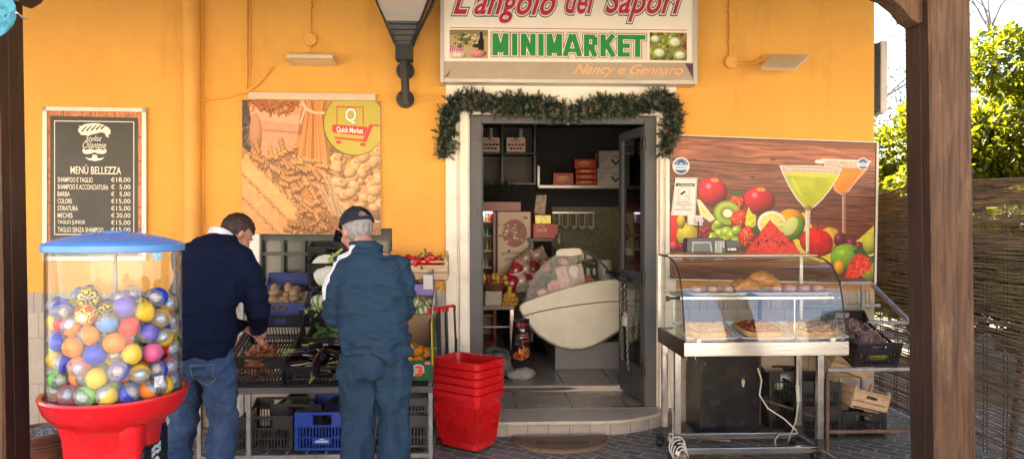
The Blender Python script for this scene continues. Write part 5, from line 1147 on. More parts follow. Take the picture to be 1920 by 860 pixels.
def crate_mb(w, d, he, hs, t=.006, base_gap=True):
    mb = MB()
    lattice(mb, (-w/2, 0, 0), (1, 0, 0), (0, 0, 1), w, he, t, int(w/.024), hole=w*.17); lattice(mb, (-w/2, d, 0), (1, 0, 0), (0, 0, 1), w, he, t, int(w/.024), hole=w*.17)
    for sx in (-1, 1):
        x = sx*w/2; lattice(mb, (x, 0, 0), (0, 1, 0), (0, 0, 1), d, hs, t, int(d/.03))
        if he > hs+.005:
            for y0, y1 in ((0, .09), (d, d-.09)):
                mb.bar((x, y0, he-.008), (x, y1, hs-.004), .012, .014); a_, b_ = sorted((y0, y1)); 
                mb.add([(x-.003, y0, hs), (x-.003, y1, hs), (x-.003, y0, he-.01), (x+.003, y0, hs), (x+.003, y1, hs), (x+.003, y0, he-.01)], [(0, 1, 2), (5, 4, 3), (0, 3, 4, 1), (1, 4, 5, 2), (2, 5, 3, 0)])
    n = int(w/.022)
    for i in range(n): c = -w/2+w*(i+.5)/n; mb.bb(c-.005, c+.005, 0, d, .002, .008)
    for i in range(6): c = d*(i+.5)/6; mb.bb(-w/2, w/2, c-.006, c+.006, 0, .0065)
    return mb
def crate(label, loc, rot=(0, 0, 0), w=.40, d=.60, he=.24, hs=.18, m=BLACKP, group='black crates', name='plastic_crate'):
    o = crate_mb(w, d, he, hs).build(name, m, None, local=True); o.location = loc; o.rotation_euler = rot
    return tag(o, label, 'crate', group)
def place(o, M_, sc=1.0):
    o.matrix_world = M_ if sc == 1 else M_ @ Matrix.Scale(sc, 4); return o
def cmat(loc, rot): return Matrix.Translation(Vector(loc)) @ Euler(rot).to_matrix().to_4x4()
def scatter(base, C, items, label, cat, group, seed=0):
    """copies of a thing placed at crate coordinates (x, y, z, rotation, scale)"""
    for i, (x, y, z, rot, s_) in enumerate(items):
        o = base if not base.get('placed') else dup(base)
        base['placed'] = 1
        o.matrix_world = C @ Matrix.Translation((x, y, z)) @ Euler(rot).to_matrix().to_4x4() @ Matrix.Scale(s_, 4); tag(o, label, cat, group)
def grid_items(x0, x1, y0, y1, z, st, rs, zj=.01, rot=None, layers=1, s0=.85, s1=1.15, taper=.0):
    out = []
    for L in range(layers):
        y = y0+L*st*.4
        while y <= y1:
            x = x0+(L % 2)*st*.5
            while x <= x1:
                out.append((x+rs.uniform(-.2, .2)*st, y+rs.uniform(-.2, .2)*st, z+L*st*.5+rs.uniform(0, zj), rot(rs) if rot else tuple(rs.uniform(0, 6.28, 3)), rs.uniform(s0, s1))); x += st
            y += st
    return out
RR = np.random.RandomState(77)

# ---- the greengrocer's rack on the left
YF = -.95
rk = thing('produce_rack', 'grey metal rack full of vegetable crates left of the door', 'rack', (XA(600, YF), -.5, 0))
xl_, xr_ = XA(369, YF), XA(811, YF); zs = P(600, 728, YF).z; zb_ = P(600, 855, YF).z
b = MB(); b.bb(xl_, xr_, YF-.012, YF+.012, zs-.03, zs+.012); b.bb(xl_, xr_, -.12, -.09, zs+.2, zs+.23); b.bb(xl_, xr_, YF+.013, YF+.3, zs-.006, zs)
b.build('shelf', mat('dark_shelf_steel', (.10, .10, .105), .5, metal=.4, var=.2), rk, bevel=.002)
for x in (xl_+.014, XA(466, YF), xr_-.014):
    b = MB(); b.bb(x-.014, x+.014, YF-.016, YF+.010, 0, zs-.032); b.build('leg', GALV, rk, bevel=.002)
for x in (xl_+.014, xr_-.014):
    b = MB(); b.bb(x-.014, x+.014, -.10, -.07, 0, zs+.6); b.build('rear_leg', GALV, rk, bevel=.002)
b = MB(); b.bb(xl_+.028, xr_-.028, YF-.014, YF+.008, zb_-.016, zb_+.016); b.bb(xl_+.028, xr_-.028, -.1, -.075, zb_-.016, zb_+.016)
for x in (xl_+.014, xr_-.014): b.bb(x-.012, x+.012, YF+.011, -.101, zb_-.014, zb_+.014); b.bb(x-.012, x+.012, YF+.011, -.101, zs-.03, zs-.006)
for i in range(12): xx = xl_+.05+(xr_-xl_-.1)*i/11; b.bb(xx-.01, xx+.01, YF+.009, -.101, zb_+.017, zb_+.022)
b.build('bottom_rail', GALV, rk, bevel=.002)
for x in (xl_+.10, (xl_+xr_)/2, xr_-.02):
    b = MB(); b.bar((x, YF+.02, zs+.012), (x, -.10, zs+.33), .025, .02); b.build('sloping_bearer', GALV, rk)
T1 = R(21)
def at_px(px, py, Y): return P(px, py, Y)
# onion crate, potato crate
q = at_px(483, 719, YF+.01); C1l, C1r = (q.x, YF+.005, zs+.016), (T1, 0, 0)
crate('black crate with a few onions at the left of the sloping shelf', C1l, C1r, w=.40, d=.56, he=.235, hs=.17, group='black produce crates')
C1 = cmat(C1l, C1r)
onm = mat('onion_skin', (.34, .12, .06), .35, var=.35, scale=20, stretch=(3, 3, .4))
b = MB(); b.lathe([(.002, -.036), (.02, -.034), (.038, -.018), (.042, .0), (.036, .02), (.018, .034), (.006, .042), (.004, .06), (.001, .064)], (0, 0, 0), 16); on = b.build('onion', onm, None, smooth=True, local=True)
scatter(on, C1, [(x-.05, y+.06, z+.045, tuple(RR.uniform(0, 6.28, 3)), s_) for x, y, z, s_ in ((-.10, .10, 0, .8), (-.02, .12, 0, 1.15), (.05, .10, 0, .9), (.10, .17, 0, .8), (.0, .05, 0, .9), (-.06, .19, 0, .9), (.01, .22, 0, .95), (.07, .24, 0, .9), (-.09, .28, 0, .8), (-.02, .31, 0, .85), (.05, .33, 0, .8), (-.05, .25, .05, .8), (.02, .29, .05, .8), (-.12, .04, 0, .7), (.10, .07, 0, .8))],
        'brown onion lying in the black crate at the left', 'onion', 'onions in the black crate')
sg2 = MB()
for i in range(26):
    x, y = RR.uniform(-.14, .06), RR.uniform(.28, .42); a = RR.uniform(0, 6.28); sg2.add([(x, y, .06+RR.uniform(0, .06)), (x+.04*math.cos(a), y+.04*math.sin(a), .07+RR.uniform(0, .07)), (x+.03*math.cos(a+1), y+.03*math.sin(a+1), .05+RR.uniform(0, .08))], [(0, 1, 2)])
sg2.xf(C1); tag(sg2.build('onion_skins', onm, None), 'loose brown onion skins in the black crate', 'onion skin', kind='stuff')
q = at_px(530, 572, -.42); C2l, C2r = (q.x-.01, -.42, q.z-.155), (T1+R(4), 0, 0)
crate('worn blue crate of potatoes on the upper row', C2l, C2r, w=.37, d=.46, he=.20, hs=.15, m=BLUEOLD, group=None); C2 = cmat(C2l, C2r)
b = MB(); b.bb(-.18, .18, .445, .458, .10, .185, 0); b.bb(-.18, .18, .003, .012, .01, .14, 0); b.bb(-.183, .183, .0, .46, .009, .013, 0); b.xf(C2)
o = b.build('crate_lining', BLUEOLD, None); tag(o, 'worn blue inner panels of the potato crate', 'crate lining')
def blob(name, m, r, seed, n=14, amp=.12, f=18):
    b = MB(); b.ball((0, 0, 0), r, n, int(n*.75)); b.v = [tuple(Vector(v)*(1+amp*mnoise.noise(Vector(v)*f+Vector((seed, 0, 0))))) for v in b.v]; return b.build(name, m, None, smooth=True, local=True, angle=80)
pm = mat('potato_skin', (.36, .23, .12), .7, var=.22, scale=25, dirt=(.16, .09, .05), dirt_amt=.4, dirt_scale=30)
for k in range(3):
    po = blob('potato', pm, (.047+.006*k, .034, .030+.002*k), k*9.1); rt = lambda r_: (r_.uniform(-.5, .5), r_.uniform(-.5, .5), r_.uniform(0, 3.1))
    items = [it for j, it in enumerate(grid_items(-.145, .145, .05, .40, .06, .072, RR, .02, rt) + grid_items(-.11, .11, .09, .37, .105, .085, RR, .02, rt)) if j % 3 == k]
    scatter(po, C2, items, 'brown potato in the worn blue crate', 'potato', 'potatoes in the blue crate')
# eggplants
q = at_px(612, 718, YF+.01); C3l, C3r = (q.x+.02, YF+.005, zs+.016), (T1, 0, 0)
crate('wide black crate heaped with dark eggplants', C3l, C3r, w=.60, d=.40, he=.15, hs=.15, group='black produce crates'); C3 = cmat(C3l, C3r)
def eggplant():
    t = bpy.data.objects.new('eggplant', None); link(t); ROOTM[t.name] = Matrix.Identity(4)
    b = MB(); K = 14; b.tube([(.012*math.sin(i/K*3), -.125+.22*i/K, .010*math.sin(i/K*2.5)) for i in range(K+1)], [max(.004, .030*math.sin(min(1, (i+.35)/K*1.5)*1.57)*(1-.38*max(0, i/K-.5)*2)) for i in range(K+1)], 12)
    b.build('fruit', mat('eggplant_skin', (.010, .004, .014), .16, var=.3, coat=.5), t, smooth=True, local=True)
    c = MB(); 
    for j in range(5): a = j*1.256; c.add([(.012+.02*math.cos(a), .085, .02*math.sin(a)), (.012+.021*math.cos(a+1.2), .085, .021*math.sin(a+1.2)), (.012+.022*math.cos(a+.6), .055, .022*math.sin(a+.6)), (.012, .108, .0)], [(0, 1, 3), (0, 2, 1)])
    c.tube([(.012, .09, 0), (.014, .115, .004), (.02, .14, .012)], [.013, .007, .008], 8); c.build('stalk', mat('eggplant_calyx', (.22, .26, .08), .6, var=.3), t, smooth=True, local=True); return t
eg = eggplant(); it = []
for k in range(36):
    lay = k//9; it.append((RR.uniform(-.24, .24), .05+(k % 9)*.034+RR.uniform(-.01, .01), .04+lay*.038, (RR.uniform(-.15, .15), RR.uniform(0, 6.28), (1.57 if RR.rand() < .5 else -1.57)+RR.uniform(-.45, .45)), RR.uniform(.85, 1.1)))
it.append((-.06, .03, .16, (-.5, 0, 3.0), 1.1)); it.append((.02, .10, .18, (.1, 1, 1.2), 1.05)); it.append((.16, .06, .16, (-.2, 2, -1.3), 1.0))
scatter(eg, C3, it, 'glossy dark eggplant in the wide black crate', 'eggplant', 'eggplants in the wide black crate')
# zucchini, greens, fennel tiers
q = at_px(632, 640, -.62); C4l, C4r = (q.x+.01, -.64, q.z-.10), (T1, 0, 0)
crate('black crate of zucchini behind the eggplants', C4l, C4r, w=.44, d=.30, he=.15, hs=.13, group='black produce crates'); C4 = cmat(C4l, C4r)
b = MB(); K = 10; b.tube([(.006*math.sin(i), -.09+.18*i/K, 0) for i in range(K+1)], [.006]+[.017+.002*math.sin(i) for i in range(1, K)]+[.008], 10); b.tube([(0, .088, 0), (0, .105, .002)], [.008, .007], 6)
zu = b.build('zucchini', mat('zucchini_skin', (.05, .12, .03), .35, var=.5, scale=30, stretch=(1, .1, 1)), None, smooth=True, local=True)
scatter(zu, C4, [(RR.uniform(-.17, .17), RR.uniform(.03, .25), .03+.03*(k//8), (RR.uniform(-.2, .2), 0, RR.uniform(-1.2, 1.6)), RR.uniform(.8, 1.15)) for k in range(34)], 'dark green zucchini in the crate behind the eggplants', 'zucchini', 'zucchini in the black crate')
q = at_px(622, 584, -.44); C5l, C5r = (q.x+.0, -.45, q.z-.11), (T1, 0, 0)
crate('black crate with pale striped squash and curly greens', C5l, C5r, w=.44, d=.30, he=.13, hs=.12, group='black produce crates'); C5 = cmat(C5l, C5r)
def squash(name, mats_, r=.06, ribs=10, hz=.7):
    b = MB(); nu, nv = 40, 16; rs_ = []
    for i in range(nv+1):
        th_ = math.pi*i/nv; th_ = min(max(th_, .06), math.pi-.06); ring = []
        for j in range(nu):
            a = 2*math.pi*j/nu; k = 1+.09*abs(math.sin(a*ribs/2))*math.sin(th_); ring.append((r*k*math.sin(th_)*math.cos(a), r*k*math.sin(th_)*math.sin(a), -r*hz*math.cos(th_)-(.012 if th_ > 2.9 else 0)))
        rs_.append(ring)
    b.rings(rs_)
    for fi, f_ in enumerate(b.f):
        if len(f_) == 4: c_ = sum((Vector(b.v[i]) for i in f_), Vector()); b.m[fi] = 1 if abs(math.sin(math.atan2(c_.y, c_.x)*ribs/2)) < .5 else 0
    b.tube([(0, 0, r*hz*.7), (0, 0, r*hz+.012), (.008, 0, r*hz+.03)], [.014, .009, .011], 8, m=2); return b.build(name, mats_, None, smooth=True, local=True)
SQ = [mat('squash_pale', (.50, .50, .34), .5, var=.2), mat('squash_green', (.14, .22, .08), .5, var=.2), mat('squash_stem', (.28, .22, .12), .8)]
sq_ = squash('squash', SQ)
scatter(sq_, C5, [(-.08, .10, .15, (-.9, .2, 0), 1.3), (-.02, .03, .10, (-.7, -.2, 1), .85), (.08, .14, .11, (-.5, .3, 2), 1.0), (.15, .08, .08, (-.5, .3, 2), .9)], 'pale green striped squash among curly greens', 'squash', 'striped squash in the black crate')
def greens(name, label, M_, n, spread, L, seed, cols_=((.10, .16, .03), (.36, .42, .16))):
    r_ = np.random.RandomState(seed); V = []; F = []
    for i in range(n):
        p = Vector((r_.uniform(-spread[0], spread[0]), r_.uniform(0, spread[1]), r_.uniform(0, spread[2]))); d = Vector(r_.randn(3)).normalized(); d.z = abs(d.z); s_ = d.cross(Vector(r_.randn(3))).normalized(); w_ = L*.35
        k = len(V); V += [tuple(p-s_*w_*.4), tuple(p+s_*w_*.4), tuple(p+d*L*.5+s_*w_), tuple(p+d*L*.5-s_*w_), tuple(p+d*L+s_*w_*.5+Vector((0, -.008, -.006))), tuple(p+d*L-s_*w_*.5+Vector((0, -.008, -.006)))]; F += [(k, k+1, k+2, k+3), (k+3, k+2, k+4, k+5)]
    b = MB(); b.add(V, F); b.xf(M_); m = mat(name+'_leaf', tuple((a+c)/2 for a, c in zip(*cols_)), .55, var=.6, scale=40); return tag(b.build(name, m, None, smooth=True), label, 'greens', kind='stuff')
greens('curly_greens', 'curly green leaves around the striped squash', C5 @ Matrix.Translation((0, -.01, .06)), 420, (.20, .27, .07), .04, 3, ((.16, .24, .05), (.46, .54, .24)))
q = at_px(632, 508, -.30); C6l, C6r = (q.x-.01, -.32, q.z-.13), (T1-.1, 0, 0)
crate('black crate of white fennel at the top of the rack', C6l, C6r, w=.40, d=.22, he=.20, hs=.19, group='black produce crates'); C6 = cmat(C6l, C6r)
def fennel():
    t = bpy.data.objects.new('fennel', None); link(t); ROOTM[t.name] = Matrix.Identity(4)
    b = MB(); b.lathe([(.012, -.045), (.04, -.04), (.055, -.01), (.05, .02), (.032, .05), (.02, .07)], (0, 0, 0), 18, sy=.75)
    for k in range(4): b.lathe([(.012, -.04), (.03, -.03), (.038, .0), (.03, .04), (.014, .07)], (.018*(-1)**k, .012*(k-1.5), .004*k), 12, sy=.6)
    b.build('bulb', mat('fennel_white', (.66, .68, .56), .4, var=.08, scale=12), t, smooth=True, local=True)
    c = MB()
    for k, (dx, dy) in enumerate(((.03, 0), (-.02, .01), (.0, -.01), (.045, .01), (.015, .015))): c.tube([(dx*.4, dy, .05), (dx*.9, dy, .10), (dx*1.8, dy, .16+.01*k)], [.012, .010, .007], 8)
    c.build('stalk', mat('fennel_green', (.36, .46, .12), .45, var=.25), t, smooth=True, local=True); return t
fe = fennel(); scatter(fe, C6, [(-.11, .05, .165, (.3, 1.1, .3), 1.25), (-.09, -.01, .10, (.2, 1.2, .1), 1.2), (.03, .10, .12, (.2, 1.0, -.3), 1.0), (.10, .06, .10, (.1, -1.0, .2), 1.0)], 'white fennel bulb with green stalks in the top black crate', 'fennel', 'fennel in the top crate')
crate('tall black crate standing behind the fennel', (C6l[0]-.02, -.20, C6l[2]+.16), (R(14), 0, 0), w=.42, d=.16, he=.16, hs=.14, group='black produce crates')
# crates on the bottom rail
zc_ = zb_+.024
crate('empty black crate on the bottom rail, at the left', (XA(492, YF+.07), YF+.08, zc_), (0, 0, R(2)), w=.385, d=.56, he=.23, hs=.19, group='crates under the rack')
crate('black crate tucked behind the bright blue one', (XA(575, -.3), -.62, zc_), (0, 0, R(-3)), w=.36, d=.5, he=.25, hs=.22, group='crates under the rack')
cb_ = crate('bright blue crate on the bottom rail beside the black one', (XA(603, YF+.05), YF+.06, zc_), (0, 0, R(-2)), w=.37, d=.56, he=.26, hs=.20, m=BLUEP, group='crates under the rack')
b = MB(); b.bb(-.06, .06, -.012, -.006, .04, .09); o = b.build('printed_plate', BLUEP, cb_, local=True, bevel=.002)
b = MB(); b.bb(-.045, .045, -.014, -.0125, .055, .07); b.prism([(-.03, .073), (.03, .073), (0, .083)], -.014, -.0125); b.build('plate_print', mat('pale_print2', (.45, .55, .75), .5), cb_, local=True)
crate('clear grey crate at the right end of the bottom rail', (XA(782, YF+.1)-.12, YF+.1, zc_), (0, 0, 0), w=.40, d=.5, he=.22, hs=.20, m=GREYC, group='crates under the rack')
crate('clear grey crate stacked on the grey one under the rack', (XA(782, YF+.1)-.12, YF+.14, zc_+.19), (0, 0, R(3)), w=.40, d=.5, he=.14, hs=.12, m=GREYC, group='crates under the rack')
# ---- boxes to the right of the second customer
def rot_box(mb, C, *a, m=None):
    k = len(mb.v); mb.bb(*a, m=m); mb.v[k:] = [tuple(C @ Vector(v)) for v in mb.v[k:]]
CARD = mat('brown_cardboard', (.30, .19, .11), .85, var=.1); GRNC = mat('printed_green_card', (.025, .12, .065), .5, var=.15); PURC = mat('purple_card', (.22, .17, .42), .5, var=.1); WC = mat('white_card', (.62, .60, .56), .6); YC = mat('yellow_card', (.75, .58, .02), .5)
def openbox(name, label, C, w, d, hf, hb, mo, mi_, t=.006):
    th_ = thing(name, label, 'box', tuple(C.translation)); b = MB()
    for a in ((-w/2, w/2, 0, d, 0, t), (-w/2+t, w/2-t, 0, t, t, hf), (-w/2+t, w/2-t, d-t, d, t, hb)): rot_box(b, C, *a)
    for sx in (-1, 1):
        x0, x1 = (sx*w/2, sx*(w/2-t)) if sx < 0 else (w/2-t, w/2)
        k = len(b.v); b.add([(x0, 0, t), (x1, 0, t), (x1, d, t), (x0, d, t), (x0, 0, hb*.92), (x1, 0, hb*.92), (x1, d, hb), (x0, d, hb)], [(3, 2, 1, 0), (4, 5, 6, 7), (0, 1, 5, 4), (1, 2, 6, 5), (2, 3, 7, 6), (3, 0, 4, 7)]); b.v[k:] = [tuple(C @ Vector(v)) for v in b.v[k:]]
    for fi, f_ in enumerate(b.f): pass
    b.build('tray', [mo], th_)
    b = MB()
    for a in ((-w/2+t+.001, w/2-t-.001, t, d-t-.001, t+.001, t+.003), (-w/2+t+.001, w/2-t-.001, t+.001, t+.003, t+.004, hf-.002), (-w/2+t+.001, w/2-t-.001, d-t-.003, d-t-.001, t+.004, hb-.002), (-w/2+t+.001, -w/2+t+.003, t+.004, d-t-.004, t+.004, hb*.9), (w/2-t-.003, w/2-t-.001, t+.004, d-t-.004, t+.004, hb*.9)): rot_box(b, C, *a)
    b.build('inside', mi_, th_); return th_
q = P(810, 712, YF+.02); CG = cmat((q.x-.17, YF+.02, q.z), (T1, 0, 0))
gb_ = openbox('vegetable_box', 'green printed cardboard box of yellow peppers, lowest of its column', CG, .34, .46, .155, .26, GRNC, CARD)
text3("3", .055, .085, CG @ Matrix.Translation((.085, -.0035, .075)), mat('orange_print', (.75, .12, .03), .5), gb_, .05)
text3("3", .075, .105, CG @ Matrix.Translation((.085, -.0022, .075)), WC, gb_, .10)
b = MB(); 
for z in (.125,): rot_box(b, CG, .125, .162, -.004, -.001, z, z+.02)
b.build('tag_print', mat('salmon_print', (.7, .25, .18), .5), gb_)
pep_y = mat('yellow_pepper', (.80, .30, .012), .2, var=.1, coat=.4); pep_r = mat('red_pepper', (.45, .008, .008), .18, var=.15, coat=.5); STEM = mat('green_stem', (.10, .17, .03), .5)
def pepper(name, m):
    t = bpy.data.objects.new(name, None); link(t); ROOTM[t.name] = Matrix.Identity(4); b = MB(); nu, nv = 24, 14; rs_ = []
    for i in range(nv+1):
        u = i/nv; r = .043*(math.sin(min(1, u*1.7+.12)*1.57))*(1-.30*max(0, u-.5)*2); z = .045-.10*u+(.018*math.exp(-((u)*9)**2)*-1)
        rs_.append([((r*(1+.13*math.cos(4*a)) if u < .98 else .01)*math.cos(a), (r*(1+.13*math.cos(4*a)) if u < .98 else .01)*math.sin(a), z) for a in [2*math.pi*j/nu for j in range(nu)]])
    b.rings(rs_[::-1]); b.build('fruit', m, t, smooth=True, local=True); c = MB(); c.tube([(0, 0, .026), (.002, 0, .045), (.012, 0, .068)], [.014, .007, .008], 8); c.build('stem', STEM, t, smooth=True, local=True); return t
py_ = pepper('yellow_pepper', pep_y)
scatter(py_, CG, [(.08, .07, .10, (-.9, .3, 0), 1.15), (.14, .16, .12, (-.5, 1, 0), .95), (.0, .08, .10, (-1.2, .3, 1), 1.0), (.07, .17, .13, (-.4, .6, 2), 1.0), (.13, .06, .06, (1.6, 1.0, 0), 1.0), (-.09, .1, .09, (.6, 1.0, 0), 1.0), (.02, .22, .12, (.6, 1.0, 3), 1.0)], 'orange yellow bell pepper in the green cardboard box', 'pepper', 'yellow peppers in the green box')
q = P(812, 603, -.56); CS = cmat((q.x-.17, -.57, q.z-.01), (T1, 0, 0)); sqb = openbox('vegetable_box', 'printed box of striped squash above the yellow peppers', CS, .34, .30, .05, .12, WC, CARD)
scatter(sq_, CS, [(.10, .07, .06, (-.8, 0, .4), 1.05), (-.02, .06, .06, (-.8, .3, 0), 1.0), (.03, .14, .09, (-.6, 1, .6), .9), (.12, .17, .07, (-.4, .6, 2), .8), (-.1, .13, .07, (-.4, .6, 2), .9)], 'pale striped squash in the small box above the yellow peppers', 'squash', 'striped squash in the printed box')
q = P(815, 552, -.34); CU = cmat((q.x-.18, -.38, q.z), (R(12), 0, 0)); pb = openbox('vegetable_box', 'purple fronted cardboard box below the wooden pepper crate', CU, .34, .26, .085, .19, PURC, CARD)
b = MB(); rot_box(b, CU, .10, .17, -.012, -.007, .05, .16); b.build('white_flap', WC, pb); b = MB(); rot_box(b, CG, .171, .176, .02, .10, .10, .42); b.xf(Matrix.Identity(4)); b.build('yellow_edge', YC, gb_)
# wooden crates
PINE = wood_mat('pale_poplar_wood', (.50, .34, .20), (.66, .49, .31), .65, axis=0); PINE2 = wood_mat('pale_poplar_post', (.48, .33, .20), (.62, .46, .29), .65, axis=2)
def wood_crate(label, M_, w, d, h, group=None, hole=True):
    t = thing('wooden_crate', label, 'crate', tuple(M_.translation), group=group); b = MB(); p = MB()
    for y in (0, d):
        s_ = .006 if y else -.006
        if hole and y == 0:
            b.bb(-w/2, w/2, y-.004, y+.004, .02, h*.38); b.bb(-w/2, -.045, y-.004, y+.004, h*.42, h-.02); b.bb(.045, w/2, y-.004, y+.004, h*.42, h-.02); b.bb(-.045, .045, y-.004, y+.004, h*.42, h*.60); b.bb(-.045, .045, y-.004, y+.004, h*.76, h-.02)
        else:
            for z0 in (.02, h*.42): b.bb(-w/2, w/2, y-.004, y+.004, z0, z0+h*.36)
    for sx in (-1, 1):
        for z0 in (.012, h*.36, h*.70): b.bb(sx*w/2-.0035, sx*w/2+.0035, .005, d-.005, z0, z0+h*.26)
    n = 6
    for i in range(n): c = -w/2+w*(i+.5)/n; b.bb(c-w/n*.42, c+w/n*.42, .004, d-.004, 0, .005)
    for sx in (-1, 1):
        for y, k in ((.017, 1), (d-.017, -1)): p.bb(sx*(w/2-.0125)-.009, sx*(w/2-.0125)+.009, y-.012, y+.012, .006, h+.022)
    p.bb(-w/2+.02, w/2-.02, .008, .022, h-.018, h-.006)
    b.xf(M_); b.build('slats', PINE, t, bevel=.001)
    for k_ in range(5): c_ = MB(); c_.add(p.v[k_*8:k_*8+8], [(3, 2, 1, 0), (4, 5, 6, 7), (0, 1, 5, 4), (1, 2, 6, 5), (2, 3, 7, 6), (3, 0, 4, 7)]); c_.xf(M_); c_.build('corner_post' if k_ < 4 else 'brace_slat', PINE2, t, bevel=.001)
    return t
q = P(780, 530, -.36); MWc = cmat((q.x+.005, -.30, q.z+.0), (R(10), 0, 0)); wood_crate('pale wooden crate of red peppers at the top right of the rack', MWc, .46, .26, .17, 'wooden crates', hole=False)
pr = pepper('red_pepper', pep_r); scatter(pr, MWc, [(.0, .03, .165, (-.2, .4, 0), 1.0), (.09, .05, .18, (-.3, -.5, 1), 1.2), (.16, .05, .165, (.6, .3, 0), .9), (-.06, .06, .165, (1.2, .3, 2), .95), (.05, .13, .13, (.4, 1.1, 0), .95), (-.14, .05, .165, (.4, 1.1, 0), .95), (.13, .16, .13, (1.0, 1.1, 0), .95), (.03, .03, .12, (1.5, 1.1, 0), .9)], 'shiny red bell pepper in the pale wooden crate', 'pepper', 'red peppers in the wooden crate')

# ---- stack of red shopping baskets
bq = P(876, 430, -.62); bkx, bky = bq.x, -.62; brot = R(-38)
def basket_rings(mb, sx0, sy0, sx1, sy1, z0, z1, r=.05, m=None, cap=False):
    mb.rings([rrect(sx0/2, sy0/2, r*.8, z0, (0, 0), 0), rrect(sx1/2, sy1/2, r, z1, (0, 0), 0)], m, cap=cap)
def make_basket(full, label, z, hnd):
    t = thing('shopping_basket', label, 'basket', (bkx, bky, z), brot, 'stacked red shopping baskets')
    b = MB(); W0, D0, W1, D1, H = .345, .235, .43, .31, .40
    def dims(zz_): k = zz_/H; return W0+(W1-W0)*k, D0+(D1-D0)*k
    def shell(z0, z1, t_=.004):
        a = dims(z0); c = dims(z1); b.rings([rrect(a[0]/2, a[1]/2, .04, z0), rrect(c[0]/2, c[1]/2, .045, z1), rrect(c[0]/2-t_, c[1]/2-t_, .04, z1), rrect(a[0]/2-t_, a[1]/2-t_, .036, z0), rrect(a[0]/2, a[1]/2, .04, z0)], cap=False)
    if full:
        shell(.0, .045); shell(.305, H-.03); a = dims(0); b.rings([rrect(a[0]/2-.004, a[1]/2-.004, .036, 0), rrect(a[0]/2-.004, a[1]/2-.004, .036, .006)])
        N_ = 76; lo = rrect(.5, .5, .13, 0, n=8)
        def ringpt(zz_, s_):
            w_, d_ = dims(zz_); w_ -= .004; d_ -= .004; per = 2*(w_+d_); s2 = (s_ % 1)*per
            if s2 < w_: return Vector((-w_/2+s2, -d_/2, zz_)), Vector((1, 0, 0))
            s2 -= w_
            if s2 < d_: return Vector((w_/2, -d_/2+s2, zz_)), Vector((0, 1, 0))
            s2 -= d_
            if s2 < w_: return Vector((w_/2-s2, d_/2, zz_)), Vector((-1, 0, 0))
            s2 -= w_; return Vector((-w_/2, d_/2-s2, zz_)), Vector((0, -1, 0))
        for i in range(N_):
            for z0, z1 in ((.045, .175), (.175, .305)):
                p0, u = ringpt(z0, (i+.5)/N_); p1, _ = ringpt(z1, (i+.5)/N_); wv = u*.0037*(1.3 if i % 2 else .9); nv = Vector((0, 0, 1)).cross(u)*.003
                b.add([p0-wv-nv, p0+wv-nv, p0+wv+nv, p0-wv+nv, p1-wv-nv, p1+wv-nv, p1+wv+nv, p1-wv+nv], [(3, 2, 1, 0), (4, 5, 6, 7), (0, 1, 5, 4), (1, 2, 6, 5), (2, 3, 7, 6), (3, 0, 4, 7)])
        a = dims(.175); b.rings([rrect(a[0]/2+.002, a[1]/2+.002, .04, .17), rrect(a[0]/2+.003, a[1]/2+.003, .04, .18), rrect(a[0]/2-.006, a[1]/2-.006, .04, .18), rrect(a[0]/2-.006, a[1]/2-.006, .04, .17), rrect(a[0]/2+.002, a[1]/2+.002, .04, .17)], cap=False)
    else:
        shell(.10, H-.03); a = dims(.1); b.rings([rrect(a[0]/2-.004, a[1]/2-.004, .036, .10), rrect(a[0]/2-.004, a[1]/2-.004, .036, .104)])
    c = dims(H-.035); e_ = dims(H)
    b.rings([rrect(c[0]/2-.004, c[1]/2-.004, .045, H-.03), rrect(c[0]/2+.010, c[1]/2+.010, .05, H-.052), rrect(c[0]/2+.019, c[1]/2+.019, .05, H-.048), rrect(e_[0]/2+.017, e_[1]/2+.017, .05, H-.006), rrect(e_[0]/2+.008, e_[1]/2+.008, .05, H), rrect(e_[0]/2-.004, e_[1]/2-.004, .045, H-.004), rrect(c[0]/2-.008, c[1]/2-.008, .045, H-.034)], cap=False)
    b.build('body', RED, t, smooth=True, local=True, angle=40)
    if hnd is not None:
        for sy in (-1, 1):
            r_ = MB(); y = hnd+sy*.052; x = -W1/2-.012+.006*abs(hnd)*10; topz = 1.0-z
            r_.cyl((x, y, H-.06), (x, y, H+.10), .0115, n=8); r_.cyl((x-.004, y, H+.10), (x-.016, y, topz-.02), .0085, n=8); r_.build('handle_rod', mat('black_rod', (.015, .015, .016), .3), t, smooth=True, local=True)
        g_ = MB(); x = -W1/2-.028; g_.tube([(x, hnd-.062, topz-.035), (x, hnd-.06, topz-.005), (x, hnd-.05, topz), (x, hnd+.05, topz), (x, hnd+.06, topz-.005), (x, hnd+.062, topz-.035)], .0115, 8); g_.build('handle_grip', RED, t, smooth=True, local=True)
    return t
lbs = ['lowest red shopping basket of the stack, standing on the pavement', 'second red shopping basket from the bottom of the stack', 'middle red shopping basket of the stack', 'second red shopping basket from the top of the stack', 'topmost open red shopping basket beside the doorway']
for k in range(5): make_basket(k == 0, lbs[k], .03+.056*k, {0: -.085, 2: .0, 4: .085}.get(k))
for k, (x, y) in enumerate(((-.13, -.08), (.13, -.08), (-.13, .08), (.13, .08))):
    b = MB(); b.cyl((x-.012, y, -.012), (x+.012, y, -.012), .018, n=14); b.build('wheel', BLACKP, [o for o in COL.objects if o.name == 'shopping_basket'][0], smooth=True, local=True)

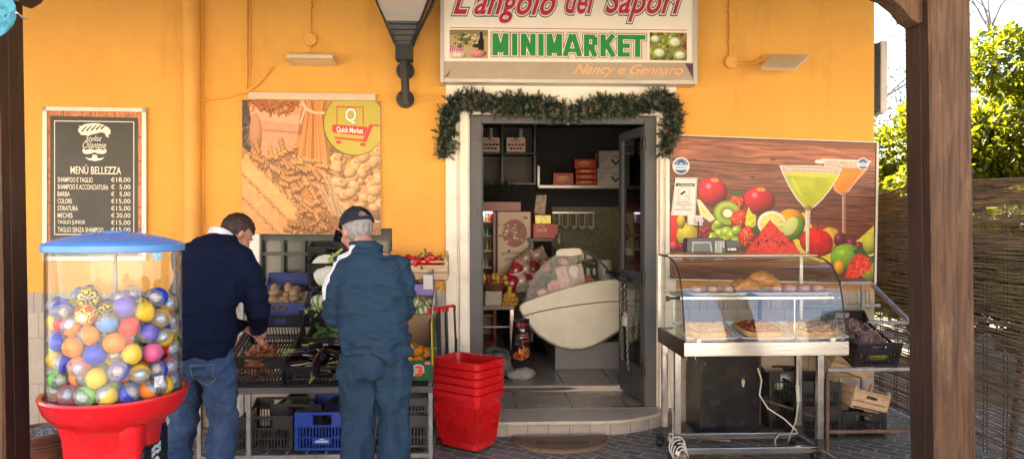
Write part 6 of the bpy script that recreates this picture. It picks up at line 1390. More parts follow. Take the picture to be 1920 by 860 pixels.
# ---- half-round door mat
mq = P(1042, 809, -.5); mY0 = -5.85+1.62*FPX/(812-420)
mx0, mx1 = P(957, 810, mY0).x, P(1131, 812, mY0).x; cxm = (mx0+mx1)/2; rm = (mx1-mx0)/2
n = 30; pts = [(cxm+rm*math.cos(t), -.43-.37*math.sin(t)**.9 if math.sin(t) > 0 else -.43) for t in np.linspace(math.pi, 0, n)]
t = thing('door_mat', 'half round brown coir door mat below the step', 'mat', (cxm, -.6, 0)); b = MB(); k = len(pts)
b.add([(x, y, .002) for x, y in pts]+[(x, y, .018) for x, y in pts], [tuple(range(k-1, -1, -1)), tuple(range(k, 2*k))]+[(i, (i+1) % k, (i+1) % k+k, i+k) for i in range(k)])
b.f = [f_[::-1] for f_ in b.f]; b.build('coir', mat('coir_brown', (.22, .15, .10), .95, var=.35, scale=40, bump=1, bscale=150), t)
b = MB(); b.tube([(x*.97+cxm*.03, y*.97-.5*.03, .019) for x, y in pts]+[pts[0][:1]+(-.445, .019)], .010, 6, flat=.5); b.build('edge', mat('coir_edge', (.15, .09, .055), .95, var=.3, scale=60), t)
CB = Matrix.Translation((cxm, -.59, .0195)) @ Matrix.Rotation(R(-90), 4, 'X'); text3("Benvenuti", .40, .09, CB, mat('coir_print', (.08, .05, .035), .95), t, .01, .4)

# ---- terracotta pot behind the machine
pq = P(75, 430, -.9); t = thing('plant_pot', 'brown ribbed terracotta pot filled with grey gravel at the left post', 'pot', (pq.x, -.9, 0))
zt_ = 1.62-(795-420)/(FPX/4.95); b = MB(); b.lathe([(.0, .0), (.13, .0), (.145, .05), (.165, .16), (.182, zt_-.05), (.192, zt_-.03), (.196, zt_-.012), (.19, zt_), (.176, zt_), (.172, zt_-.02), (.168, zt_-.05), (.0, zt_-.05)], (pq.x, -.9, 0), 48)
for z_ in (zt_-.08, zt_-.10): b.lathe([(.186, z_), (.19, z_+.006), (.186, z_+.012)], (pq.x, -.9, 0), 48, cap=False)
b.build('body', mat('glazed_terracotta', (.14, .05, .035), .4, var=.3, scale=8, bump=.4, bscale=14, dirt=(.22, .12, .08), dirt_amt=.5), t, smooth=True)
g_ = MB()
for i in range(240):
    a, r_ = RR.uniform(0, 6.28), .165*RR.rand()**.5; g_.box((pq.x+r_*math.cos(a), -.9+r_*math.sin(a), zt_-.035+RR.uniform(0, .012)), (.02, .016, .012), tuple(RR.uniform(0, 3, 3)))
g_.build('gravel', mat('pot_gravel', (.30, .30, .31), .8, var=.5, scale=20), t)['kind'] = 'stuff'

# ---- heated display case on its trolley
xL, xR_ = P(1283, 660, -1.30).x, P(1592, 660, -1.30).x; YB = -.60; YT = -1.30; zt0 = P(1437, 667, YT).z; zt1 = P(1437, 641, YT).z
dc = thing('display_case', 'curved glass display case with pizzas on a steel trolley', 'display case', ((xL+xR_)/2, -1, 0))
b = MB(); b.bb(xL, xR_, YT, YT+.022, zt0, zt1); b.build('front_rail', STEEL, dc, bevel=.003)
b = MB(); b.bb(xL, xL+.02, YT+.0225, YB, zt0-.015, zt1+.002); b.bb(xR_-.02, xR_, YT+.0225, YB, zt0-.015, zt1+.002); b.bb(xL+.021, xR_-.021, YB-.02, YB, zt0, zt1); b.build('side_rail', mat('dark_brown_rail', (.035, .022, .016), .35, var=.3), dc, bevel=.002)
b = MB(); b.bb(xL+.021, xR_-.021, YT+.0225, YB-.021, zt1-.02, zt1-.006); b.build('deck', STEEL, dc)
prof = [(-1.288, zt1+.003), (-1.268, zt1+.10), (-1.243, zt1+.21), (-1.215, zt1+.31), (-1.18, zt1+.385), (-1.13, zt1+.445), (-1.06, zt1+.49), (-.96, zt1+.52), (-.86, zt1+.53)]
# smooth the profile
def smooth_prof(p, n=3):
    for _ in range(n):
        q_ = [p[0]]
        for a_, c_ in zip(p[:-1], p[1:]): q_ += [(a_[0]*.75+c_[0]*.25, a_[1]*.75+c_[1]*.25), (a_[0]*.25+c_[0]*.75, a_[1]*.25+c_[1]*.75)]
        p = q_+[p[-1]]
    return p
sp_ = smooth_prof(prof, 2); ztop_ = prof[-1][1]
GL = glass('curved_case_glass', (.96, .98, .98), 2.0, .02)
b = MB(); b.rings([[(xL+.012, y, z) for y, z in sp_], [(xR_-.012, y, z) for y, z in sp_]], closed=False); b.build('curved_glass', GL, dc, smooth=True, angle=80)
b = MB(); b.bb(xL+.005, xR_-.005, -.875, YB, ztop_+.002, ztop_+.012); b.build('top', mat('warm_steel_top', (.55, .50, .44), .3, metal=.9, var=.1), dc, bevel=.003)
for x in (xL+.008, xR_-.008):
    b = MB(); side = [(x, y, z) for y, z in sp_]+[(x, YB-.01, ztop_), (x, YB-.01, zt1+.003)]; b.add(side, [tuple(range(len(side)))]); b.build('end_glass', glass('case_end_glass', (.88, .93, .90), 1.6), dc)
    b = MB(); b.tube([(x, y, z) for y, z in sp_[4:]]+[(x, YB, ztop_+.003)], .0055, 6); b.build('edge_trim', BLACKP, dc, smooth=True)
    b = MB(); b.bb(x-.012, x+.012, YB-.02, YB+.004, zt1, ztop_+.01); b.build('corner_post', mat('case_post', (.5, .5, .5), .3, metal=.7), dc)
zs_ = zt1+.265; b = MB(); b.bb(xL+.02, xR_-.02, -1.13, -.66, zs_, zs_+.006); b.build('glass_shelf', glass('shelf_glass', (.80, .90, .88), 2), dc)
b = MB(); b.bb(xL+.02, xR_-.02, -1.14, -1.131, zs_-.006, zs_+.010); b.cyl((xR_-.28, -1.12, zt1), (xR_-.28, -1.12, zs_-.007), .006, n=10); b.cyl((xL+.1, -.68, zt1), (xL+.1, -.68, zs_), .006, n=8); b.build('shelf_support', STEEL, dc)
b = MB()
for x in (XA(1341-1, YT)-.29+.0, ): pass
for px in (1310, 1562): b = MB(); q = P(px, 636, YT); b.bb(q.x-.014, q.x+.014, YT-.003, YT+.022, zt1+.001, zt1+.025); b.build('glass_clip', mat('clip_nickel', (.7, .66, .58), .35, metal=.5), dc)
b = MB(); b.tube([(xL-.03, -1.0, zt1+.25), (xL+.02, -1.0, zt1+.255), (xL+.14, -.95, zt1+.24)], .008, 8); b.bb(xL-.04, xL-.02, -1.015, -.985, zt1+.235, zt1+.268); b.build('arm_hinge', BLACKP, dc)
lgy = -1.0; xa_, xb_ = P(1270, 700, lgy).x, P(1537, 700, lgy).x; zr_ = P(1400, 843, lgy).z
for x in (xa_, xb_):
    for y in (lgy, YB-.06):
        b = MB(); b.bb(x-.021, x+.021, y-.021, y+.021, .09, zt0-.001); b.build('leg', STEEL, dc, bevel=.003)
        b = MB(); b.bb(x-.0235, x+.0235, y-.0235, y+.0235, zr_-.045, zr_+.075); b.build('joint', BLACKP, dc, bevel=.003)
        b = MB(); b.cyl((x-.055, y, .036), (x-.032, y, .036), .036, n=20); b.bb(x-.06, x-.05, y-.012, y+.012, .03, .085); b.bb(x-.03, x-.02, y-.012, y+.012, .03, .085); b.bb(x-.06, x+.02, y-.02, y+.02, .08, .092); b.build('caster', BLACKP, dc, smooth=True)
b = MB(); b.bb(xa_+.025, xb_-.025, lgy-.02, lgy+.02, zr_-.022, zr_+.022); b.bb(xa_+.025, xb_-.025, YB-.08, YB-.04, zr_-.022, zr_+.022)
for x in (xa_, xb_): b.bb(x-.02, x+.02, lgy+.0236, YB-.0840, zr_-.022, zr_+.022); b.bb(x-.02, x+.02, lgy-.30, lgy-.0236, zr_-.022, zr_+.022)
b.build('stretcher', STEEL, dc, bevel=.003)
b = MB(); 
for px in (1288, 1305): q = P(px, 670, YT); b.tube([(q.x, YT+.01, zt0), (q.x, YT+.01, zt0-.02), (q.x+.008, YT+.01, zt0-.03), (q.x+.014, YT+.01, zt0-.022)], .0018, 5)
b.build('hook', STEEL, dc)
# trays and food
TRAY = mat('white_tray', (.66, .67, .68), .3, var=.05); DOUGH = mat('baked_crust', (.50, .27, .10), .6, var=.3, scale=25, bump=.4, bscale=50); SAUCE = mat('tomato_topping', (.22, .022, .010), .35, var=.5, scale=45, bump=.7, bscale=70, dirt=(.55, .33, .12), dirt_amt=.9, dirt_scale=22); CHEESE = mat('pale_cheese_topping', (.46, .32, .20), .45, var=.3, scale=40, bump=.5, bscale=60, dirt=(.45, .16, .08), dirt_amt=.6, dirt_scale=20)
TILT = Matrix.Translation((0, -1.21, zt1)) @ Matrix.Rotation(R(9), 4, 'X') @ Matrix.Translation((0, 1.21, -zt1))
def tray(cx, cy, z, w, d, label, tl=False):
    b = MB(); b.rings([rrect(w/2*.93, d/2*.93, .02, z, (cx, cy)), rrect(w/2, d/2, .02, z+.022, (cx, cy)), rrect(w/2+.008, d/2+.008, .025, z+.022, (cx, cy)), rrect(w/2+.008, d/2+.008, .025, z+.017, (cx, cy))], cap=False)
    b.rings([rrect(w/2*.93, d/2*.93, .02, z, (cx, cy)), rrect(w/2*.93, d/2*.93, .02, z+.004, (cx, cy))])
    if tl: b.xf(TILT)
    return tag(b.build('food_tray', TRAY, None, smooth=True), label, 'tray', 'white food trays')
def pizza(cx, cy, z, w, d, top, label, seed):
    t = thing('pizza', label, 'pizza', (cx, cy, z)); r_ = np.random.RandomState(seed); n = 40
    def ring(k, zz_): return [(cx+w/2*k*math.copysign(abs(math.cos(a))**.6, math.cos(a))*(1+.03*math.sin(5*a+seed)), cy+d/2*k*math.copysign(abs(math.sin(a))**.6, math.sin(a)), zz_+.002*math.sin(7*a)) for a in [2*math.pi*j/n for j in range(n)]]
    b = MB(); b.rings([ring(.94, z), ring(1, z+.008), ring(1, z+.030), ring(.95, z+.038), ring(.90, z+.030)]); b.xf(TILT); b.build('crust', DOUGH, t, smooth=True)
    b = MB(); b.rings([ring(.91, z+.022), ring(.88, z+.030), ring(.5, z+.034), ring(.05, z+.034)])
    for i in range(70):
        a, k = r_.uniform(0, 6.28), r_.rand()**.5*.82; b.ball((cx+w/2*k*math.cos(a), cy+d/2*k*math.sin(a), z+.038), (r_.uniform(.010, .022), r_.uniform(.008, .018), .010), 7, 5)
    b.xf(TILT)
    b.build('topping', top, t, smooth=True); return t
zd = zt1-.004
for px0, px1, lb, pl, tp in ((1281, 1375, 'white tray with a pale pizza, left on the lower deck', 'pale topped pizza on the left lower tray', CHEESE), (1383, 1478, 'white tray with a dark red pizza, middle of the lower deck', 'dark tomato pizza on the middle lower tray', SAUCE), (1487, 1578, 'white tray with a pale pizza, right on the lower deck', 'pale focaccia on the right lower tray', CHEESE)):
    a_, c_ = P(px0, 632, -1.12).x, P(px1, 632, -1.12).x; tray((a_+c_)/2, -1.03, zd, c_-a_, .36, lb, True); pizza((a_+c_)/2, -1.03, zd+.006, (c_-a_)*.86, .31, tp, pl, px0)
a_, c_ = P(1290, 555, -1.0).x, P(1395, 555, -1.0).x; tray((a_+c_)/2, -.92, zs_+.008, c_-a_, .30, 'white tray on the glass shelf, at the left'); a2_, c2_ = P(1408, 552, -1.0).x, P(1552, 552, -1.0).x; tray((a2_+c2_)/2, -.92, zs_+.008, c2_-a2_, .30, 'wide white tray of pastries on the glass shelf, at the right')
BUN = mat('golden_pastry', (.52, .24, .07), .4, var=.3, scale=14, coat=.2)
for k, (px, dy, s_) in enumerate(((1398, 0, 1.0), (1423, .06, 1.25), (1385, .1, .9), (1440, .02, .8))):
    q = P(px, 545, -.95+dy); b = MB(); b.tube([(-.055, 0, .0), (-.03, -.01, .018), (0, -.014, .025), (.03, -.01, .018), (.055, 0, 0)], [.012, .025, .032, .025, .012], 10); b.xf(Matrix.Translation((q.x, -.98+dy, zs_+.045+.03*(k % 2))) @ Matrix.Scale(s_*1.45, 4)); tag(b.build('pastry', BUN, None, smooth=True), 'golden baked pastry on the glass shelf of the case', 'pastry', 'golden pastries on the glass shelf')
for k in range(7):
    q = P(1455+k*13, 545, -.95+.05*(k % 2)); b = MB(); b.ball((q.x, q.y, zs_+.05), (.042, .036, .030), 12, 8); tag(b.build('glazed_bun', mat('pink_glazed_bun', (.60, .33, .24), .35, var=.3, scale=20), None, smooth=True), 'pale pink glazed bun on the wide right tray', 'bun', 'glazed buns on the upper right tray')
for k in range(5):
    q = P(1305+k*15, 548, -.95+.05*(k % 2)); b = MB(); b.ball((q.x, q.y, zs_+.045), (.042, .036, .026), 12, 8); tag(b.build('flat_bun', mat('pale_bun', (.58, .40, .30), .5, var=.3, scale=20), None, smooth=True), 'small pale bun on the left tray of the glass shelf', 'bun', 'pale buns on the upper left tray')
# till on top
t = thing('cash_register', 'small grey cash register with keypad on the display case', 'cash register', (P(1340, 460, -.72).x, -.7, ztop_+.013))
Yc = -.80; b = MB(); b.pxprism([(1288, 472), (1289, 449), (1292, 446), (1356, 446.5), (1360, 450), (1362, 472)], Yc, Yc+.12); b.build('body', mat('till_grey', (.09, .09, .10), .45, var=.1), t, bevel=.004)
b = MB(); b.pxprism([(1297, 472), (1298, 453), (1333, 453), (1336, 472), (1333, 472), (1331, 456), (1300.5, 456), (1300, 472)], Yc-.006, Yc-.0005); b.build('screen_frame', mat('till_bezel', (.40, .41, .42), .4), t)
b = MB(); b.pxprism([(1300.5, 471), (1301, 456.5), (1330.5, 456.5), (1332, 471)], Yc-.003, Yc-.0006); b.build('screen', mat('lcd_screen', (.12, .15, .14), .2), t)
b = MB()
for r_ in range(5):
    for k in range(4): q = P(1342+k*4.6, 453.5+r_*4.4, Yc); b.bb(q.x-.0065, q.x+.0065, Yc-.008, Yc-.0005, q.z-.006, q.z+.006, 1 if (r_ >= 3 and k == 3) else 0)
b.build('keys', [mat('till_keys', (.58, .56, .50), .5), mat('green_key', (.02, .22, .12), .5)], t)
b = MB(); b.pxprism([(1362.5, 472), (1361, 450), (1382, 450.5), (1389, 461), (1390, 472)], Yc+.01, Yc+.11); b.build('printer', MATS['till_grey'], t, bevel=.003)
b = MB(); b.pxprism([(1366, 470), (1366, 463), (1388, 463), (1388, 470)], Yc+.002, Yc+.0095); b.build('printer_mouth', BLACKP, t); b = MB(); b.pxprism([(1370, 469), (1370, 465), (1380, 465), (1381, 469)], Yc-.012, Yc+.0015); q = P(1366, 467, Yc); b.cyl((q.x, Yc-.004, q.z), (q.x, Yc+.002, q.z), .008, n=12); b.build('paper_roll', WHITE, t)

# ---- black cabinet, slab, leads
t = thing('black_cabinet', 'scuffed black cabinet with a torn hole under the display case', 'cabinet', (P(1365, 800, -.45).x, -.3, 0))
A_, B_ = P(1313, 826, -5.85+1.62*FPX/(826-420)), P(1424, 820, -5.85+1.62*FPX/(819-420)); C_ = P(1286, 798, -5.85+1.62*FPX/(797-420))
D_ = B_+(C_-A_); b = MB(); hgt = .74
fp4 = [(A_.x, A_.y), (B_.x, B_.y), (D_.x, D_.y), (C_.x, C_.y)]; b.add([(x, y, .004) for x, y in fp4]+[(x, y, hgt) for x, y in fp4], [(3, 2, 1, 0), (4, 5, 6, 7), (0, 1, 5, 4), (1, 2, 6, 5), (2, 3, 7, 6), (3, 0, 4, 7)])
b.build('carcass', mat('scuffed_black_board', (.012, .012, .014), .35, var=.5, scale=5, bump=.2, bscale=8, dirt=(.10, .09, .085), dirt_amt=.5, dirt_scale=7), t, bevel=.008)
u_ = (B_-A_).normalized(); nrm = Vector((u_.y, -u_.x, 0)); 
def onface(s_, z): p = A_+u_*s_+nrm*.0025; return (p.x, p.y, z)
b = MB(); cs_, cz_ = .36, .40; b.add([onface(cs_+.014*math.cos(t_)*(1+.2*math.sin(3*t_)), cz_+.032*math.sin(t_)) for t_ in np.linspace(0, 5.9, 12)], [tuple(range(12))]); b.build('torn_hole', mat('bare_board', (.60, .50, .36), .8), t)
b = MB(); b.add([onface(.0, .63), onface(.07, .62), onface(.09, .64), onface(.04, .655)], [(0, 1, 2, 3)]); b.add([onface(.03, .56), onface(.045, .55), onface(.04, .575)], [(0, 1, 2)]); b.build('scrape', mat('grey_scrape', (.25, .25, .24), .8), t)
q = P(1350, 830, -5.85+1.62*FPX/(832-420)); b = MB(); b.box((q.x, q.y, .02), (.16, .10, .018), (0, 0, R(-24))); b.bb(q.x-.02, q.x+.03, q.y-.015, q.y+.02, .001, .010); tag(b.build('stone_slab', mat('grey_slab', (.26, .26, .26), .7, var=.2), None, bevel=.004), 'flat grey slab lying on the pavement before the black cabinet', 'slab')
LEAD = mat('white_cable', (.55, .52, .46), .45, var=.08)
def gp(px, py, Y=None): Y = Y if Y is not None else -5.85+1.62*FPX/(py-420); return P(px, py, Y)
b = MB(); b.tube([gp(1421, 690, -.75), gp(1428, 712, -.78), gp(1424, 740, -.8), gp(1440, 765, -.82), gp(1470, 784, -.85), gp(1492, 805, -.9), gp(1495, 812, -.88), gp(1480, 813, -.8), gp(1460, 814, -.7), gp(1453, 824, -.68), gp(1455, 836, -.72)], .0055, 8)
b.tube([gp(1499, 668, -.8), gp(1496, 690, -.82), gp(1495, 715, -.85), gp(1497, 755, -.87), gp(1492, 790, -.85), gp(1482, 815, -.75), gp(1478, 828, -.7)], .0055, 8); b.cyl(gp(1495, 722, -.85), gp(1497, 752, -.86), .013, n=12); b.cyl(gp(1495, 712, -.85), gp(1495, 722, -.85), .008, n=10)
tag(b.build('extension_lead', LEAD, None, smooth=True), 'white extension lead hanging with a plug and looping on the ground', 'cable')
b = MB(); cx_, cy_ = gp(1270, 845, -1.06).x, -1.06
for k in range(5): b.tube([(cx_+.055*math.cos(a)*(1-.08*k)+.006*k, cy_-.012*k, .12+.07*math.sin(a)-.018*k) for a in np.linspace(.3+k, 6.2+k, 22)], .005, 6)
b.tube([gp(1253, 665, -.7), gp(1257, 720, -.72), gp(1262, 780, -.9), (cx_-.03, cy_, .16)], .005, 6)
tag(b.build('coiled_lead', LEAD, None, smooth=True), 'white lead coiled round the left caster of the trolley', 'cable')
b = MB(); q = gp(1276, 851, -1.1); b.box(q, (.07, .03, .025), (0, .4, 0)); tag(b.build('lead_plug', WHITE, None, bevel=.005), 'white plug of the coiled lead by the left caster', 'plug')

# ---- stepped rack and crates at the right
YR = -.92
rk2 = thing('stepped_rack', 'rusty and galvanised stepped metal rack behind the display case', 'rack', (P(1640, 700, -.5).x, -.5, 0))
xa2, xb2 = P(1551, 700, YR).x, P(1790, 700, YR).x; zA = P(1600, 692, YR).z; zB = P(1600, 808, YR).z
b = MB(); b.bb(xa2, xb2, YR-.012, YR+.012, zA-.012, zA+.012); b.build('front_bar', GALV, rk2, bevel=.002)
b = MB(); b.bb(xa2+.013, xb2, YR-.010, YR+.010, zB-.011, zB+.011); b.build('lower_bar', RUST, rk2, bevel=.002)
b = MB(); b.bb(xa2-.012, xa2+.012, YR-.013, YR+.011, 0, zA-.0125); b.build('leg', RUST, rk2, bevel=.002)
xc2 = P(1617, 600, -.16).x
b = MB(); b.bb(xc2-.012, xc2+.012, -.172, -.148, 0, P(1617, 535, -.16).z); b.build('rear_leg', GALV, rk2, bevel=.002)
xd2 = P(1424, 700, -.16).x; b = MB(); b.bb(xd2-.012, xd2+.012, -.172, -.148, 0, 1.1); b.build('rear_leg', RUST, rk2, bevel=.002)
b = MB(); p0 = P(1636, 534, -.16); p1 = P(1704, 601, -.75); b.bar(p0, p1, .025, .03); b.build('sloping_side', GALV, rk2, bevel=.002)
b = MB()
for (x0_, x1_, py, Y_) in ((1576, 1634, 530, -.16), (1500, 1650, 573, -.13), (1626, 1800, 604, -.55), (1650, 1800, 647, -.35)):
    p = P(x0_, py, Y_); p_ = P(x1_, py, Y_); b.bb(p.x, p_.x, Y_-.011, Y_+.011, p.z-.013, p.z+.013)
b.build('cross_bar', GALV, rk2, bevel=.002)
b = MB(); b.bar((xa2, YR+.014, zA+.0), (P(1530, 660, -.2).x, -.2, zA+.22), .022, .022); b.build('side_bar', GALV, rk2)
b = MB(); b.bar(gp(1432, 748, -.3), gp(1545, 785, -.8), .018, .018); b.build('rusty_bar', RUST, rk2)
q = P(1640, 688, YR+.02); C7l, C7r = (q.x, YR+.015, zA+.016), (R(20), 0, R(3)); C7 = cmat(C7l, C7r)
ac_ = crate('black crate of purple artichokes on the right rack', C7l, C7r, w=.33, d=.50, he=.185, hs=.13, group='black crates at the right')
text3("COMMERCIALE", .13, .016, Matrix.Translation((0, -.0072, .085)), mat('yellow_ink', (.5, .38, .02), .6), ac_, .0, local=True); text3("ORTOFRUTTA", .11, .010, Matrix.Translation((0, -.0072, .066)), MATS['yellow_ink'], ac_, .0, local=True)
b = MB(); b.bb(-.09, .09, -.0068, -.004, .04, .12); b.build('print_plate', BLACKP, ac_, local=True)
def artichoke():
    b = MB(); n = 70
    for i in range(n):
        u = i/n; a = i*2.4; zc = -.035+.075*u; r = .034*math.sqrt(max(.02, 1-((zc-.0)/.05)**2))+.003; L = .030; out = Vector((math.cos(a), math.sin(a), 0)); tn = Vector((-math.sin(a), math.cos(a), 0)); p = out*r+Vector((0, 0, zc-.01)); tip = p+Vector((0, 0, L))+out*(-.010*u*1.4+.004); md = p+Vector((0, 0, L*.5))+out*.006
        b.add([p-tn*.006, p+tn*.006, md+tn*.012, tip, md-tn*.012], [(0, 1, 2, 3, 4)], 0 if i % 3 else 1)
    b.ball((0, 0, -.002), (.032, .032, .036), 10, 8, 1); b.tube([(0, 0, -.035), (0, 0, -.075)], [.009, .008], 8, m=2); return b.build('artichoke', [mat('artichoke_purple', (.17, .09, .11), .5, var=.5, scale=30), mat('artichoke_green', (.22, .22, .13), .5, var=.4, scale=30), STEM], None, local=True)
ar = artichoke(); scatter(ar, C7, grid_items(-.125, .125, .05, .45, .06, .068, RR, .02, lambda r_: (r_.uniform(-1.3, .3), r_.uniform(-.6, .6), r_.uniform(0, 6)), 1)+grid_items(-.09, .09, .12, .42, .115, .075, RR, .02, lambda r_: (r_.uniform(-1.3, .3), r_.uniform(-.6, .6), r_.uniform(0, 6)), 1), 'purple green artichoke in the black crate on the right rack', 'artichoke', 'artichokes in the black crate')
def ycrate(label, px0, px1, pyb, he, d=.5, rz=0, hs=None, m=BLACKP, z=0.0, Yf=None):
    Y_ = Yf if Yf is not None else -5.85+1.62*FPX/(pyb-420); a_, c_ = P(px0, pyb, Y_), P(px1, pyb, Y_)
    return crate(label, ((a_.x+c_.x)/2, Y_, z), (0, 0, rz), w=c_.x-a_.x, d=d, he=he, hs=hs or he*.85, m=m, group='black crates at the right'), (a_.x+c_.x)/2, Y_
o, cxa, ya = ycrate('black crate on the ground under the pale wooden crate', 1579, 1661, 832, .20, .34)
ycrate('black crate on the ground, middle of the three', 1499, 1576, 833, .235, .40); ycrate('black crate stacked on the middle ground crate', 1499, 1576, 833, .20, .40, z=.237, Yf=-5.85+1.62*FPX/(833-420))
ycrate('black crate on the ground close to the black cabinet', 1444, 1503, 812, .235, .26, R(-8)); ycrate('black crate with a plastic bag, stacked close to the cabinet', 1444, 1503, 812, .22, .26, R(-8), z=.237, Yf=-5.85+1.62*FPX/(812-420))
bg_ = blob('plastic_bag', mat('white_film_bag', (.5, .52, .52), .3, var=.5, scale=20, bump=.8, bscale=25), (.085, .07, .07), 4, 20, .5, 30); q = P(1478, 726, -.3); bg_.location = (q.x-.01, -.20, .237+.13); tag(bg_, 'crumpled pale plastic bag in the black crate by the cabinet', 'bag')
M1_ = cmat((cxa+.02, ya-.02, .215), (R(4), R(14), R(6))) ; wood_crate('pale wooden crate tilted on the black ground crate', M1_, .30, .24, .15, 'wooden crates at the right')
M2_ = cmat((P(1590, 740, -.35).x, -.33, .44), (R(20), R(18), R(10))); wood_crate('pale wooden crate leaning against the wall behind the tilted one', M2_, .34, .24, .20, 'wooden crates at the right')
# ---- blue cloth tied to the left post
t = thing('blue_cloth', 'light blue cloth mask hanging by a white strap at the left post', 'cloth', tuple(P(10, 40, -3.0)))
pts_ = [(-40, -30), (20, -12), (33, 12), (30, 22), (26, 32), (20, 45), (13, 58), (6, 68), (-2, 74), (-40, 70)]
b = MB(); q = [P(x, y, -2.95) for x, y in pts_]; cc = sum(q, Vector())/len(q); K = 5
rg = [[tuple(cc+(v-cc)*(k/K)+Vector((0, .015*math.sin(k*1.9+j), 0))) for j, v in enumerate(q)] for k in (5, 4, 3, 2, 1)]
b.rings(rg); b.rings([[(x, y+.003, z) for x, y, z in r_] for r_ in rg[::-1]]); b.build('fabric', mat('light_blue_fabric', (.045, .24, .33), .75, var=.12, scale=15, bump=.3), t, smooth=True)
b = MB(); p0 = P(30, 24, -2.95); p1 = P(52, 37, -2.7); b.tube([p0, p0.lerp(p1, .3), p0.lerp(p1, .6)+Vector((0, 0, -.004)), p1], [(.003, .007), (.003, .004), (.003, .008), (.003, .008)], 6); b.build('strap', mat('white_strap', (.7, .68, .66), .6), t)
# ================================================================ inside the shop
def ibox(name, label, cat, x0, y0, x1, y1, Y, dep, m, group=None, bevel=.003):
    b = MB(); pxbox(b, x0, y0, x1, y1, Y, Y+dep); return tag(b.build(name, m, None, bevel=bevel), label, cat, group)
BLK = mat('black_laminate', (.012, .012, .014), .4, var=.2)
t = thing('wall_shelving', 'black wall shelving with two candy boxes inside the shop', 'shelf', tuple(P(950, 350, 2.2)))
b = MB()
for q in ((896, 228, 1008, 233), (896, 286, 1004, 289), (896, 342, 1004, 346), (940, 233.5, 944, 341.5), (1001, 233.5, 1005, 341.5), (892, 233.5, 896, 341.5)): pxbox(b, *q, 2.0, 2.3)
b.build('frame', BLK, t); b = MB(); pxbox(b, 896, 233, 1004, 342, 2.31, 2.33); b.build('back_panel', mat('brown_black_panel', (.03, .025, .024), .5), t)
rs = np.random.RandomState(21)
for k, (x0, x1, lb) in enumerate(((901, 937, 'candy box with printed chocolates at the left on the black shelves'), (950, 985, 'candy box with printed chocolates at the right on the black shelves'))):
    t = thing('candy_box', lb, 'box', tuple(P((x0+x1)/2, 284, 2.02))); b = MB(); pxbox(b, x0, 258, x1, 284.5, 1.97, 2.15); b.build('carton', mat('candy_carton', rgb(206, 178, 160), .5), t)
    c = Canvas(0, 0, 36, 26, 3, (214, 188, 172)); 
    for i in range(9): x, y = 5+(i % 5)*6.6+(i//5)*3, 13+(i//5)*7; c.ell(x, y, 3, 2.2, [(80, 40, 30), (120, 70, 40), (60, 30, 24), (150, 60, 40)][rs.randint(4)], rot=rs.uniform(-30, 30), shade=.4)
    c.line([(7, 6), (14, 5), (20, 7), (28, 5.5)], 1.1, (140, 40, 40)); c.line([(15, 2.5), (21, 2.5)], 2, (70, 30, 30))
    c.mesh('print', [(x0, 258), (x1, 258), (x1, 284.5), (x0, 284.5)], 1.968, t, PRINT)
for k, px in enumerate((921, 976)):
    b = MB(); q = P(px, 250, 2.0); b.cyl((q.x, 1.99, q.z-.03), (q.x, 1.99, q.z+.05), .022, n=12); b.cyl((q.x, 1.99, q.z-.05), (q.x, 1.99, q.z-.03), .028, n=12); tag(b.build('spot_lamp', mat('grey_spot', (.32, .34, .36), .4), None, smooth=True), 'small grey spot lamp above the %s candy box' % ('left', 'right')[k], 'lamp')
b = MB()
for i in range(40):
    x = rs.uniform(903, 962); q = P(x, 352+rs.uniform(-7, 10)-(x-903)*.05, 1.95)
    for j in range(6): a = rs.uniform(0, 6.28); b.bar(q, q+Vector((math.cos(a)*.05, rs.uniform(-.03, .0), math.sin(a)*.05)), .006, .002)
tag(b.build('inner_garland', mat('dark_fir', (.012, .022, .012), .8), None), 'short dark fir garland hanging below the black shelves', 'garland')
# fridge
t = thing('drinks_fridge', 'red framed drinks fridge with cream poster side, lit inside', 'fridge', tuple(P(945, 640, 2.3))); CREAMP = mat('fridge_cream', rgb(196, 176, 150), .4)
RDK = mat('fridge_red', (.22, .008, .012), .3)
b = MB(); pxbox(b, 890, 378, 977, 396, 2.2, 2.8); pxbox(b, 924, 397, 931, 640, 2.2, 2.8); pxbox(b, 890, 397, 897, 640, 2.2, 2.8); pxbox(b, 890, 640, 931, 660, 2.2, 2.8); b.build('frame', RDK, t, bevel=.004)
b = MB(); pxbox(b, 897, 397, 924, 640, 2.72, 2.8); b.build('inside', mat('fridge_inside', (.5, .5, .48), .4), t)
for y in (415, 441, 469, 501, 540, 590): b = MB(); pxbox(b, 897.5, y, 923.5, y+2, 2.28, 2.71); b.build('shelf', WHITE, t)
em_ = bpy.data.materials.new('fridge_lamp'); em_.use_nodes = True; n_ = em_.node_tree.nodes; e_ = n_.new('ShaderNodeEmission'); e_.inputs[0].default_value = (.8, .9, 1, 1); e_.inputs[1].default_value = 1.3; em_.node_tree.links.new(e_.outputs[0], n_['Material Output'].inputs[0])
b = MB(); pxbox(b, 898, 397.5, 923, 399.5, 2.3, 2.4); b.build('strip_lamp', em_, t)
fc = ((.5, .3, .05), (.1, .3, .1), (.5, .05, .04), (.45, .42, .35), (.05, .1, .3))
for r_, y in enumerate((415, 441, 469, 501)):
    for k in range(4):
        q = P(901+k*6, y, 2.35); b = MB(); h_ = rs.uniform(.07, .12); b.lathe([(.0, 0), (.018, 0), (.018, h_*.7), (.008, h_*.9), (.008, h_), (.0, h_)], (q.x, 2.36, q.z), 10); ci = rs.randint(5)
        tag(b.build('packaged_product', mat('product_%d' % ci, fc[ci], .3), None, smooth=True), 'small coloured pack on a shelf of the lit drinks fridge', 'product', 'products in the fridge')
